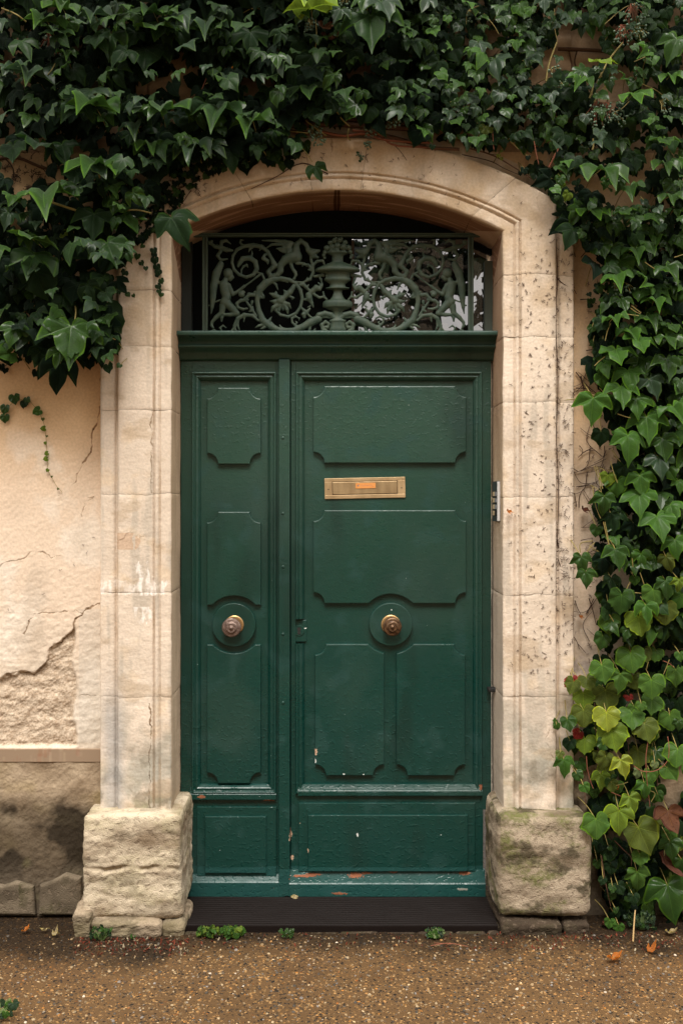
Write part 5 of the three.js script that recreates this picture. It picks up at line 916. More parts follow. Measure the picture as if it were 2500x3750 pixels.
const inPoly = (p, x, y) => { let c = false; for (let i = 0, j = p.length - 1; i < p.length; j = i++) if ((p[i][1] > y) !== (p[j][1] > y) && x < (p[j][0] - p[i][0]) * (y - p[i][1]) / (p[j][1] - p[i][1]) + p[i][0]) c = !c; return c; };
// scatter leaves over a patch of wall given in photo coordinates
function scatter(P, poly, n, o) {
  const r = P.rnd; let x0 = 1e9, x1 = -1e9, y0 = 1e9, y1 = -1e9; poly.forEach((p) => { x0 = Math.min(x0, p[0]); x1 = Math.max(x1, p[0]); y0 = Math.min(y0, p[1]); y1 = Math.max(y1, p[1]); });
  for (let k = 0, tries = 0; k < n && tries < n * 30; tries++) {
    const px = lerp(x0, x1, r()), py = lerp(y0, y1, r()); if (!inPoly(poly, px, py)) continue;
    if (o.holes && o.holes.some((h) => ((px - h[0]) / h[2]) ** 2 + ((py - h[1]) / h[3]) ** 2 < 1 && r() < (h[4] ?? 0.92))) { continue; }
    if (o.clump && fbm2(px * 0.007 + o.clump, py * 0.007, 3) < (o.thr ?? -0.08)) continue;
    k++;
    const kind = o.kinds[Math.floor(r() * o.kinds.length)], w = lerp(o.w[0], o.w[1], r() * r()), z = ZW + lerp(o.z[0], o.z[1], r()), tint = o.tints[Math.floor(r() * o.tints.length)];
    const rot = (r() - 0.5) * (o.rot ?? 80), pitch = lerp(o.pitch[0], o.pitch[1], r()), yaw = (r() - 0.5) * (o.yaw ?? 60);
    if (o.own && P.heroes < 296) hero(P, kind, px, py, w, rot, pitch, tint, { z, yaw, stalk: r() < 0.3 ? 1 : 0 });
    else {
      const s = w * (DIST - z) / FOCAL, g = LOW[kind][Math.floor(r() * 3)]; poseLeaf(_o, wx(px, z), wy(py, z) + s * 0.25, z, s, rot, pitch, yaw); _o.updateMatrix();
      P.bits.push([g, _o.matrix.clone(), kind, tint]);
    }
  }
}
const STALK = std({ color: lin(0.22, 0.17, 0.045), roughness: 0.7 }), WOOD = std({ color: lin(0.11, 0.06, 0.038), roughness: 0.85 }), REDSTEM = std({ color: lin(0.20, 0.075, 0.045), roughness: 0.75 }), DEADWOOD = std({ color: lin(0.062, 0.034, 0.024), roughness: 0.9 }), BERRY = std({ color: lin(0.075, 0.125, 0.075), roughness: 0.45 });
const stemMat = { stalk: STALK, wood: WOOD, red: REDSTEM, dead: DEADWOOD };
function stem(P, kind, pts, r0, r1, z = 0.03, wob = 0.006) { const n = pts.length; P.stems.push([kind, pts.map((p, i) => { const zz = ZW + (p[2] ?? z); return [wx(p[0], zz) + (P.rnd() - 0.5) * wob, wy(p[1], zz) + (P.rnd() - 0.5) * wob, zz, lerp(r0, r1, i / (n - 1))]; })]); }
function berries(P, px, py, n, spread, z = 0.07) {
  const r = P.rnd, Z = ZW + z, cx = wx(px, Z), cy = wy(py, Z), root = [cx - 0.01, cy + spread * 0.9, Z - 0.02], list = [], twigs = [];
  for (let k = 0; k < n; k++) {
    const a = r() * 6.28, d = Math.sqrt(r()) * spread, p = [cx + Math.cos(a) * d, cy + Math.sin(a) * d * 0.8 - spread * 0.2, Z + (r() - 0.3) * 0.03], s = 0.0030 + r() * 0.0016, g = new THREE.SphereGeometry(s, 9, 7); g.translate(...p); list.push(g);
    if (k % 2 === 0) twigs.push(tube([[...root, 0.0011], [lerp(root[0], p[0], 0.5) + 0.004, lerp(root[1], p[1], 0.45), lerp(root[2], p[2], 0.5), 0.0009], [...p, 0.0007]], 4, 4));
  }
  P.berries.push(merge(list)); P.stems.push([n > 30 ? 'red' : 'stalk', null, merge(twigs)]);
}
// dried holding pads of old shoots left on the stone
function pads(P, x, y, z, s, n = 6) {
  const r = P.rnd, out = [], a0 = r() * 6.28, main = [[x - Math.cos(a0) * s, y - Math.sin(a0) * s, z, s * 0.09], [x, y, z + s * 0.12, s * 0.09], [x + Math.cos(a0 + 0.4) * s, y + Math.sin(a0 + 0.4) * s, z, s * 0.05]];
  out.push(tube(main, 4, 4));
  for (let k = 0; k < n; k++) { const a = r() * 6.28, t = (r() - 0.5) * 1.2, bx = x + Math.cos(a0) * s * t, by = y + Math.sin(a0) * s * t, L = s * (0.35 + 0.5 * r()), ex = bx + Math.cos(a) * L, ey = by + Math.sin(a) * L; out.push(tube([[bx, by, z + s * 0.08, s * 0.055], [ex, ey, z, s * 0.045]], 3, 1)); const d = new THREE.IcosahedronGeometry(s * 0.11, 0); d.scale(1, 1, 0.5); d.translate(ex, ey, z); out.push(d); }
  P.marks.push(merge(out));
}
function finishPlant(P) {
  const by = {}; for (const [g, m, kind, tint] of P.bits) { const key = kind + '|' + tint; (by[key] ??= []).push(g.clone().applyMatrix4(m)); }
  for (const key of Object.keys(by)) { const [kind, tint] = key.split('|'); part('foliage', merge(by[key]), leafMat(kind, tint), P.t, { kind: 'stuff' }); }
  const ks = {}; for (const [k, pts, g] of P.stems) (ks[k] ??= []).push(g ?? tube(pts, k === 'stalk' ? 5 : 6, Math.max(4, (pts.length - 1) * 4)));
  for (const k of Object.keys(ks)) part(k === 'stalk' ? 'leaf_stalk' : 'stem', merge(ks[k]), stemMat[k], P.t, { kind: 'stuff' });
  for (const g of P.berries) part('berry_cluster', g, BERRY, P.t, { kind: 'stuff' });
  if (P.marks.length) part('dried_tendril', merge(P.marks), DEADWOOD, P.t, { kind: 'stuff' });
}
// ------------------------------------------------------------------ the ivy on the left
const IVY = 'ivy growing over the wall round the doorway';
const ivyL = makePlant('wall_ivy', 'dark large-leaved ivy hanging over the plaster wall left of the arch', IVY);
{
  const P = ivyL, h = (k, x, y, w, rot, pitch, t, o) => hero(P, k, x, y, w * 0.9, rot, pitch, { fresh: 'mid', mid: P.rnd() < 0.3 ? 'mid' : 'dim' }[t] ?? t, o);
  h('tri', 230, 22, 168, 0, 72, 'fresh', { z: 0.40 }); h('tri', 165, 78, 195, 8, 66, 'mid', { z: 0.38 }); h('tri', 345, 55, 160, -8, 62, 'blue', { z: 0.36 }); h('bat', 428, 25, 70, 10, 30, 'blue', { z: 0.36 });
  h('tri', 553, 38, 180, 0, 76, 'mid', { z: 0.38 }); h('bat', 568, 100, 165, -10, 60, 'mid', { z: 0.37 }); h('bat', 403, 158, 150, 2, 22, 'mid', { z: 0.34 }); h('tri', 640, 110, 80, -20, 50, 'mid', { z: 0.33 });
  h('tri', 112, 268, 220, 6, 62, 'blue', { z: 0.37 }); h('bat', 70, 375, 140, 0, 26, 'dark', { z: 0.30 }); h('tri', 30, 345, 60, 20, 40, 'dark');
  h('tri', 335, 385, 255, 4, 72, 'mid', { z: 0.42, v: 2 }); h('tri', 330, 352, 170, -8, 45, 'blue', { z: 0.34 }); h('tri', 594, 396, 255, -4, 74, 'mid', { z: 0.42, v: 3 }); h('tri', 495, 458, 140, -5, 54, 'blue', { z: 0.38 });
  h('tri', 148, 530, 205, 10, 62, 'dark', { z: 0.35 }); h('tri', 235, 548, 150, -12, 45, 'dark', { z: 0.32 }); h('bat', 556, 530, 130, -6, 62, 'mid', { z: 0.38 }); h('tri', 705, 540, 190, -4, 52, 'blue', { z: 0.38 }); h('tri', 770, 525, 150, -35, 36, 'deep', { z: 0.35 });
  h('tri', 350, 600, 255, 0, 74, 'mid', { z: 0.42, v: 1 });
  h('tri', 170, 708, 285, -6, 68, 'fresh', { z: 0.42, v: 4 }); h('heart', 280, 700, 70, -20, 45, 'mid', { z: 0.40 }); h('tri', 30, 795, 110, 10, 36, 'blue', { z: 0.36 }); h('tri', 60, 745, 100, 20, 50, 'dark', { z: 0.33 });
  h('tri', 345, 815, 172, 2, 30, 'dark', { z: 0.36 }); h('tri', 125, 872, 215, 6, 76, 'fresh', { z: 0.42, v: 0 }); h('tri', 405, 915, 175, -18, 40, 'mid', { z: 0.39 }); h('tri', 297, 905, 70, 20, 30, 'dark', { z: 0.35 }); h('tri', 470, 935, 70, -25, 20, 'mid', { z: 0.37 });
  h('bat', 122, 962, 190, 4, 44, 'mid', { z: 0.40 }); h('tri', 15, 978, 80, 8, 40, 'fresh', { z: 0.38 }); h('tri', 650, 828, 200, -28, 32, 'dark', { z: 0.40, yaw: 14 }); h('heart', 237, 858, 40, -60, 50, 'lime');
  h('tri', 262, 1240, 255, 2, 34, 'mid', { z: 0.40, v: 2 }); h('tri', 52, 1222, 130, 14, 28, 'fresh', { z: 0.37 }); h('tri', 90, 1245, 70, -8, 24, 'mid'); h('bat', 215, 1372, 165, 10, 4, 'deep', { z: 0.33 }); h('heart', 150, 1312, 85, -6, 14, 'dark', { z: 0.32 }); h('heart', 28, 1296, 95, 60, 62, 'mid', { z: 0.34 });
  h('round', 386, 1172, 62, -20, 45, 'fresh'); h('round', 372, 1128, 56, 10, 50, 'fresh'); h('heart', 420, 1275, 58, 12, 20, 'mid'); h('heart', 370, 1306, 66, 4, 14, 'dark'); h('heart', 398, 1350, 48, -12, 16, 'dark'); h('heart', 328, 1332, 54, -5, 8, 'deep'); h('heart', 436, 1340, 28, 40, 30, 'mid'); h('heart', 106, 1320, 34, 0, 12, 'deep'); h('heart', 130, 1368, 36, 20, 20, 'deep'); h('heart', 378, 1236, 30, 40, 40, 'lime'); h('heart', 398, 1228, 30, -30, 40, 'lime');
  h('heart', 76, 1162, 44, 0, 14, 'mid'); h('heart', 107, 1132, 40, 20, 10, 'dark'); h('heart', 148, 1105, 46, -10, 16, 'dark'); h('heart', 140, 1155, 44, -40, 30, 'mid'); h('heart', 190, 1152, 50, 20, 30, 'dark'); h('heart', 240, 1125, 60, -4, 20, 'dark'); h('heart', 290, 1035, 52, 16, 14, 'dark'); h('heart', 320, 1060, 60, -14, 18, 'dark'); h('heart', 375, 1065, 64, 8, 8, 'dark'); h('heart', 80, 1090, 46, 6, 10, 'deep');
  h('heart', 430, 905, 36, 0, 14, 'mid'); h('heart', 455, 1000, 34, 30, 18, 'dark'); h('heart', 425, 1150, 34, -20, 24, 'mid'); h('heart', 418, 1178, 40, 10, 24, 'dark');
  const area = [[-160, -360], [760, -360], [860, 250], [800, 560], [600, 620], [520, 780], [450, 980], [420, 1100], [420, 1330], [330, 1340], [230, 1330], [120, 1300], [-160, 1300]];
  const holes = [[90, 560, 120, 90, 0.9], [120, 690, 110, 60, 0.8], [110, 830, 110, 40, 0.8], [230, 640, 90, 60, 0.7], [60, 640, 70, 80, 0.85], [650, 300, 120, 70, 0.75], [290, 980, 60, 50, 0.6], [320, 560, 60, 40, 0.6]];
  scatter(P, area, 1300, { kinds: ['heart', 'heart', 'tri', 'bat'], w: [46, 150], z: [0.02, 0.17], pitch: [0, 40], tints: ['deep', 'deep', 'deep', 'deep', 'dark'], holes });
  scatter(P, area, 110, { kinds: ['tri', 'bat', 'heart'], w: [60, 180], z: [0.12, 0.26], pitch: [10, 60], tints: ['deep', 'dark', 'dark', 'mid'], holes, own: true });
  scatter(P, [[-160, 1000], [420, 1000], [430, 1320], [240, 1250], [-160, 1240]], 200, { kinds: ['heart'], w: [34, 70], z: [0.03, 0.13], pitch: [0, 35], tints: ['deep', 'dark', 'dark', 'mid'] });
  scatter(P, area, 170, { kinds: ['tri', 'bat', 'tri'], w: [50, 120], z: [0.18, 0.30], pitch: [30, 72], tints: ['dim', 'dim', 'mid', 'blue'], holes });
  // small leaves creeping over the left haunch of the arch
  scatter(P, [[430, 760], [560, 640], [800, 560], [820, 610], [700, 690], [620, 790], [560, 860], [480, 960], [420, 960]], 190, { kinds: ['heart', 'heart', 'tri'], w: [18, 46], z: [0.07, 0.10], pitch: [0, 26], tints: ['deep', 'deep', 'dark', 'mid'], clump: 3, thr: -0.12 });
  // little shoots trailing down the jamb
  for (const [x, y, s, t] of [[565, 920, 22, 'dark'], [563, 935, 18, 'deep'], [568, 955, 24, 'dark'], [576, 980, 22, 'dark'], [580, 1000, 22, 'dark'], [577, 1010, 14, 'deep'], [592, 1030, 18, 'mid'], [582, 1050, 20, 'dark'], [584, 1068, 16, 'mid'], [588, 1080, 14, 'mid'], [594, 1080, 12, 'fresh'], [503, 940, 20, 'mid'], [520, 965, 18, 'mid'], [535, 984, 15, 'mid'], [437, 1070, 16, 'mid'], [470, 1080, 16, 'mid'], [490, 1083, 12, 'fresh'], [420, 1050, 22, 'dark'], [500, 880, 22, 'dark'], [530, 870, 30, 'dark'], [545, 850, 26, 'dark'], [450, 880, 24, 'mid']])
    h('heart', x, y, s * 1.5, (P.rnd() - 0.5) * 70, 12, t, { z: ZF + 0.018, stalk: 0 });
  stem(P, 'stalk', [[562, 905], [566, 950], [578, 1000], [585, 1050], [592, 1086]], 0.0011, 0.0007, 0.068); stem(P, 'stalk', [[415, 1040], [440, 1068], [470, 1080], [494, 1086]], 0.0011, 0.0007, 0.068); stem(P, 'stalk', [[495, 930], [515, 955], [538, 986]], 0.0011, 0.0007, 0.068);
  stem(P, 'stalk', [[190, 742, 0.2], [250, 760, 0.21], [310, 778, 0.2]], 0.0045, 0.004); stem(P, 'stalk', [[440, 775, 0.14], [500, 770, 0.19], [555, 778, 0.22]], 0.003, 0.0025); stem(P, 'stalk', [[272, 1100, 0.12], [280, 1140, 0.16], [276, 1174, 0.17]], 0.003, 0.0025); stem(P, 'stalk', [[5, 32, 0.2], [60, 55, 0.22], [100, 78, 0.2]], 0.003, 0.0025); stem(P, 'stalk', [[208, 215, 0.15], [190, 250, 0.2], [178, 272, 0.2]], 0.002, 0.0016); stem(P, 'stalk', [[350, 1230, 0.1], [352, 1290], [345, 1330]], 0.0014, 0.001); stem(P, 'stalk', [[360, 640, 0.2], [370, 680, 0.12], [380, 720, 0.06]], 0.0035, 0.0028); stem(P, 'stalk', [[450, 960, 0.09], [438, 1000, 0.09], [430, 1022, 0.09]], 0.0014, 0.0012);
  stem(P, 'wood', [[-60, 600], [60, 575], [180, 620], [330, 590], [420, 640]], 0.006, 0.005, 0.015); stem(P, 'wood', [[100, 690], [220, 670], [330, 640], [480, 560], [650, 520]], 0.007, 0.005, 0.02); stem(P, 'red', [[290, 740], [330, 700], [360, 670], [380, 640]], 0.006, 0.004, 0.04); stem(P, 'wood', [[480, 780], [560, 730], [660, 690], [780, 640]], 0.003, 0.0015, 0.07); stem(P, 'wood', [[430, 860], [520, 800], [640, 770], [700, 700]], 0.0025, 0.0015, 0.07); stem(P, 'dead', [[470, 900], [500, 840], [530, 790]], 0.002, 0.001, 0.066);
  stem(P, 'dead', [[-20, 760], [60, 745], [130, 755], [200, 720]], 0.004, 0.002, 0.012); stem(P, 'dead', [[0, 560], [50, 620], [40, 700]], 0.003, 0.002, 0.012); stem(P, 'dead', [[250, 560], [262, 620], [258, 680]], 0.003, 0.002, 0.012); stem(P, 'red', [[60, 440], [90, 480], [100, 520]], 0.0025, 0.002, 0.03); stem(P, 'wood', [[-20, 1190], [40, 1160], [90, 1130], [120, 1090]], 0.002, 0.0015, 0.1);
  berries(P, 180, 160, 46, 0.055, 0.12); berries(P, 200, 205, 34, 0.04, 0.12); berries(P, 195, 1050, 18, 0.03, 0.1);
  for (let k = 0; k < 120; k++) { const px = 440 + P.rnd() * 380, py = 560 + (820 - px) * 0.75 + (P.rnd() - 0.4) * 150; const u = archDist(wx(px, ZF), wy(py, ZF)); if (u > 0.005 && u < 0.19) pads(P, wx(px, ZF), wy(py, ZF), ZF + 0.006, 0.005 + P.rnd() * 0.006, 5); }
  for (let k = 0; k < 60; k++) pads(P, wx(-10 + P.rnd() * 220), wy(600 + P.rnd() * 160), ZW + 0.006, 0.008 + P.rnd() * 0.01, 6);
  for (const [x, y] of [[378, 1962], [342, 1990], [355, 2015], [310, 2060], [263, 2078], [202, 2162], [80, 2215], [32, 2303], [38, 2432], [22, 2650], [5, 2343], [28, 2246]]) pads(P, wx(x), wy(y), ZW + 0.005, 0.006, 5);
  finishPlant(P);
}
// the thin shoot hanging over the bare plaster
{
  const P = makePlant('ivy_shoot', 'thin yellow-green ivy shoot trailing down over the bare cracked plaster', null);
  const h = (...a) => hero(P, ...a);
  for (const [k, x, y, s, rot, t] of [['heart', 18, 1500, 36, 10, 'mid'], ['heart', 20, 1533, 32, 0, 'mid'], ['heart', 55, 1463, 40, -10, 'mid'], ['heart', 88, 1482, 28, 10, 'dark'], ['heart', 100, 1468, 28, -10, 'mid'], ['heart', 135, 1508, 34, 60, 'fresh'], ['heart', 158, 1536, 13, 0, 'olive'], ['heart', 158, 1569, 20, 80, 'lime'], ['heart', 172, 1598, 9, 0, 'olive'], ['heart', 167, 1623, 13, -10, 'lime'], ['heart', 170, 1661, 17, 70, 'lime'], ['heart', 168, 1681, 18, 80, 'lime'], ['heart', 175, 1723, 13, 30, 'lime'], ['heart', 190, 1746, 8, 0, 'olive'], ['heart', 213, 1791, 9, 30, 'olive'], ['heart', 6, 1345, 26, 0, 'deep'], ['heart', 20, 1358, 24, 10, 'deep'], ['heart', 40, 1330, 22, 0, 'deep'], ['heart', 68, 1318, 24, 0, 'deep']]) h(k, x, y, s * 1.15, rot, 16, t, { z: ZW + 0.012, stalk: 0 });
  stem(P, 'stalk', [[-10, 1520], [30, 1490], [60, 1470], [100, 1462], [122, 1482], [140, 1505], [158, 1540], [166, 1580], [171, 1620], [173, 1670], [178, 1725], [192, 1752], [212, 1785], [228, 1803], [222, 1812], [214, 1814]], 0.0013, 0.0007, 0.008, 0.001);
  stem(P, 'dead', [[0, 1355], [40, 1325], [70, 1300], [85, 1285]], 0.0014, 0.001, 0.01, 0.001);
  finishPlant(P);
}
// ------------------------------------------------------------------ over the arch
const ivyT = makePlant('wall_ivy', 'dense shaded ivy over the crown of the stone arch with bare red stems', IVY);
{
  const P = ivyT, h = (k, x, y, w, rot, pitch, t, o) => hero(P, k, x, y, w, rot, pitch, { fresh: 'mid', mid: 'dim' }[t] ?? t, o);
  h('bat', 755, 95, 155, -6, 52, 'blue', { z: 0.38 }); h('tri', 720, 45, 80, 10, 30, 'dark'); h('tri', 795, 402, 195, 6, 58, 'mid', { z: 0.40 }); h('tri', 915, 450, 185, -6, 58, 'fresh', { z: 0.38, v: 2 }); h('tri', 860, 430, 90, 10, 40, 'mid');
  h('bat', 1142, 240, 150, 0, 16, 'dark', { z: 0.33 }); h('bat', 918, 150, 140, 0, 20, 'dark', { z: 0.33 }); h('tri', 1130, 328, 170, -6, 56, 'mid', { z: 0.36 }); h('tri', 1030, 145, 95, 6, 26, 'dark'); h('tri', 1072, 125, 70, -10, 26, 'mid');
  h('tri', 1060, 532, 74, -10, 22, 'mid'); h('heart', 1006, 572, 64, -20, 20, 'mid'); h('bat', 1162, 630, 82, -24, 12, 'mid', { z: 0.27, stalk: 0 }); h('heart', 985, 520, 60, 10, 20, 'dark'); h('heart', 897, 598, 40, 60, 40, 'mid');
  h('tri', 1130, 20, 215, -6, 82, 'lime', { z: 0.46 }); h('tri', 1238, 50, 95, 20, 34, 'blue', { z: 0.42 }); h('tri', 1355, 95, 230, -4, 36, 'mid', { z: 0.42 }); h('tri', 1405, 25, 150, -8, 45, 'blue', { z: 0.44 }); h('tri', 1335, 10, 90, 10, 48, 'fresh', { z: 0.42 }); h('heart', 1260, 130, 90, 30, 30, 'mid', { z: 0.36 }); h('tri', 1285, 150, 90, 0, 16, 'dark');
  h('curl', 1185, 112, 62, 4, 5, 'brown', { z: 0.34 }); h('curl', 1228, 150, 70, -6, 8, 'brown', { z: 0.32 }); h('curl', 838, 262, 40, 0, 10, 'orange', { z: 0.26 });
  h('tri', 1330, 320, 130, 0, 12, 'deep', { z: 0.27 }); h('tri', 1395, 320, 110, -10, 12, 'deep'); h('tri', 1480, 380, 90, 6, 10, 'dark', { z: 0.30 }); h('tri', 1440, 250, 100, 0, 10, 'deep');
  h('heart', 1080, 380, 36, 20, 24, 'mid'); h('heart', 1065, 400, 34, -20, 24, 'mid'); h('tri', 1110, 385, 50, 0, 20, 'mid'); h('tri', 1172, 388, 52, 20, 20, 'fresh'); h('heart', 1205, 405, 44, -20, 24, 'mid'); h('heart', 1240, 412, 40, 10, 16, 'mid'); h('heart', 1245, 450, 34, 30, 20, 'fresh'); h('heart', 1295, 408, 38, 10, 14, 'fresh'); h('heart', 1335, 410, 40, -10, 14, 'mid'); h('tri', 985, 340, 80, 0, 30, 'mid'); h('tri', 975, 365, 90, 10, 22, 'dark'); h('heart', 1150, 470, 40, 0, 20, 'mid'); h('heart', 1098, 470, 50, 0, 15, 'mid');
  h('heart', 1582, 540, 24, 10, 8, 'dark', { stalk: 0 }); h('heart', 1310, 560, 12, 10, 8, 'mid', { z: 0.235, stalk: 0 }); h('heart', 1318, 590, 12, -30, 8, 'mid', { z: 0.235, stalk: 0 });
  const area = [[700, -360], [1620, -360], [1620, 480], [1500, 470], [1250, 470], [1120, 500], [1040, 600], [860, 600], [760, 560], [760, 200]];
  const holes = [[930, 330, 90, 60, 0.85], [1400, 250, 170, 90, 0.55], [1300, 480, 260, 60, 0.9], [1560, 500, 120, 50, 0.8], [1330, 380, 70, 30, 0.8]];
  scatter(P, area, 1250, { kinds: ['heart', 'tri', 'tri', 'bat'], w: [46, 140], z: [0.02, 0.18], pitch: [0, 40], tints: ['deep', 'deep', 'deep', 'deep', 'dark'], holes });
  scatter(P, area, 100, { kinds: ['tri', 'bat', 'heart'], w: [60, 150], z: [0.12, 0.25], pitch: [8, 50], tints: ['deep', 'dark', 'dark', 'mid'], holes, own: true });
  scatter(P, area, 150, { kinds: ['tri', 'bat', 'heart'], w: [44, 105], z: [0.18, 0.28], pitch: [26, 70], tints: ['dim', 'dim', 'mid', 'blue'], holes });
  scatter(P, [[760, 560], [1060, 560], [1120, 520], [1130, 560], [1060, 610], [900, 600], [800, 630]], 60, { kinds: ['heart'], w: [24, 60], z: [0.06, 0.12], pitch: [0, 25], tints: ['deep', 'dark', 'mid'] });
  stem(P, 'wood', [[960, 470], [1100, 485], [1220, 500], [1340, 492], [1440, 500], [1560, 540], [1680, 545]], 0.007, 0.006, 0.07); stem(P, 'red', [[1170, 480], [1260, 495], [1330, 490], [1400, 510], [1500, 520], [1570, 525]], 0.005, 0.0035, 0.095); stem(P, 'red', [[1290, 475], [1380, 490], [1430, 525], [1560, 540]], 0.004, 0.003, 0.09); stem(P, 'wood', [[1000, 440], [1150, 445], [1300, 440], [1450, 450]], 0.012, 0.009, 0.05); stem(P, 'wood', [[1050, 462], [1200, 455], [1350, 462], [1500, 470]], 0.010, 0.010, 0.06);
  stem(P, 'stalk', [[1182, 350, 0.14], [1220, 390, 0.15], [1252, 435, 0.13], [1278, 465, 0.1]], 0.0028, 0.0022); stem(P, 'stalk', [[1058, 482, 0.1], [1090, 484, 0.13], [1130, 488, 0.13]], 0.0022, 0.0018); stem(P, 'stalk', [[1068, 502, 0.12], [1130, 500, 0.14]], 0.002, 0.0018); stem(P, 'stalk', [[1118, 440, 0.12], [1160, 470, 0.14], [1195, 495, 0.13]], 0.0024, 0.002); stem(P, 'stalk', [[1085, 412, 0.1], [1130, 425, 0.12], [1150, 438, 0.12]], 0.0018, 0.0015); stem(P, 'stalk', [[1092, 528, 0.09], [1120, 560, 0.12], [1142, 596, 0.115]], 0.0014, 0.0011); stem(P, 'stalk', [[1386, 490, 0.12], [1396, 470, 0.15], [1402, 458, 0.15]], 0.0028, 0.0024); stem(P, 'stalk', [[1276, 470, 0.1], [1274, 500, 0.13], [1285, 512, 0.12]], 0.0024, 0.002); stem(P, 'stalk', [[1158, 70, 0.2], [1162, 130, 0.19], [1154, 195, 0.18]], 0.0018, 0.0014); stem(P, 'stalk', [[1420, 408, 0.1], [1430, 430, 0.12], [1434, 445, 0.1]], 0.002, 0.0018);
  stem(P, 'red', [[770, 190, 0.05], [765, 260, 0.08], [745, 310, 0.1], [722, 360, 0.1]], 0.0022, 0.0018); stem(P, 'stalk', [[755, 308, 0.1], [782, 290, 0.12]], 0.0014, 0.001);
  stem(P, 'stalk', [[880, 55, 0.12], [930, 30, 0.16], [975, 45, 0.14]], 0.0018, 0.0014); stem(P, 'dead', [[1440, 530], [1470, 560], [1490, 590]], 0.0012, 0.0008, 0.066); stem(P, 'dead', [[1200, 640], [1110, 600], [1010, 650], [920, 690]], 0.0022, 0.0012, 0.067);
  berries(P, 1155, 475, 26, 0.026, 0.13); berries(P, 1165, 510, 22, 0.026, 0.13); berries(P, 1355, 475, 20, 0.026, 0.13); berries(P, 1440, 450, 18, 0.026, 0.13); berries(P, 1345, 530, 14, 0.014, 0.1); berries(P, 1315, 570, 12, 0.016, 0.075); berries(P, 1130, 85, 30, 0.04, 0.16); berries(P, 1270, 8, 16, 0.03, 0.2);
  for (let k = 0; k < 130; k++) { const px = 980 + P.rnd() * 960, py = 520 + P.rnd() * 240, u = archDist(wx(px, ZF), wy(py, ZF)); if (u > 0.004 && u < 0.19 && P.rnd() < 0.75) pads(P, wx(px, ZF), wy(py, ZF), ZF + 0.006, 0.003 + P.rnd() * 0.006, 4); }
  finishPlant(P);
}
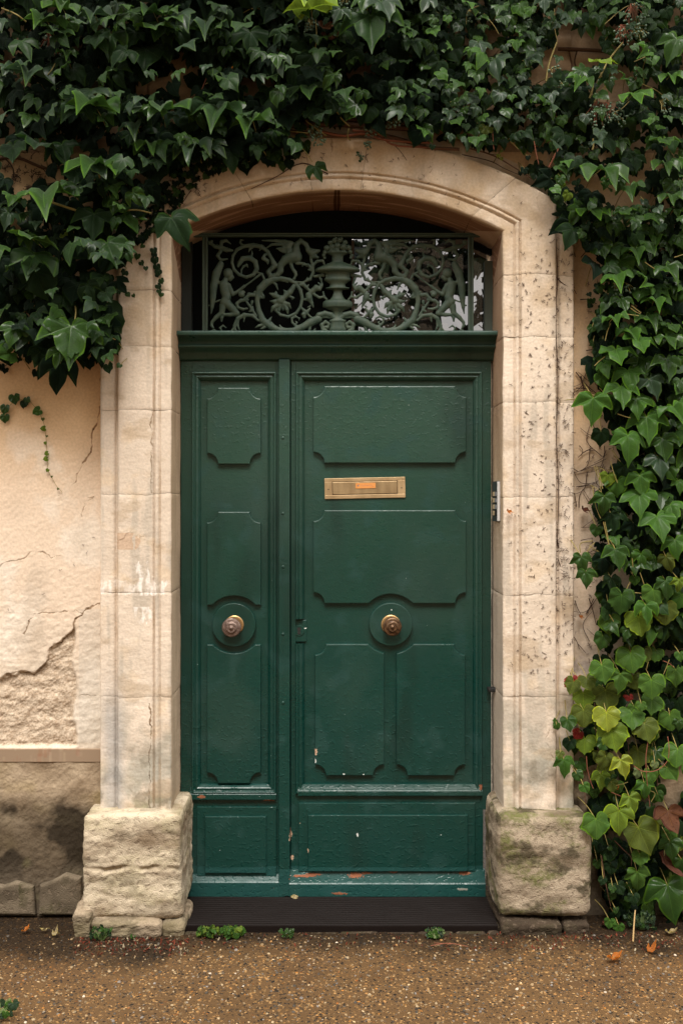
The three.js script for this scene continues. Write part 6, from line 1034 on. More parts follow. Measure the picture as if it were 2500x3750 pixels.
// ------------------------------------------------------------------ upper right: smaller glossy leaves
const ivyR = makePlant('wall_ivy', 'bushy small-leaved ivy with grey-green berries above the right shoulder of the arch', IVY);
{
  const P = ivyR, h = (...a) => hero(P, ...a);
  const s = (a, b) => [1700 + a * 0.5102, b * 0.5102];
  const H = (k, a, b, w, rot, pitch, t, o) => { const p = s(a, b); h(k, p[0], p[1], w, rot, pitch, t, o); };
  H('tri', 110, 340, 92, -10, 30, 'blue', { z: 0.36 }); H('tri', 220, 460, 130, -10, 40, 'blue', { z: 0.34 }); H('tri', 570, 25, 80, 0, 30, 'blue', { z: 0.38 }); H('tri', 60, 45, 70, 20, 30, 'blue'); H('heart', 225, 35, 50, 60, 40, 'blue'); H('heart', 400, 60, 66, -10, 30, 'fresh'); H('heart', 330, 150, 56, 0, 10, 'mid'); H('heart', 700, 110, 60, 20, 30, 'blue'); H('tri', 840, 200, 64, 0, 20, 'blue'); H('heart', 800, 140, 46, -20, 40, 'blue'); H('heart', 560, 350, 40, 0, 30, 'blue'); H('tri', 500, 420, 80, -30, 50, 'blue'); H('tri', 430, 240, 70, 40, 40, 'blue'); H('tri', 370, 310, 70, 0, 46, 'fresh'); H('heart', 300, 240, 42, 0, 16, 'mid'); H('heart', 250, 200, 50, 0, 12, 'blue');
  H('tri', 900, 45, 56, 0, 24, 'mid'); H('tri', 960, 130, 70, 0, 20, 'dark'); H('tri', 1010, 230, 64, 10, 14, 'mid'); H('heart', 1000, 320, 56, 20, 10, 'dark'); H('tri', 990, 445, 110, -14, 60, 'lime', { z: 0.36 }); H('heart', 1060, 500, 60, 20, 50, 'blue'); H('tri', 1300, 385, 110, 50, 50, 'fresh', { z: 0.36 }); H('heart', 1330, 350, 66, -20, 30, 'mid'); H('tri', 1500, 330, 140, 20, 30, 'mid', { z: 0.36 }); H('heart', 1270, 530, 56, 60, 56, 'mid'); H('heart', 1365, 530, 60, 60, 40, 'blue'); H('tri', 1480, 545, 100, -6, 60, 'fresh', { z: 0.34 }); H('tri', 1530, 650, 90, 0, 40, 'fresh'); H('tri', 1220, 690, 128, -6, 56, 'fresh', { z: 0.36 }); H('tri', 1150, 560, 64, 60, 56, 'fresh'); H('heart', 1210, 610, 60, 20, 14, 'mid'); H('tri', 820, 580, 110, 20, 50, 'fresh', { z: 0.34 }); H('tri', 1030, 590, 80, -10, 40, 'mid'); H('tri', 760, 720, 140, 0, 12, 'deep', { z: 0.28 }); H('heart', 870, 855, 52, 0, 14, 'blue', { z: 0.32 });
  H('tri', 250, 570, 70, 10, 40, 'blue', { z: 0.34 }); H('tri', 410, 650, 76, -10, 40, 'blue', { z: 0.33 }); H('heart', 415, 560, 40, 20, 40, 'blue'); H('tri', 570, 660, 90, -20, 20, 'dark'); H('heart', 385, 860, 48, 20, 34, 'blue', { z: 0.3 }); H('heart', 505, 850, 48, -10, 34, 'blue', { z: 0.3 }); H('heart', 625, 870, 42, 0, 16, 'blue'); H('heart', 700, 870, 46, -6, 14, 'mid'); H('heart', 410, 770, 46, 0, 20, 'mid'); H('tri', 510, 790, 46, 20, 40, 'blue'); H('tri', 510, 710, 44, 10, 20, 'mid'); H('heart', 330, 800, 40, 10, 16, 'blue'); H('tri', 150, 740, 70, 10, 24, 'mid'); H('tri', 270, 760, 56, 0, 20, 'dark'); H('tri', 110, 640, 90, 0, 10, 'deep'); H('heart', 70, 940, 66, -10, 26, 'mid'); H('heart', 150, 940, 54, 0, 10, 'olive'); H('heart', 270, 1000, 68, 0, 12, 'mid'); H('heart', 260, 900, 50, 0, 14, 'mid'); H('heart', 440, 990, 46, 10, 10, 'dark'); H('heart', 530, 1020, 40, 0, 8, 'dark'); H('heart', 550, 1080, 40, -16, 30, 'blue'); H('heart', 460, 1050, 26, 0, 8, 'dark'); H('tri', 745, 1000, 66, 0, 16, 'mid'); H('heart', 970, 970, 60, 10, 20, 'blue', { z: 0.34 }); H('heart', 955, 1010, 34, 0, 20, 'blue', { z: 0.34 }); H('heart', 905, 1035, 26, 20, 30, 'blue'); H('heart', 930, 1085, 24, -10, 30, 'blue'); H('heart', 895, 1090, 20, 10, 30, 'blue'); H('heart', 850, 1080, 38, 10, 12, 'mid'); H('heart', 840, 1170, 40, 0, 10, 'dark'); H('tri', 660, 1160, 50, 0, 20, 'mid'); H('heart', 240, 1120, 18, 30, 20, 'yellow'); H('heart', 265, 1140, 16, -20, 20, 'yellow'); H('heart', 262, 1085, 14, 20, 20, 'lime');
  H('tri', 1110, 1030, 90, 0, 36, 'mid'); H('tri', 1220, 1160, 90, 0, 30, 'dark'); H('tri', 1010, 1230, 196, -4, 60, 'mid', { z: 0.38 }); H('tri', 1130, 1210, 80, -30, 40, 'blue'); H('tri', 1430, 1010, 120, -6, 58, 'mid', { z: 0.35 }); H('tri', 1440, 1180, 115, 0, 58, 'mid', { z: 0.35 }); H('tri', 1540, 1150, 60, 0, 50, 'fresh'); H('tri', 1180, 1350, 110, -6, 56, 'mid', { z: 0.34 }); H('tri', 1480, 1410, 105, -4, 62, 'mid', { z: 0.35 }); H('tri', 570, 1300, 100, 70, 20, 'deep', { z: 0.29 }); H('heart', 685, 1290, 40, 0, 10, 'fresh'); H('heart', 690, 1330, 36, 10, 10, 'lime'); H('heart', 735, 1410, 44, 20, 10, 'lime'); H('heart', 655, 1390, 30, 60, 30, 'fresh'); H('heart', 660, 1420, 24, 0, 20, 'mid'); H('heart', 430, 1230, 34, 0, 8, 'deep'); H('heart', 400, 1245, 20, 0, 8, 'deep'); H('heart', 455, 1135, 22, 0, 8, 'deep');
  H('tri', 900, 1430, 100, 10, 20, 'deep'); H('tri', 1270, 840, 100, 0, 26, 'dark'); H('tri', 1350, 920, 70, -10, 20, 'dark'); H('tri', 1470, 840, 90, 0, 16, 'deep'); H('heart', 1340, 900, 50, 0, 14, 'mid');
  const area = [[1500, -360], [2720, -360], [2720, 860], [2080, 860], [2060, 740], [1960, 640], [1870, 560], [1700, 530], [1560, 540], [1480, 420], [1480, 100]];
  const holes = [[2130, 150, 110, 70, 0.9], [2080, 215, 130, 50, 0.9], [2270, 330, 150, 50, 0.92], [2340, 570, 60, 40, 0.7], [1850, 570, 90, 40, 0.7], [2270, 700, 120, 60, 0.7], [2420, 560, 60, 40, 0.6], [2000, 280, 70, 50, 0.6], [1980, 590, 60, 50, 0.7]];
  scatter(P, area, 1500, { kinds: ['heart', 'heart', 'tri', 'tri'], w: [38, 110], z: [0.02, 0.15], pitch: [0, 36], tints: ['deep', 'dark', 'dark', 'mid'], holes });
  scatter(P, area, 130, { kinds: ['tri', 'heart', 'heart'], w: [36, 90], z: [0.09, 0.2], pitch: [6, 50], tints: ['dark', 'mid', 'mid', 'blue'], holes, own: true });
  scatter(P, [[1500, -100], [1980, -100], [1980, 560], [1700, 540], [1560, 500], [1500, 300]], 70, { kinds: ['heart', 'tri'], w: [36, 76], z: [0.14, 0.24], pitch: [14, 50], tints: ['mid', 'blue', 'blue', 'fresh'], own: true });
  scatter(P, area, 200, { kinds: ['tri', 'heart', 'tri'], w: [40, 90], z: [0.13, 0.24], pitch: [20, 64], tints: ['dim', 'mid', 'mid', 'fresh', 'blue'], holes });
  for (const q of [[[100, 40], [30, 80], [10, 180]], [[140, 100], [210, 190], [250, 240]], [[640, 60], [650, 200], [670, 300]], [[660, 310], [610, 460], [580, 580]], [[1170, 70], [1180, 180], [1150, 270]], [[1130, 310], [1040, 420], [960, 560]], [[1230, 20], [1150, 50], [1000, 170]], [[1290, 410], [1210, 445]], [[925, 590], [915, 650], [900, 700]], [[1010, 620], [960, 680], [930, 740]], [[1180, 730], [1120, 780], [1070, 810]], [[1270, 600], [1380, 650], [1470, 720]], [[500, 1010], [515, 1090], [530, 1180]], [[200, 960], [205, 1030], [215, 1075]], [[330, 1010], [360, 1050], [378, 1075]], [[670, 1060], [650, 1100], [610, 1200]], [[920, 990], [930, 1050], [920, 1080]]])
    stem(P, q[0][0] === 1170 || q[0][0] === 500 || q[0][0] === 670 || q[0][0] === 200 ? 'red' : 'stalk', q.map((p) => [...s(p[0], p[1]), 0.15]), q[0][0] > 640 && q[0][0] < 1140 ? 0.0032 : 0.0018, q[0][0] > 640 && q[0][0] < 1140 ? 0.0036 : 0.0012);
  stem(P, 'wood', [[1700, 540], [1800, 570], [1860, 600], [1950, 660]], 0.003, 0.002, 0.07); stem(P, 'dead', [[1690, 565], [1800, 590], [1840, 615], [1900, 640]], 0.002, 0.001, 0.068); stem(P, 'wood', [[2100, 30], [2180, 60], [2260, 80]], 0.012, 0.010, 0.03); stem(P, 'wood', [[2040, 180], [2150, 185], [2250, 190]], 0.007, 0.006, 0.02); stem(P, 'wood', [[2080, 185], [2090, 250], [2075, 300]], 0.003, 0.002, 0.02); stem(P, 'dead', [[2110, 180], [2105, 230], [2120, 270]], 0.003, 0.002, 0.02);
  for (const [a, b, n, sp] of [[1150, 240, 40, 0.045], [1220, 90, 34, 0.045], [1250, 230, 26, 0.035], [650, 510, 14, 0.025], [970, 810, 56, 0.055], [1040, 800, 34, 0.045], [1100, 850, 16, 0.03], [690, 590, 10, 0.02], [1430, 760, 14, 0.03], [60, 110, 14, 0.03]]) { const p = s(a, b); berries(P, p[0], p[1], n, sp, 0.17); }
  finishPlant(P);
}
// ------------------------------------------------------------------ right column of three-lobed leaves
const ivyC = makePlant('wall_ivy', 'glossy green three-lobed ivy with yellow leaf rims, beside the right jamb', IVY);
{
  const P = ivyC, up = (t) => t === 'mid' && P.rnd() < 0.45 ? 'fresh' : t, A = (k, a, b, w, rot, pitch, t, o) => hero(P, k, 1900 + a * 0.3827, 750 + b * 0.3827, w, rot, pitch, up(t), o), B = (k, a, b, w, rot, pitch, t, o) => hero(P, k, 1900 + a * 0.3827, 1500 + b * 0.3827, w, rot, pitch, up(t), o);
  A('tri', 700, 70, 135, 0, 62, 'mid'); A('tri', 1000, 70, 95, -20, 64, 'mid'); A('tri', 1110, 140, 84, 0, 44, 'mid'); A('tri', 1310, 130, 95, -8, 44, 'mid'); A('tri', 1490, 60, 80, 0, 50, 'mid'); A('tri', 430, 190, 120, 60, 22, 'deep', { z: 0.27 }); A('tri', 490, 300, 120, 24, 22, 'dark', { z: 0.30 }); A('heart', 640, 230, 50, 0, 10, 'deep'); A('heart', 760, 400, 40, 0, 10, 'deep'); A('heart', 660, 400, 46, 30, 20, 'deep'); A('heart', 860, 220, 36, 0, 20, 'mid'); A('heart', 965, 210, 42, 40, 40, 'fresh');
  A('tri', 1110, 450, 120, -4, 54, 'mid'); A('tri', 1430, 410, 70, 0, 34, 'mid'); A('tri', 1430, 610, 115, -10, 56, 'mid'); A('tri', 720, 610, 130, 24, 46, 'deep', { z: 0.27 }); A('tri', 930, 690, 118, -4, 58, 'fresh', { z: 0.32 }); A('tri', 1220, 745, 104, 60, 62, 'fresh'); A('heart', 1000, 590, 44, 20, 16, 'dark'); A('tri', 980, 940, 92, -4, 44, 'mid', { z: 0.30 }); A('heart', 850, 900, 46, 0, 12, 'dark'); A('heart', 770, 1040, 40, 50, 30, 'dark'); A('tri', 1300, 925, 118, 0, 60, 'fresh', { z: 0.30 });
  A('tri', 905, 1090, 104, -10, 66, 'fresh', { z: 0.33 }); A('tri', 1240, 1085, 112, 0, 60, 'mid'); A('heart', 770, 1160, 60, 20, 20, 'dark'); A('heart', 690, 1190, 34, 20, 16, 'mid'); A('tri', 1510, 1060, 80, -10, 40, 'dark'); A('tri', 1065, 1225, 122, -8, 58, 'mid', { z: 0.30 }); A('tri', 1145, 1315, 134, 2, 50, 'mid', { z: 0.33 }); A('tri', 1420, 1285, 110, -4, 56, 'mid', { z: 0.32 }); A('tri', 1460, 1170, 90, 0, 56, 'mid'); A('heart', 690, 1335, 34, 60, 30, 'mid'); A('heart', 800, 1310, 30, 0, 12, 'dark'); A('tri', 930, 1425, 140, -6, 50, 'fresh', { z: 0.32 }); A('heart', 745, 1420, 44, 30, 30, 'dark'); A('heart', 810, 1480, 34, 0, 14, 'dark');
  A('tri', 1195, 1540, 102, 0, 34, 'mid', { z: 0.28 }); A('tri', 1415, 1540, 122, 4, 34, 'mid', { z: 0.30 }); A('tri', 1520, 1490, 60, 0, 40, 'fresh'); A('tri', 1050, 1640, 122, -4, 44, 'mid', { z: 0.30 }); A('tri', 1270, 1730, 115, -14, 30, 'blue', { z: 0.30 }); A('tri', 970, 1800, 130, 0, 44, 'fresh', { z: 0.32 }); A('heart', 790, 1690, 62, 0, 12, 'fresh'); A('heart', 800, 1630, 44, -20, 14, 'fresh'); A('tri', 700, 1935, 140, 4, 16, 'fresh', { z: 0.33 }); A('tri', 860, 1900, 80, -20, 14, 'mid', { z: 0.27 }); A('tri', 1120, 1920, 118, -6, 30, 'mid', { z: 0.30 }); A('tri', 1480, 1960, 140, -20, 56, 'fresh', { z: 0.33 }); A('heart', 1300, 1950, 60, 40, 40, 'mid'); A('tri', 1440, 1690, 80, 0, 24, 'dark'); A('tri', 1540, 1720, 70, 0, 24, 'mid');
  B('tri', 1215, 150, 148, -4, 34, 'mid', { z: 0.30 }); B('tri', 1050, 330, 152, 2, 30, 'mid', { z: 0.33, v: 1 }); B('tri', 1370, 345, 128, -6, 30, 'mid', { z: 0.30 }); B('tri', 1530, 150, 70, 0, 30, 'mid'); B('tri', 1540, 280, 60, 0, 30, 'mid'); B('heart', 785, 265, 72, 0, 14, 'dark', { z: 0.26 }); B('tri', 1340, 525, 120, -4, 30, 'blue', { z: 0.31 }); B('tri', 1520, 520, 60, 0, 14, 'mid'); B('tri', 1160, 700, 112, -6, 22, 'fresh', { z: 0.30 }); B('tri', 1140, 870, 140, -2, 40, 'mid', { z: 0.31 }); B('tri', 815, 890, 96, 0, 10, 'mid', { z: 0.31 }); B('heart', 840, 675, 62, 8, 8, 'lime', { z: 0.28 }); B('heart', 940, 740, 80, 0, 10, 'mid', { z: 0.28 }); B('tri', 1000, 600, 90, 0, 12, 'dark'); B('tri', 1330, 1095, 148, -2, 42, 'fresh', { z: 0.33, v: 3 }); B('tri', 1450, 960, 110, -10, 44, 'mid', { z: 0.30 }); B('tri', 1530, 720, 70, 0, 36, 'mid'); B('tri', 880, 1050, 96, -8, 12, 'dark', { z: 0.27 }); B('heart', 735, 1165, 52, 8, 6, 'mid'); B('tri', 1100, 1150, 100, 0, 20, 'deep');
  B('tri', 930, 1400, 112, -2, 32, 'mid', { z: 0.33 }); B('tri', 800, 1470, 96, 10, 20, 'deep', { z: 0.28 }); B('tri', 850, 1510, 90, -8, 14, 'blue', { z: 0.27 }); B('tri', 600, 1470, 96, -4, 12, 'mid', { z: 0.32 }); B('tri', 640, 1610, 86, -4, 10, 'mid', { z: 0.32 }); B('bat', 880, 1670, 82, 0, 10, 'dark', { z: 0.30 }); B('bat', 1170, 1440, 88, -4, 14, 'mid', { z: 0.29 }); B('tri', 1420, 1460, 84, -20, 10, 'olive', { z: 0.30 }); B('tri', 1490, 1300, 100, -6, 34, 'mid', { z: 0.30 }); B('tri', 1410, 1700, 100, -6, 24, 'mid', { z: 0.30 }); B('tri', 1530, 1670, 62, 0, 10, 'lime', { z: 0.31 }); B('heart', 1100, 1640, 40, 0, 14, 'fresh'); B('round', 1290, 1790, 96, -10, 10, 'round', { z: 0.30 }); B('bat', 1215, 1935, 96, 0, 24, 'mid', { z: 0.32 }); B('round', 975, 1850, 104, 4, 8, 'mid', { z: 0.31 }); B('heart', 800, 1790, 60, 20, 10, 'mid'); B('heart', 845, 1880, 50, 0, 8, 'dark');
  const area = [[2100, 850], [2200, 960], [2210, 1090], [2180, 1200], [2180, 1350], [2200, 1450], [2230, 1560], [2210, 1800], [2200, 1900], [2190, 2050], [2220, 2200], [2220, 2330], [2720, 2330], [2720, 850]];
  const holes = [[2420, 960, 80, 60, 0.6], [2300, 1150, 60, 60, 0.8], [2430, 1110, 60, 40, 0.6], [2300, 1210, 40, 30, 0.6], [2400, 1500, 50, 40, 0.6], [2220, 1680, 60, 60, 0.9], [2290, 1920, 40, 50, 0.7], [2250, 2110, 60, 50, 0.8], [2330, 1820, 40, 60, 0.6]];
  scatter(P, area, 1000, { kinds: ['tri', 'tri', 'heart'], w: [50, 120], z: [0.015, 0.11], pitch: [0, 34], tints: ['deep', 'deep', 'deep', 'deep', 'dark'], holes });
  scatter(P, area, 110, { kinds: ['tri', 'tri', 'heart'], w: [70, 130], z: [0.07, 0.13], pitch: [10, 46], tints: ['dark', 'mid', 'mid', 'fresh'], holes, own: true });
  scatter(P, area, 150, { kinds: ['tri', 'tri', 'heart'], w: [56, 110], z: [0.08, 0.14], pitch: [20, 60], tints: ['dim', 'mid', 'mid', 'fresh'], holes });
  scatter(P, [[2150, 1080], [2230, 1000], [2250, 1380], [2190, 1360]], 46, { kinds: ['heart'], w: [22, 46], z: [0.02, 0.07], pitch: [0, 30], tints: ['dark', 'dark', 'mid'] });
  const b = (l) => l.map((p) => [1900 + p[0] * 0.3827, 1500 + p[1] * 0.3827, p[2] ?? 0.14]);
  for (const q of [[[715, 540], [755, 660], [792, 825]], [[735, 540], [770, 640], [795, 760]], [[890, 385], [925, 440], [955, 490]], [[870, 490], [900, 600], [940, 700]], [[820, 1075], [845, 1200], [865, 1335]], [[800, 1075], [835, 1210], [862, 1330]], [[860, 1240], [885, 1280], [905, 1315]], [[585, 1370], [585, 1280], [700, 1258]], [[640, 1370], [690, 1300], [720, 1270]], [[1060, 1650], [1030, 1710], [1010, 1790]], [[1020, 1760], [1100, 1752], [1170, 1760]], [[1155, 1560], [1180, 1640], [1200, 1700]], [[1080, 1420], [1085, 1500], [1080, 1570]], [[860, 1960], [880, 1990], [900, 2030]], [[700, 730], [715, 830], [740, 950], [775, 1040]]]) stem(P, 'stalk', b(q), 0.0017, 0.0015, 0.14, 0.002);
  const a = (l) => l.map((p) => [1900 + p[0] * 0.3827, 750 + p[1] * 0.3827, p[2] ?? 0.16]);
  for (const q of [[[875, 1135], [840, 1210], [822, 1300]], [[1075, 965], [1120, 1000], [1165, 1035]], [[1060, 985], [1110, 1020], [1160, 1045]], [[970, 1045], [1050, 1052], [1140, 1060]], [[1200, 545], [1260, 590], [1310, 620]], [[1480, 505], [1568, 478]], [[440, 1868], [560, 1850], [680, 1815], [760, 1845]], [[820, 1450], [760, 1500], [720, 1540]], [[940, 2000], [1000, 2025], [1060, 2040]]]) stem(P, 'stalk', a(q), 0.0018, 0.0015, 0.16, 0.002);
  // dead stems and dried pads on the jamb and the bare strip of wall
  const d = (l) => l.map((p) => [1900 + p[0] * 0.3827, 750 + p[1] * 0.3827, p[2] ?? 0.008]);
  for (const q of [[[350, 690, 0.05], [420, 760, 0.045], [520, 810, 0.04], [545, 850, 0.02]], [[580, 910], [660, 905], [740, 950]], [[640, 1395], [720, 1385]], [[620, 1480], [660, 1540], [700, 1590]], [[540, 1600], [620, 1700], [740, 1810]], [[470, 1690, 0.04], [510, 1760, 0.04], [540, 1775, 0.02]], [[590, 1640], [640, 1850]], [[540, 1750], [640, 1755], [700, 1790]], [[690, 2330], [620, 2370], [560, 2420]], [[500, 380, 0.04], [520, 440, 0.03], [540, 500, 0.01]], [[590, 500], [640, 440]]]) stem(P, 'dead', d(q), 0.0022, 0.0012, 0.008, 0.003);
  for (const q of [[[610, 575], [700, 530], [830, 470]], [[540, 740], [640, 720], [750, 685]], [[570, 940], [575, 830], [610, 760]], [[545, 930], [535, 860], [530, 800]], [[590, 1250], [650, 1240], [700, 1235]], [[420, 570, 0.04], [500, 510, 0.04]], [[350, 1180, 0.04], [380, 1330, 0.04], [440, 1440, 0.04]], [[370, 1430, 0.045], [430, 1590, 0.04], [465, 1680, 0.04], [490, 1900, 0.04], [480, 2100, 0.04]], [[530, 1830], [560, 1900], [585, 1960]], [[670, 1810], [700, 1920], [735, 2050]], [[640, 1950], [700, 1860], [760, 1780]], [[480, 2140, 0.04], [540, 2200, 0.03], [575, 2290, 0.02]], [[560, 2240], [640, 2330]]]) stem(P, 'dead', b(q).map((p) => [p[0], p[1], p[2] === 0.14 ? 0.008 : p[2]]), 0.0018, 0.001, 0.008, 0.003);
  stem(P, 'dead', [[2034, 860, 0.045], [2038, 1000, 0.045], [2036, 1160, 0.045], [2041, 1400, 0.045], [2036, 1600, 0.045], [2044, 1800, 0.045], [2040, 2000, 0.045]], 0.0016, 0.0012, 0.045, 0.006);
  for (let k = 0; k < 230; k++) { const px = 2044 + P.rnd() * 62 - (P.rnd() < 0.4 ? 8 : 0), py = 850 + P.rnd() * 1550; pads(P, wx(px, 0.19), wy(py, 0.19), 0.2, 0.0035 + P.rnd() * 0.006, 5); }
  for (let k = 0; k < 110; k++) { const px = 2030 + P.rnd() * 14, py = 850 + P.rnd() * 1500; pads(P, wx(px, 0.2), wy(py, 0.2), 0.196, 0.004 + P.rnd() * 0.006, 6); }
  for (let k = 0; k < 260; k++) { const px = 1850 + Math.pow(P.rnd(), 0.7) * 182, py = 830 + P.rnd() * 1700; pads(P, wx(px, ZF), wy(py, ZF), ZF + 0.006, 0.003 + P.rnd() * 0.0055, 5); }
  for (let k = 0; k < 170; k++) { const px = 2106 + P.rnd() * 110, py = 1050 + P.rnd() * 1450; pads(P, wx(px), wy(py), ZW + 0.006, 0.004 + P.rnd() * 0.007, 5); }
  for (let k = 0; k < 40; k++) { const px = 2110 + P.rnd() * 120, py = 1250 + P.rnd() * 1150, L = 20 + P.rnd() * 60, an = P.rnd() * 6.28; stem(P, 'dead', [[px, py], [px + Math.cos(an) * L, py + Math.sin(an) * L], [px + Math.cos(an + 0.5) * L * 1.8, py + Math.sin(an + 0.5) * L * 1.8]], 0.0015, 0.0008, 0.007, 0.004); }
  berries(P, 2260, 1060, 16, 0.03, 0.12); berries(P, 2300, 1052, 12, 0.025, 0.12); berries(P, 2060, 740, 4, 0.01, 0.09);
  finishPlant(P);
}
// single withered leaves caught on the stone and the bare wall
const dryLeaf = (px, py, w, tint, label, z, name = 'withered_leaf') => { const t = thing(name, label, 'leaf', [wx(px, z), wy(py, z), z]); const m = part('blade', LG.curl[1], leafMat('tri', tint), t); poseLeaf(m, 0, 0, 0, w * (DIST - z) / FOCAL, 20, 10, 10); };
dryLeaf(1861, 1870, 24, 'orange', 'small orange withered leaf stuck on the jamb under the entry phone', ZF + 0.012);
dryLeaf(2136, 1862, 34, 'rust', 'crumpled brown leaf caught between dead stems on the bare wall strip', ZW + 0.02);
dryLeaf(2123, 2255, 20, 'orange', 'tiny orange leaf on the wall below the hanging ivy leaves', ZW + 0.015);
// ------------------------------------------------------------------ lower right: round yellow-green leaves
const ivyY = makePlant('wall_ivy', 'yellow-green round-leaved creeper low on the wall beside the mossy foot stone', IVY);
{
  const P = ivyY, h = (...a) => hero(P, ...a), C = (k, a, b, w, rot, pitch, t, o) => h(k, 1960 + a * 0.4891, 2300 + b * 0.4891, w * 1.06, rot + (P.rnd() - 0.5) * 14, pitch + P.rnd() * 18, t, { z: ZW + 0.07 + P.rnd() * 0.08, ...o });
  h('heart', 2232, 2290, 84, 0, 8, 'round', { z: 0.28 }); h('round', 2340, 2288, 104, -6, 14, 'lime', { z: 0.29 }); h('round', 2436, 2250, 96, 0, 10, 'olive', { z: 0.29 }); h('tri', 2292, 2320, 60, 10, 20, 'mid', { z: 0.29 });
  C('heart', 495, 100, 68, 10, 8, 'mid'); C('round', 715, 245, 100, -4, 14, 'round'); C('round', 895, 205, 56, 10, 12, 'round'); C('tri', 700, 90, 56, -10, 20, 'mid'); C('heart', 1080, 215, 40, 0, 10, 'fresh'); C('round', 505, 330, 90, -10, 14, 'round'); C('tri', 630, 395, 96, 6, 12, 'round'); C('round', 740, 410, 62, -20, 10, 'olive'); C('round', 865, 445, 94, 4, 10, 'round'); C('heart', 1055, 360, 76, -4, 10, 'round');
  C('round', 272, 440, 66, 24, 12, 'olive'); C('round', 245, 415, 44, 40, 14, 'red', { z: 0.24, label: 'red autumn leaf' }); C('round', 315, 390, 36, -10, 20, 'red', { z: 0.235 }); C('round', 390, 410, 64, -10, 14, 'olive'); C('round', 355, 530, 80, -8, 10, 'lime'); C('round', 530, 530, 106, -10, 16, 'olive'); C('round', 865, 580, 80, 4, 18, 'round'); C('round', 360, 665, 86, 4, 6, 'olive'); C('round', 530, 690, 94, 0, 8, 'yellow'); C('round', 715, 680, 92, 10, 34, 'round'); C('heart', 735, 610, 44, 0, 14, 'round'); C('round', 1010, 700, 78, 0, 10, 'round'); C('tri', 1070, 720, 50, 0, 14, 'mid'); C('round', 825, 765, 92, -10, 16, 'olive'); C('round', 790, 590, 40, 0, 10, 'round'); C('round', 690, 520, 32, 10, 14, 'red', { z: 0.22 });
  C('heart', 245, 720, 62, -6, 14, 'mid'); C('heart', 142, 700, 24, 40, 14, 'fresh'); C('heart', 162, 740, 28, -10, 8, 'fresh'); C('round', 310, 800, 40, 40, 10, 'red', { z: 0.23 }); C('round', 365, 875, 76, 6, 10, 'lime'); C('round', 575, 820, 104, -8, 24, 'lime'); C('heart', 250, 872, 50, 0, 20, 'dark'); C('heart', 180, 950, 34, 20, 16, 'olive'); C('tri', 215, 1030, 84, -6, 16, 'fresh'); C('heart', 510, 1000, 70, 20, 8, 'olive'); C('tri', 650, 1035, 90, -14, 12, 'yellow'); C('tri', 490, 1140, 80, 10, 8, 'lime'); C('heart', 570, 1185, 50, -10, 10, 'olive'); C('heart', 605, 1195, 20, -40, 10, 'orange'); C('heart', 500, 880, 56, 10, 10, 'mid'); C('round', 765, 970, 92, 0, 24, 'olive', { z: 0.22 }); C('heart', 905, 960, 70, 0, 14, 'mid', { z: 0.23 }); C('round', 1055, 960, 90, 4, 14, 'round'); C('heart', 1010, 1080, 72, -30, 18, 'round'); C('heart', 765, 1090, 44, 10, 6, 'pale'); C('heart', 890, 1030, 32, 20, 8, 'pale'); C('tri', 820, 1200, 78, -10, 10, 'fresh'); C('heart', 860, 1110, 56, 0, 14, 'round'); C('heart', 930, 1270, 44, -30, 10, 'fresh'); C('heart', 370, 1200, 42, -20, 12, 'fresh'); C('heart', 320, 1110, 44, -30, 16, 'mid');
  C('tri', 715, 1310, 88, -16, 8, 'lime', { z: 0.29 }); C('tri', 620, 1430, 116, -4, 8, 'lime', { z: 0.30 }); C('round', 455, 1490, 98, 4, 4, 'round', { z: 0.31 }); C('heart', 805, 1570, 136, -26, 6, 'olive', { z: 0.29 }); C('curl', 1000, 1430, 100, -10, 10, 'brown', { z: 0.27, label: 'dry brown leaf' }); C('curl', 960, 1770, 90, 20, 14, 'rust', { z: 0.24, label: 'dark withered leaf' }); C('tri', 1010, 1650, 92, -10, 8, 'mid', { z: 0.27 }); C('round', 780, 1730, 58, -10, 12, 'round'); C('tri', 765, 1880, 100, -10, 6, 'round', { z: 0.28 }); C('tri', 1000, 2010, 168, -4, 20, 'mid', { z: 0.30 }); C('heart', 460, 1770, 38, 10, 6, 'mid'); C('heart', 545, 1690, 62, 0, 8, 'dark'); C('heart', 560, 1800, 50, 0, 8, 'dark'); C('heart', 550, 2215, 42, 0, 10, 'fresh', { z: 0.27 }); C('heart', 620, 2250, 42, 6, 8, 'fresh', { z: 0.28 }); C('heart', 630, 1950, 50, -30, 20, 'dark'); C('heart', 570, 1955, 36, 30, 30, 'mid'); C('heart', 500, 1895, 32, 20, 16, 'dark'); C('heart', 1090, 1770, 60, 0, 10, 'mid'); C('heart', 540, 1860, 30, 0, 10, 'dark'); C('heart', 600, 2120, 26, 0, 12, 'mid'); C('heart', 730, 2030, 46, 0, 14, 'dark'); C('heart', 1090, 2050, 40, 0, 10, 'mid');
  const area = [[2200, 2330], [2720, 2330], [2720, 3380], [2400, 3400], [2230, 3360], [2180, 3100], [2170, 2960], [2120, 2820], [2080, 2700], [2180, 2560]];
  scatter(P, area, 700, { kinds: ['heart', 'round', 'tri'], w: [46, 90], z: [0.012, 0.06], pitch: [0, 24], tints: ['deep', 'deep', 'dark', 'dark', 'mid'], holes: [[2450, 2870, 70, 110, 0.8], [2090, 2900, 80, 80, 0.95], [2330, 2480, 30, 30, 0.6]], clump: 8, thr: -0.16 });
  scatter(P, [[2190, 3100], [2300, 3100], [2330, 3330], [2240, 3360]], 60, { kinds: ['heart'], w: [22, 48], z: [0.02, 0.11], pitch: [0, 40], tints: ['dark', 'mid', 'deep'] });
  scatter(P, area, 24, { kinds: ['heart', 'round'], w: [56, 90], z: [0.05, 0.09], pitch: [4, 24], tints: ['mid', 'olive', 'round'], own: true });
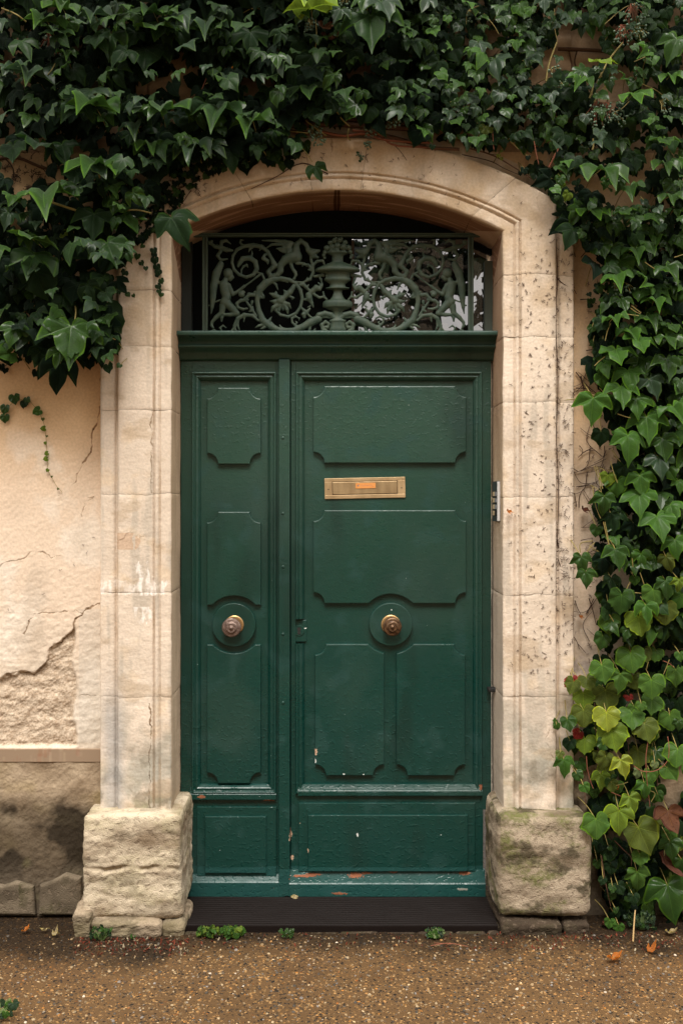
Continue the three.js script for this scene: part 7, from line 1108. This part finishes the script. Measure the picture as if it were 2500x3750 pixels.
  const c = (l) => l.map((p) => [1960 + p[0] * 0.4891, 2300 + p[1] * 0.4891, p[2] ?? 0.1]);
  for (const [k, q] of [['red', [[380, 960], [385, 1050], [410, 1140], [432, 1200]]], ['red', [[840, 845, 0.14], [825, 960, 0.14], [830, 1100, 0.14], [855, 1340, 0.12]]], ['red', [[735, 1030, 0.14], [800, 1072, 0.15], [900, 1065, 0.15], [985, 1000, 0.15], [1000, 900, 0.15], [985, 810, 0.14]]], ['stalk', [[835, 1215], [890, 1235], [865, 1300]]], ['stalk', [[1000, 235], [980, 290], [958, 345]]], ['red', [[950, 245], [1000, 265], [1035, 295]]], ['stalk', [[845, 250], [838, 280], [830, 310]]], ['wood', [[590, 1590], [660, 1660], [710, 1720], [712, 1780]]], ['wood', [[490, 1700], [510, 1820], [530, 1950], [560, 2080]]], ['red', [[560, 1225], [600, 1245], [640, 1260]]], ['stalk', [[600, 1180], [650, 1165], [690, 1155]]], ['dead', [[185, 680, 0.03], [190, 760, 0.02], [180, 880, 0.02]]], ['dead', [[262, 515, 0.03], [245, 590, 0.02], [240, 650, 0.02]]], ['wood', [[360, 1200], [372, 1260], [375, 1320]]], ['dead', [[440, 560], [445, 700], [460, 860], [470, 1000]]], ['dead', [[680, 740], [690, 850], [700, 950]]], ['wood', [[900, 1100, 0.03], [930, 1250, 0.03], [1000, 1340, 0.03]]]]) stem(P, k, c(q), k === 'wood' ? 0.0022 : 0.0017, 0.0013, 0.1, 0.003);
  for (let k = 0; k < 70; k++) pads(P, wx(2100 + P.rnd() * 140), wy(2330 + P.rnd() * 600), ZW + 0.006, 0.004 + P.rnd() * 0.007, 5);
  finishPlant(P);
}
// ------------------------------------------------------------------ weeds at the foot of the wall, fallen leaves, twigs
function weed(name, label, px, py, z, n, size, spread, tints, seed, flatness = 40) {
  const r = mulberry(seed), x = wx(px, z), t = thing(name, label, 'weed', [x, 0.003, z]), stems = [];
  for (let k = 0; k < n; k++) {
    const a = r() * 6.28, d = Math.sqrt(r()) * spread, hgt = (0.25 + r()) * spread * 0.9, p = [Math.cos(a) * d, hgt, Math.sin(a) * d * 0.5];
    stems.push(tube([[p[0] * 0.1, 0, p[2] * 0.1, 0.0009], [p[0] * 0.6, hgt * 0.7, p[2] * 0.6, 0.0008], [...p, 0.0006]], 4, 4));
    const m = part('leaf', LG[r() < 0.6 ? 'heart' : 'round'][Math.floor(r() * 5)], leafMat('heart', tints[Math.floor(r() * tints.length)]), t); m.material = leafMat('round', tints[Math.floor(r() * tints.length)]); poseLeaf(m, ...p, size * (0.6 + 0.7 * r()), (r() - 0.5) * 160, flatness + (r() - 0.5) * 60, (r() - 0.5) * 90);
  }
  part('stem', merge(stems), std({ color: lin(0.10, 0.15, 0.04), roughness: 0.7 }), t);
}
weed('weed', 'bushy bright green weed in front of the mat, below the narrow leaf', 848, 3420, 0.335, 60, 0.025, 0.033, ['fresh', 'lime', 'fresh'], 1);
weed('weed', 'sparse green weed left of the bushy one at the doorstep edge', 765, 3425, 0.33, 26, 0.024, 0.036, ['fresh', 'lime'], 2);
weed('weed', 'low weed among the footing stones under the pale foot stone', 375, 3425, 0.36, 30, 0.017, 0.04, ['mid', 'fresh', 'dark'], 3);
weed('weed', 'tiny sprig at the doorstep below the cover strip of the door', 1050, 3425, 0.335, 14, 0.018, 0.026, ['fresh', 'mid'], 4);
weed('weed', 'round blue-green weed below the wide door leaf', 1588, 3428, 0.335, 34, 0.022, 0.03, ['blue', 'fresh', 'pale'], 5);
weed('weed', 'small green sprig by the pale footing stone end', 485, 3405, 0.35, 7, 0.011, 0.016, ['fresh'], 6);
weed('weed', 'grey-green straggly weed under the ivy beside the mossy foot stone', 2345, 3400, 0.27, 70, 0.017, 0.055, ['blue', 'mid', 'blue', 'dark'], 7);
weed('weed', 'pale green plant at the near edge of the pavement below the plaster wall', 0, 3690, 0.88, 14, 0.034, 0.05, ['blue', 'pale', 'fresh'], 8);
function fallen(px, py, w, tint, label, turn, geo = LG.curl[0]) {
  const dep = EYE / ((py - 1830) / FOCAL), z = DIST - dep, t = thing('fallen_leaf', label, 'leaf', [wx(px, z), 0.010, z]), m = part('blade', geo, leafMat('tri', tint), t);
  m.scale.setScalar(w * dep / FOCAL); m.rotation.set(-1.25, 0, turn); part('leaf_stalk', tube([[0, 0, 0, 0.0008], [0.008, 0.003, -0.006, 0.0007], [0.016, 0.001, -0.012, 0.0006]], 4, 4), STALK, t);
}
fallen(2242, 3520, 60, 'orange', 'bright orange dead leaf flat on the pavement near the mossy stone', 0.6); fallen(2378, 3494, 36, 'orange', 'smaller orange dead leaf on the pavement under the ivy', 2.1); fallen(92, 3418, 34, 'orange', 'yellow-orange dead leaf at the foot of the plaster wall', 1.2); fallen(164, 3416, 26, 'straw', 'pale straw-coloured leaf scrap beside the wall foot', 0.2); fallen(200, 3434, 26, 'straw', 'whitish leaf fragment in front of the footing stone', 2.6); fallen(2206, 3395, 30, 'rust', 'rusty dead leaf against the right end of the mossy stone', 1.0); fallen(2450, 3425, 44, 'straw', 'pale orange leaf by the straggly weed', 0.4); fallen(2330, 3340, 34, 'brown', 'brown curled leaf in the weeds at the ivy foot', 1.8);
{
  const t = thing('fallen_leaf', 'small straw leaf on the mat under the gap between the door leaves', 'leaf', [wx(1074, 0.03), 0.028, 0.03]); const m = part('blade', LG.heart[1], leafMat('heart', 'straw'), t); m.scale.setScalar(0.034); m.rotation.set(-1.2, 0, 1.3);
  const tw = thing('twig', 'thin red-brown twig lying on the pavement before the wide door leaf', 'twig', [0, 0, 0]), z = DIST - EYE / ((3465 - 1830) / FOCAL);
  part('stem', merge([tube([[wx(1575, z), 0.006, z + 0.01, 0.0016], [wx(1640, z), 0.010, z, 0.0016], [wx(1710, z), 0.006, z + 0.015, 0.001]], 5, 10), tube([[wx(1590, z), 0.006, z - 0.012, 0.0012], [wx(1650, z), 0.009, z + 0.004, 0.0012]], 5, 6)]), REDSTEM, tw);
  const st = thing('twig', 'upright straw stalk standing in the pavement edge under the ivy', 'twig', [0, 0, 0]); part('stem', tube([[wx(2316, 0.36), 0, 0.36, 0.003], [wx(2320, 0.33), 0.05, 0.33, 0.0026], [wx(2324, 0.3), 0.085, 0.3, 0.002]], 6, 6), std({ color: lin(0.36, 0.24, 0.11), roughness: 0.8 }), st);
  // litter of rust-brown needles and crumbs along the wall foot
  const r = mulberry(55), N = 900, im = new THREE.InstancedMesh(new THREE.IcosahedronGeometry(1, 0), std({ color: 0xffffff, roughness: 0.9 }), N), o = new THREE.Object3D();
  for (let k = 0; k < N; k++) { const a = r(), px = a < 0.45 ? 270 + r() * 420 : a < 0.7 ? 690 + r() * 1130 : 1830 + r() * 660, z = 0.30 + Math.pow(r(), 1.6) * 0.13 + (a < 0.45 ? 0.04 : 0), s = 0.0012 + r() * 0.0028; o.position.set(wx(px, z), 0.003, z); o.rotation.set(r() * 6, r() * 6, r() * 6); o.scale.set(s * 2.2, s * 0.5, s * 0.9); o.updateMatrix(); im.setMatrixAt(k, o.matrix); im.setColorAt(k, (r() < 0.5 ? lin(0.10, 0.025, 0.014) : r() < 0.8 ? lin(0.05, 0.03, 0.018) : lin(0.22, 0.18, 0.12)).multiplyScalar(0.6 + r() * 0.7)); }
  im.name = 'leaf_litter'; im.castShadow = im.receiveShadow = true; im.userData = { kind: 'stuff', label: 'rusty crumbs of dry leaf litter along the foot of the wall' }; scene.add(im);
}
// ------------------------------------------------------------------ render
scene.traverse((o) => { if (o.isMesh) { o.castShadow = true; o.receiveShadow = true; } });
const renderer = new THREE.WebGLRenderer({ antialias: true });
renderer.setSize(W, H);
renderer.toneMapping = THREE.LinearToneMapping;
renderer.toneMappingExposure = EXPOSURE;
renderer.shadowMap.enabled = true;
renderer.render(scene, camera);
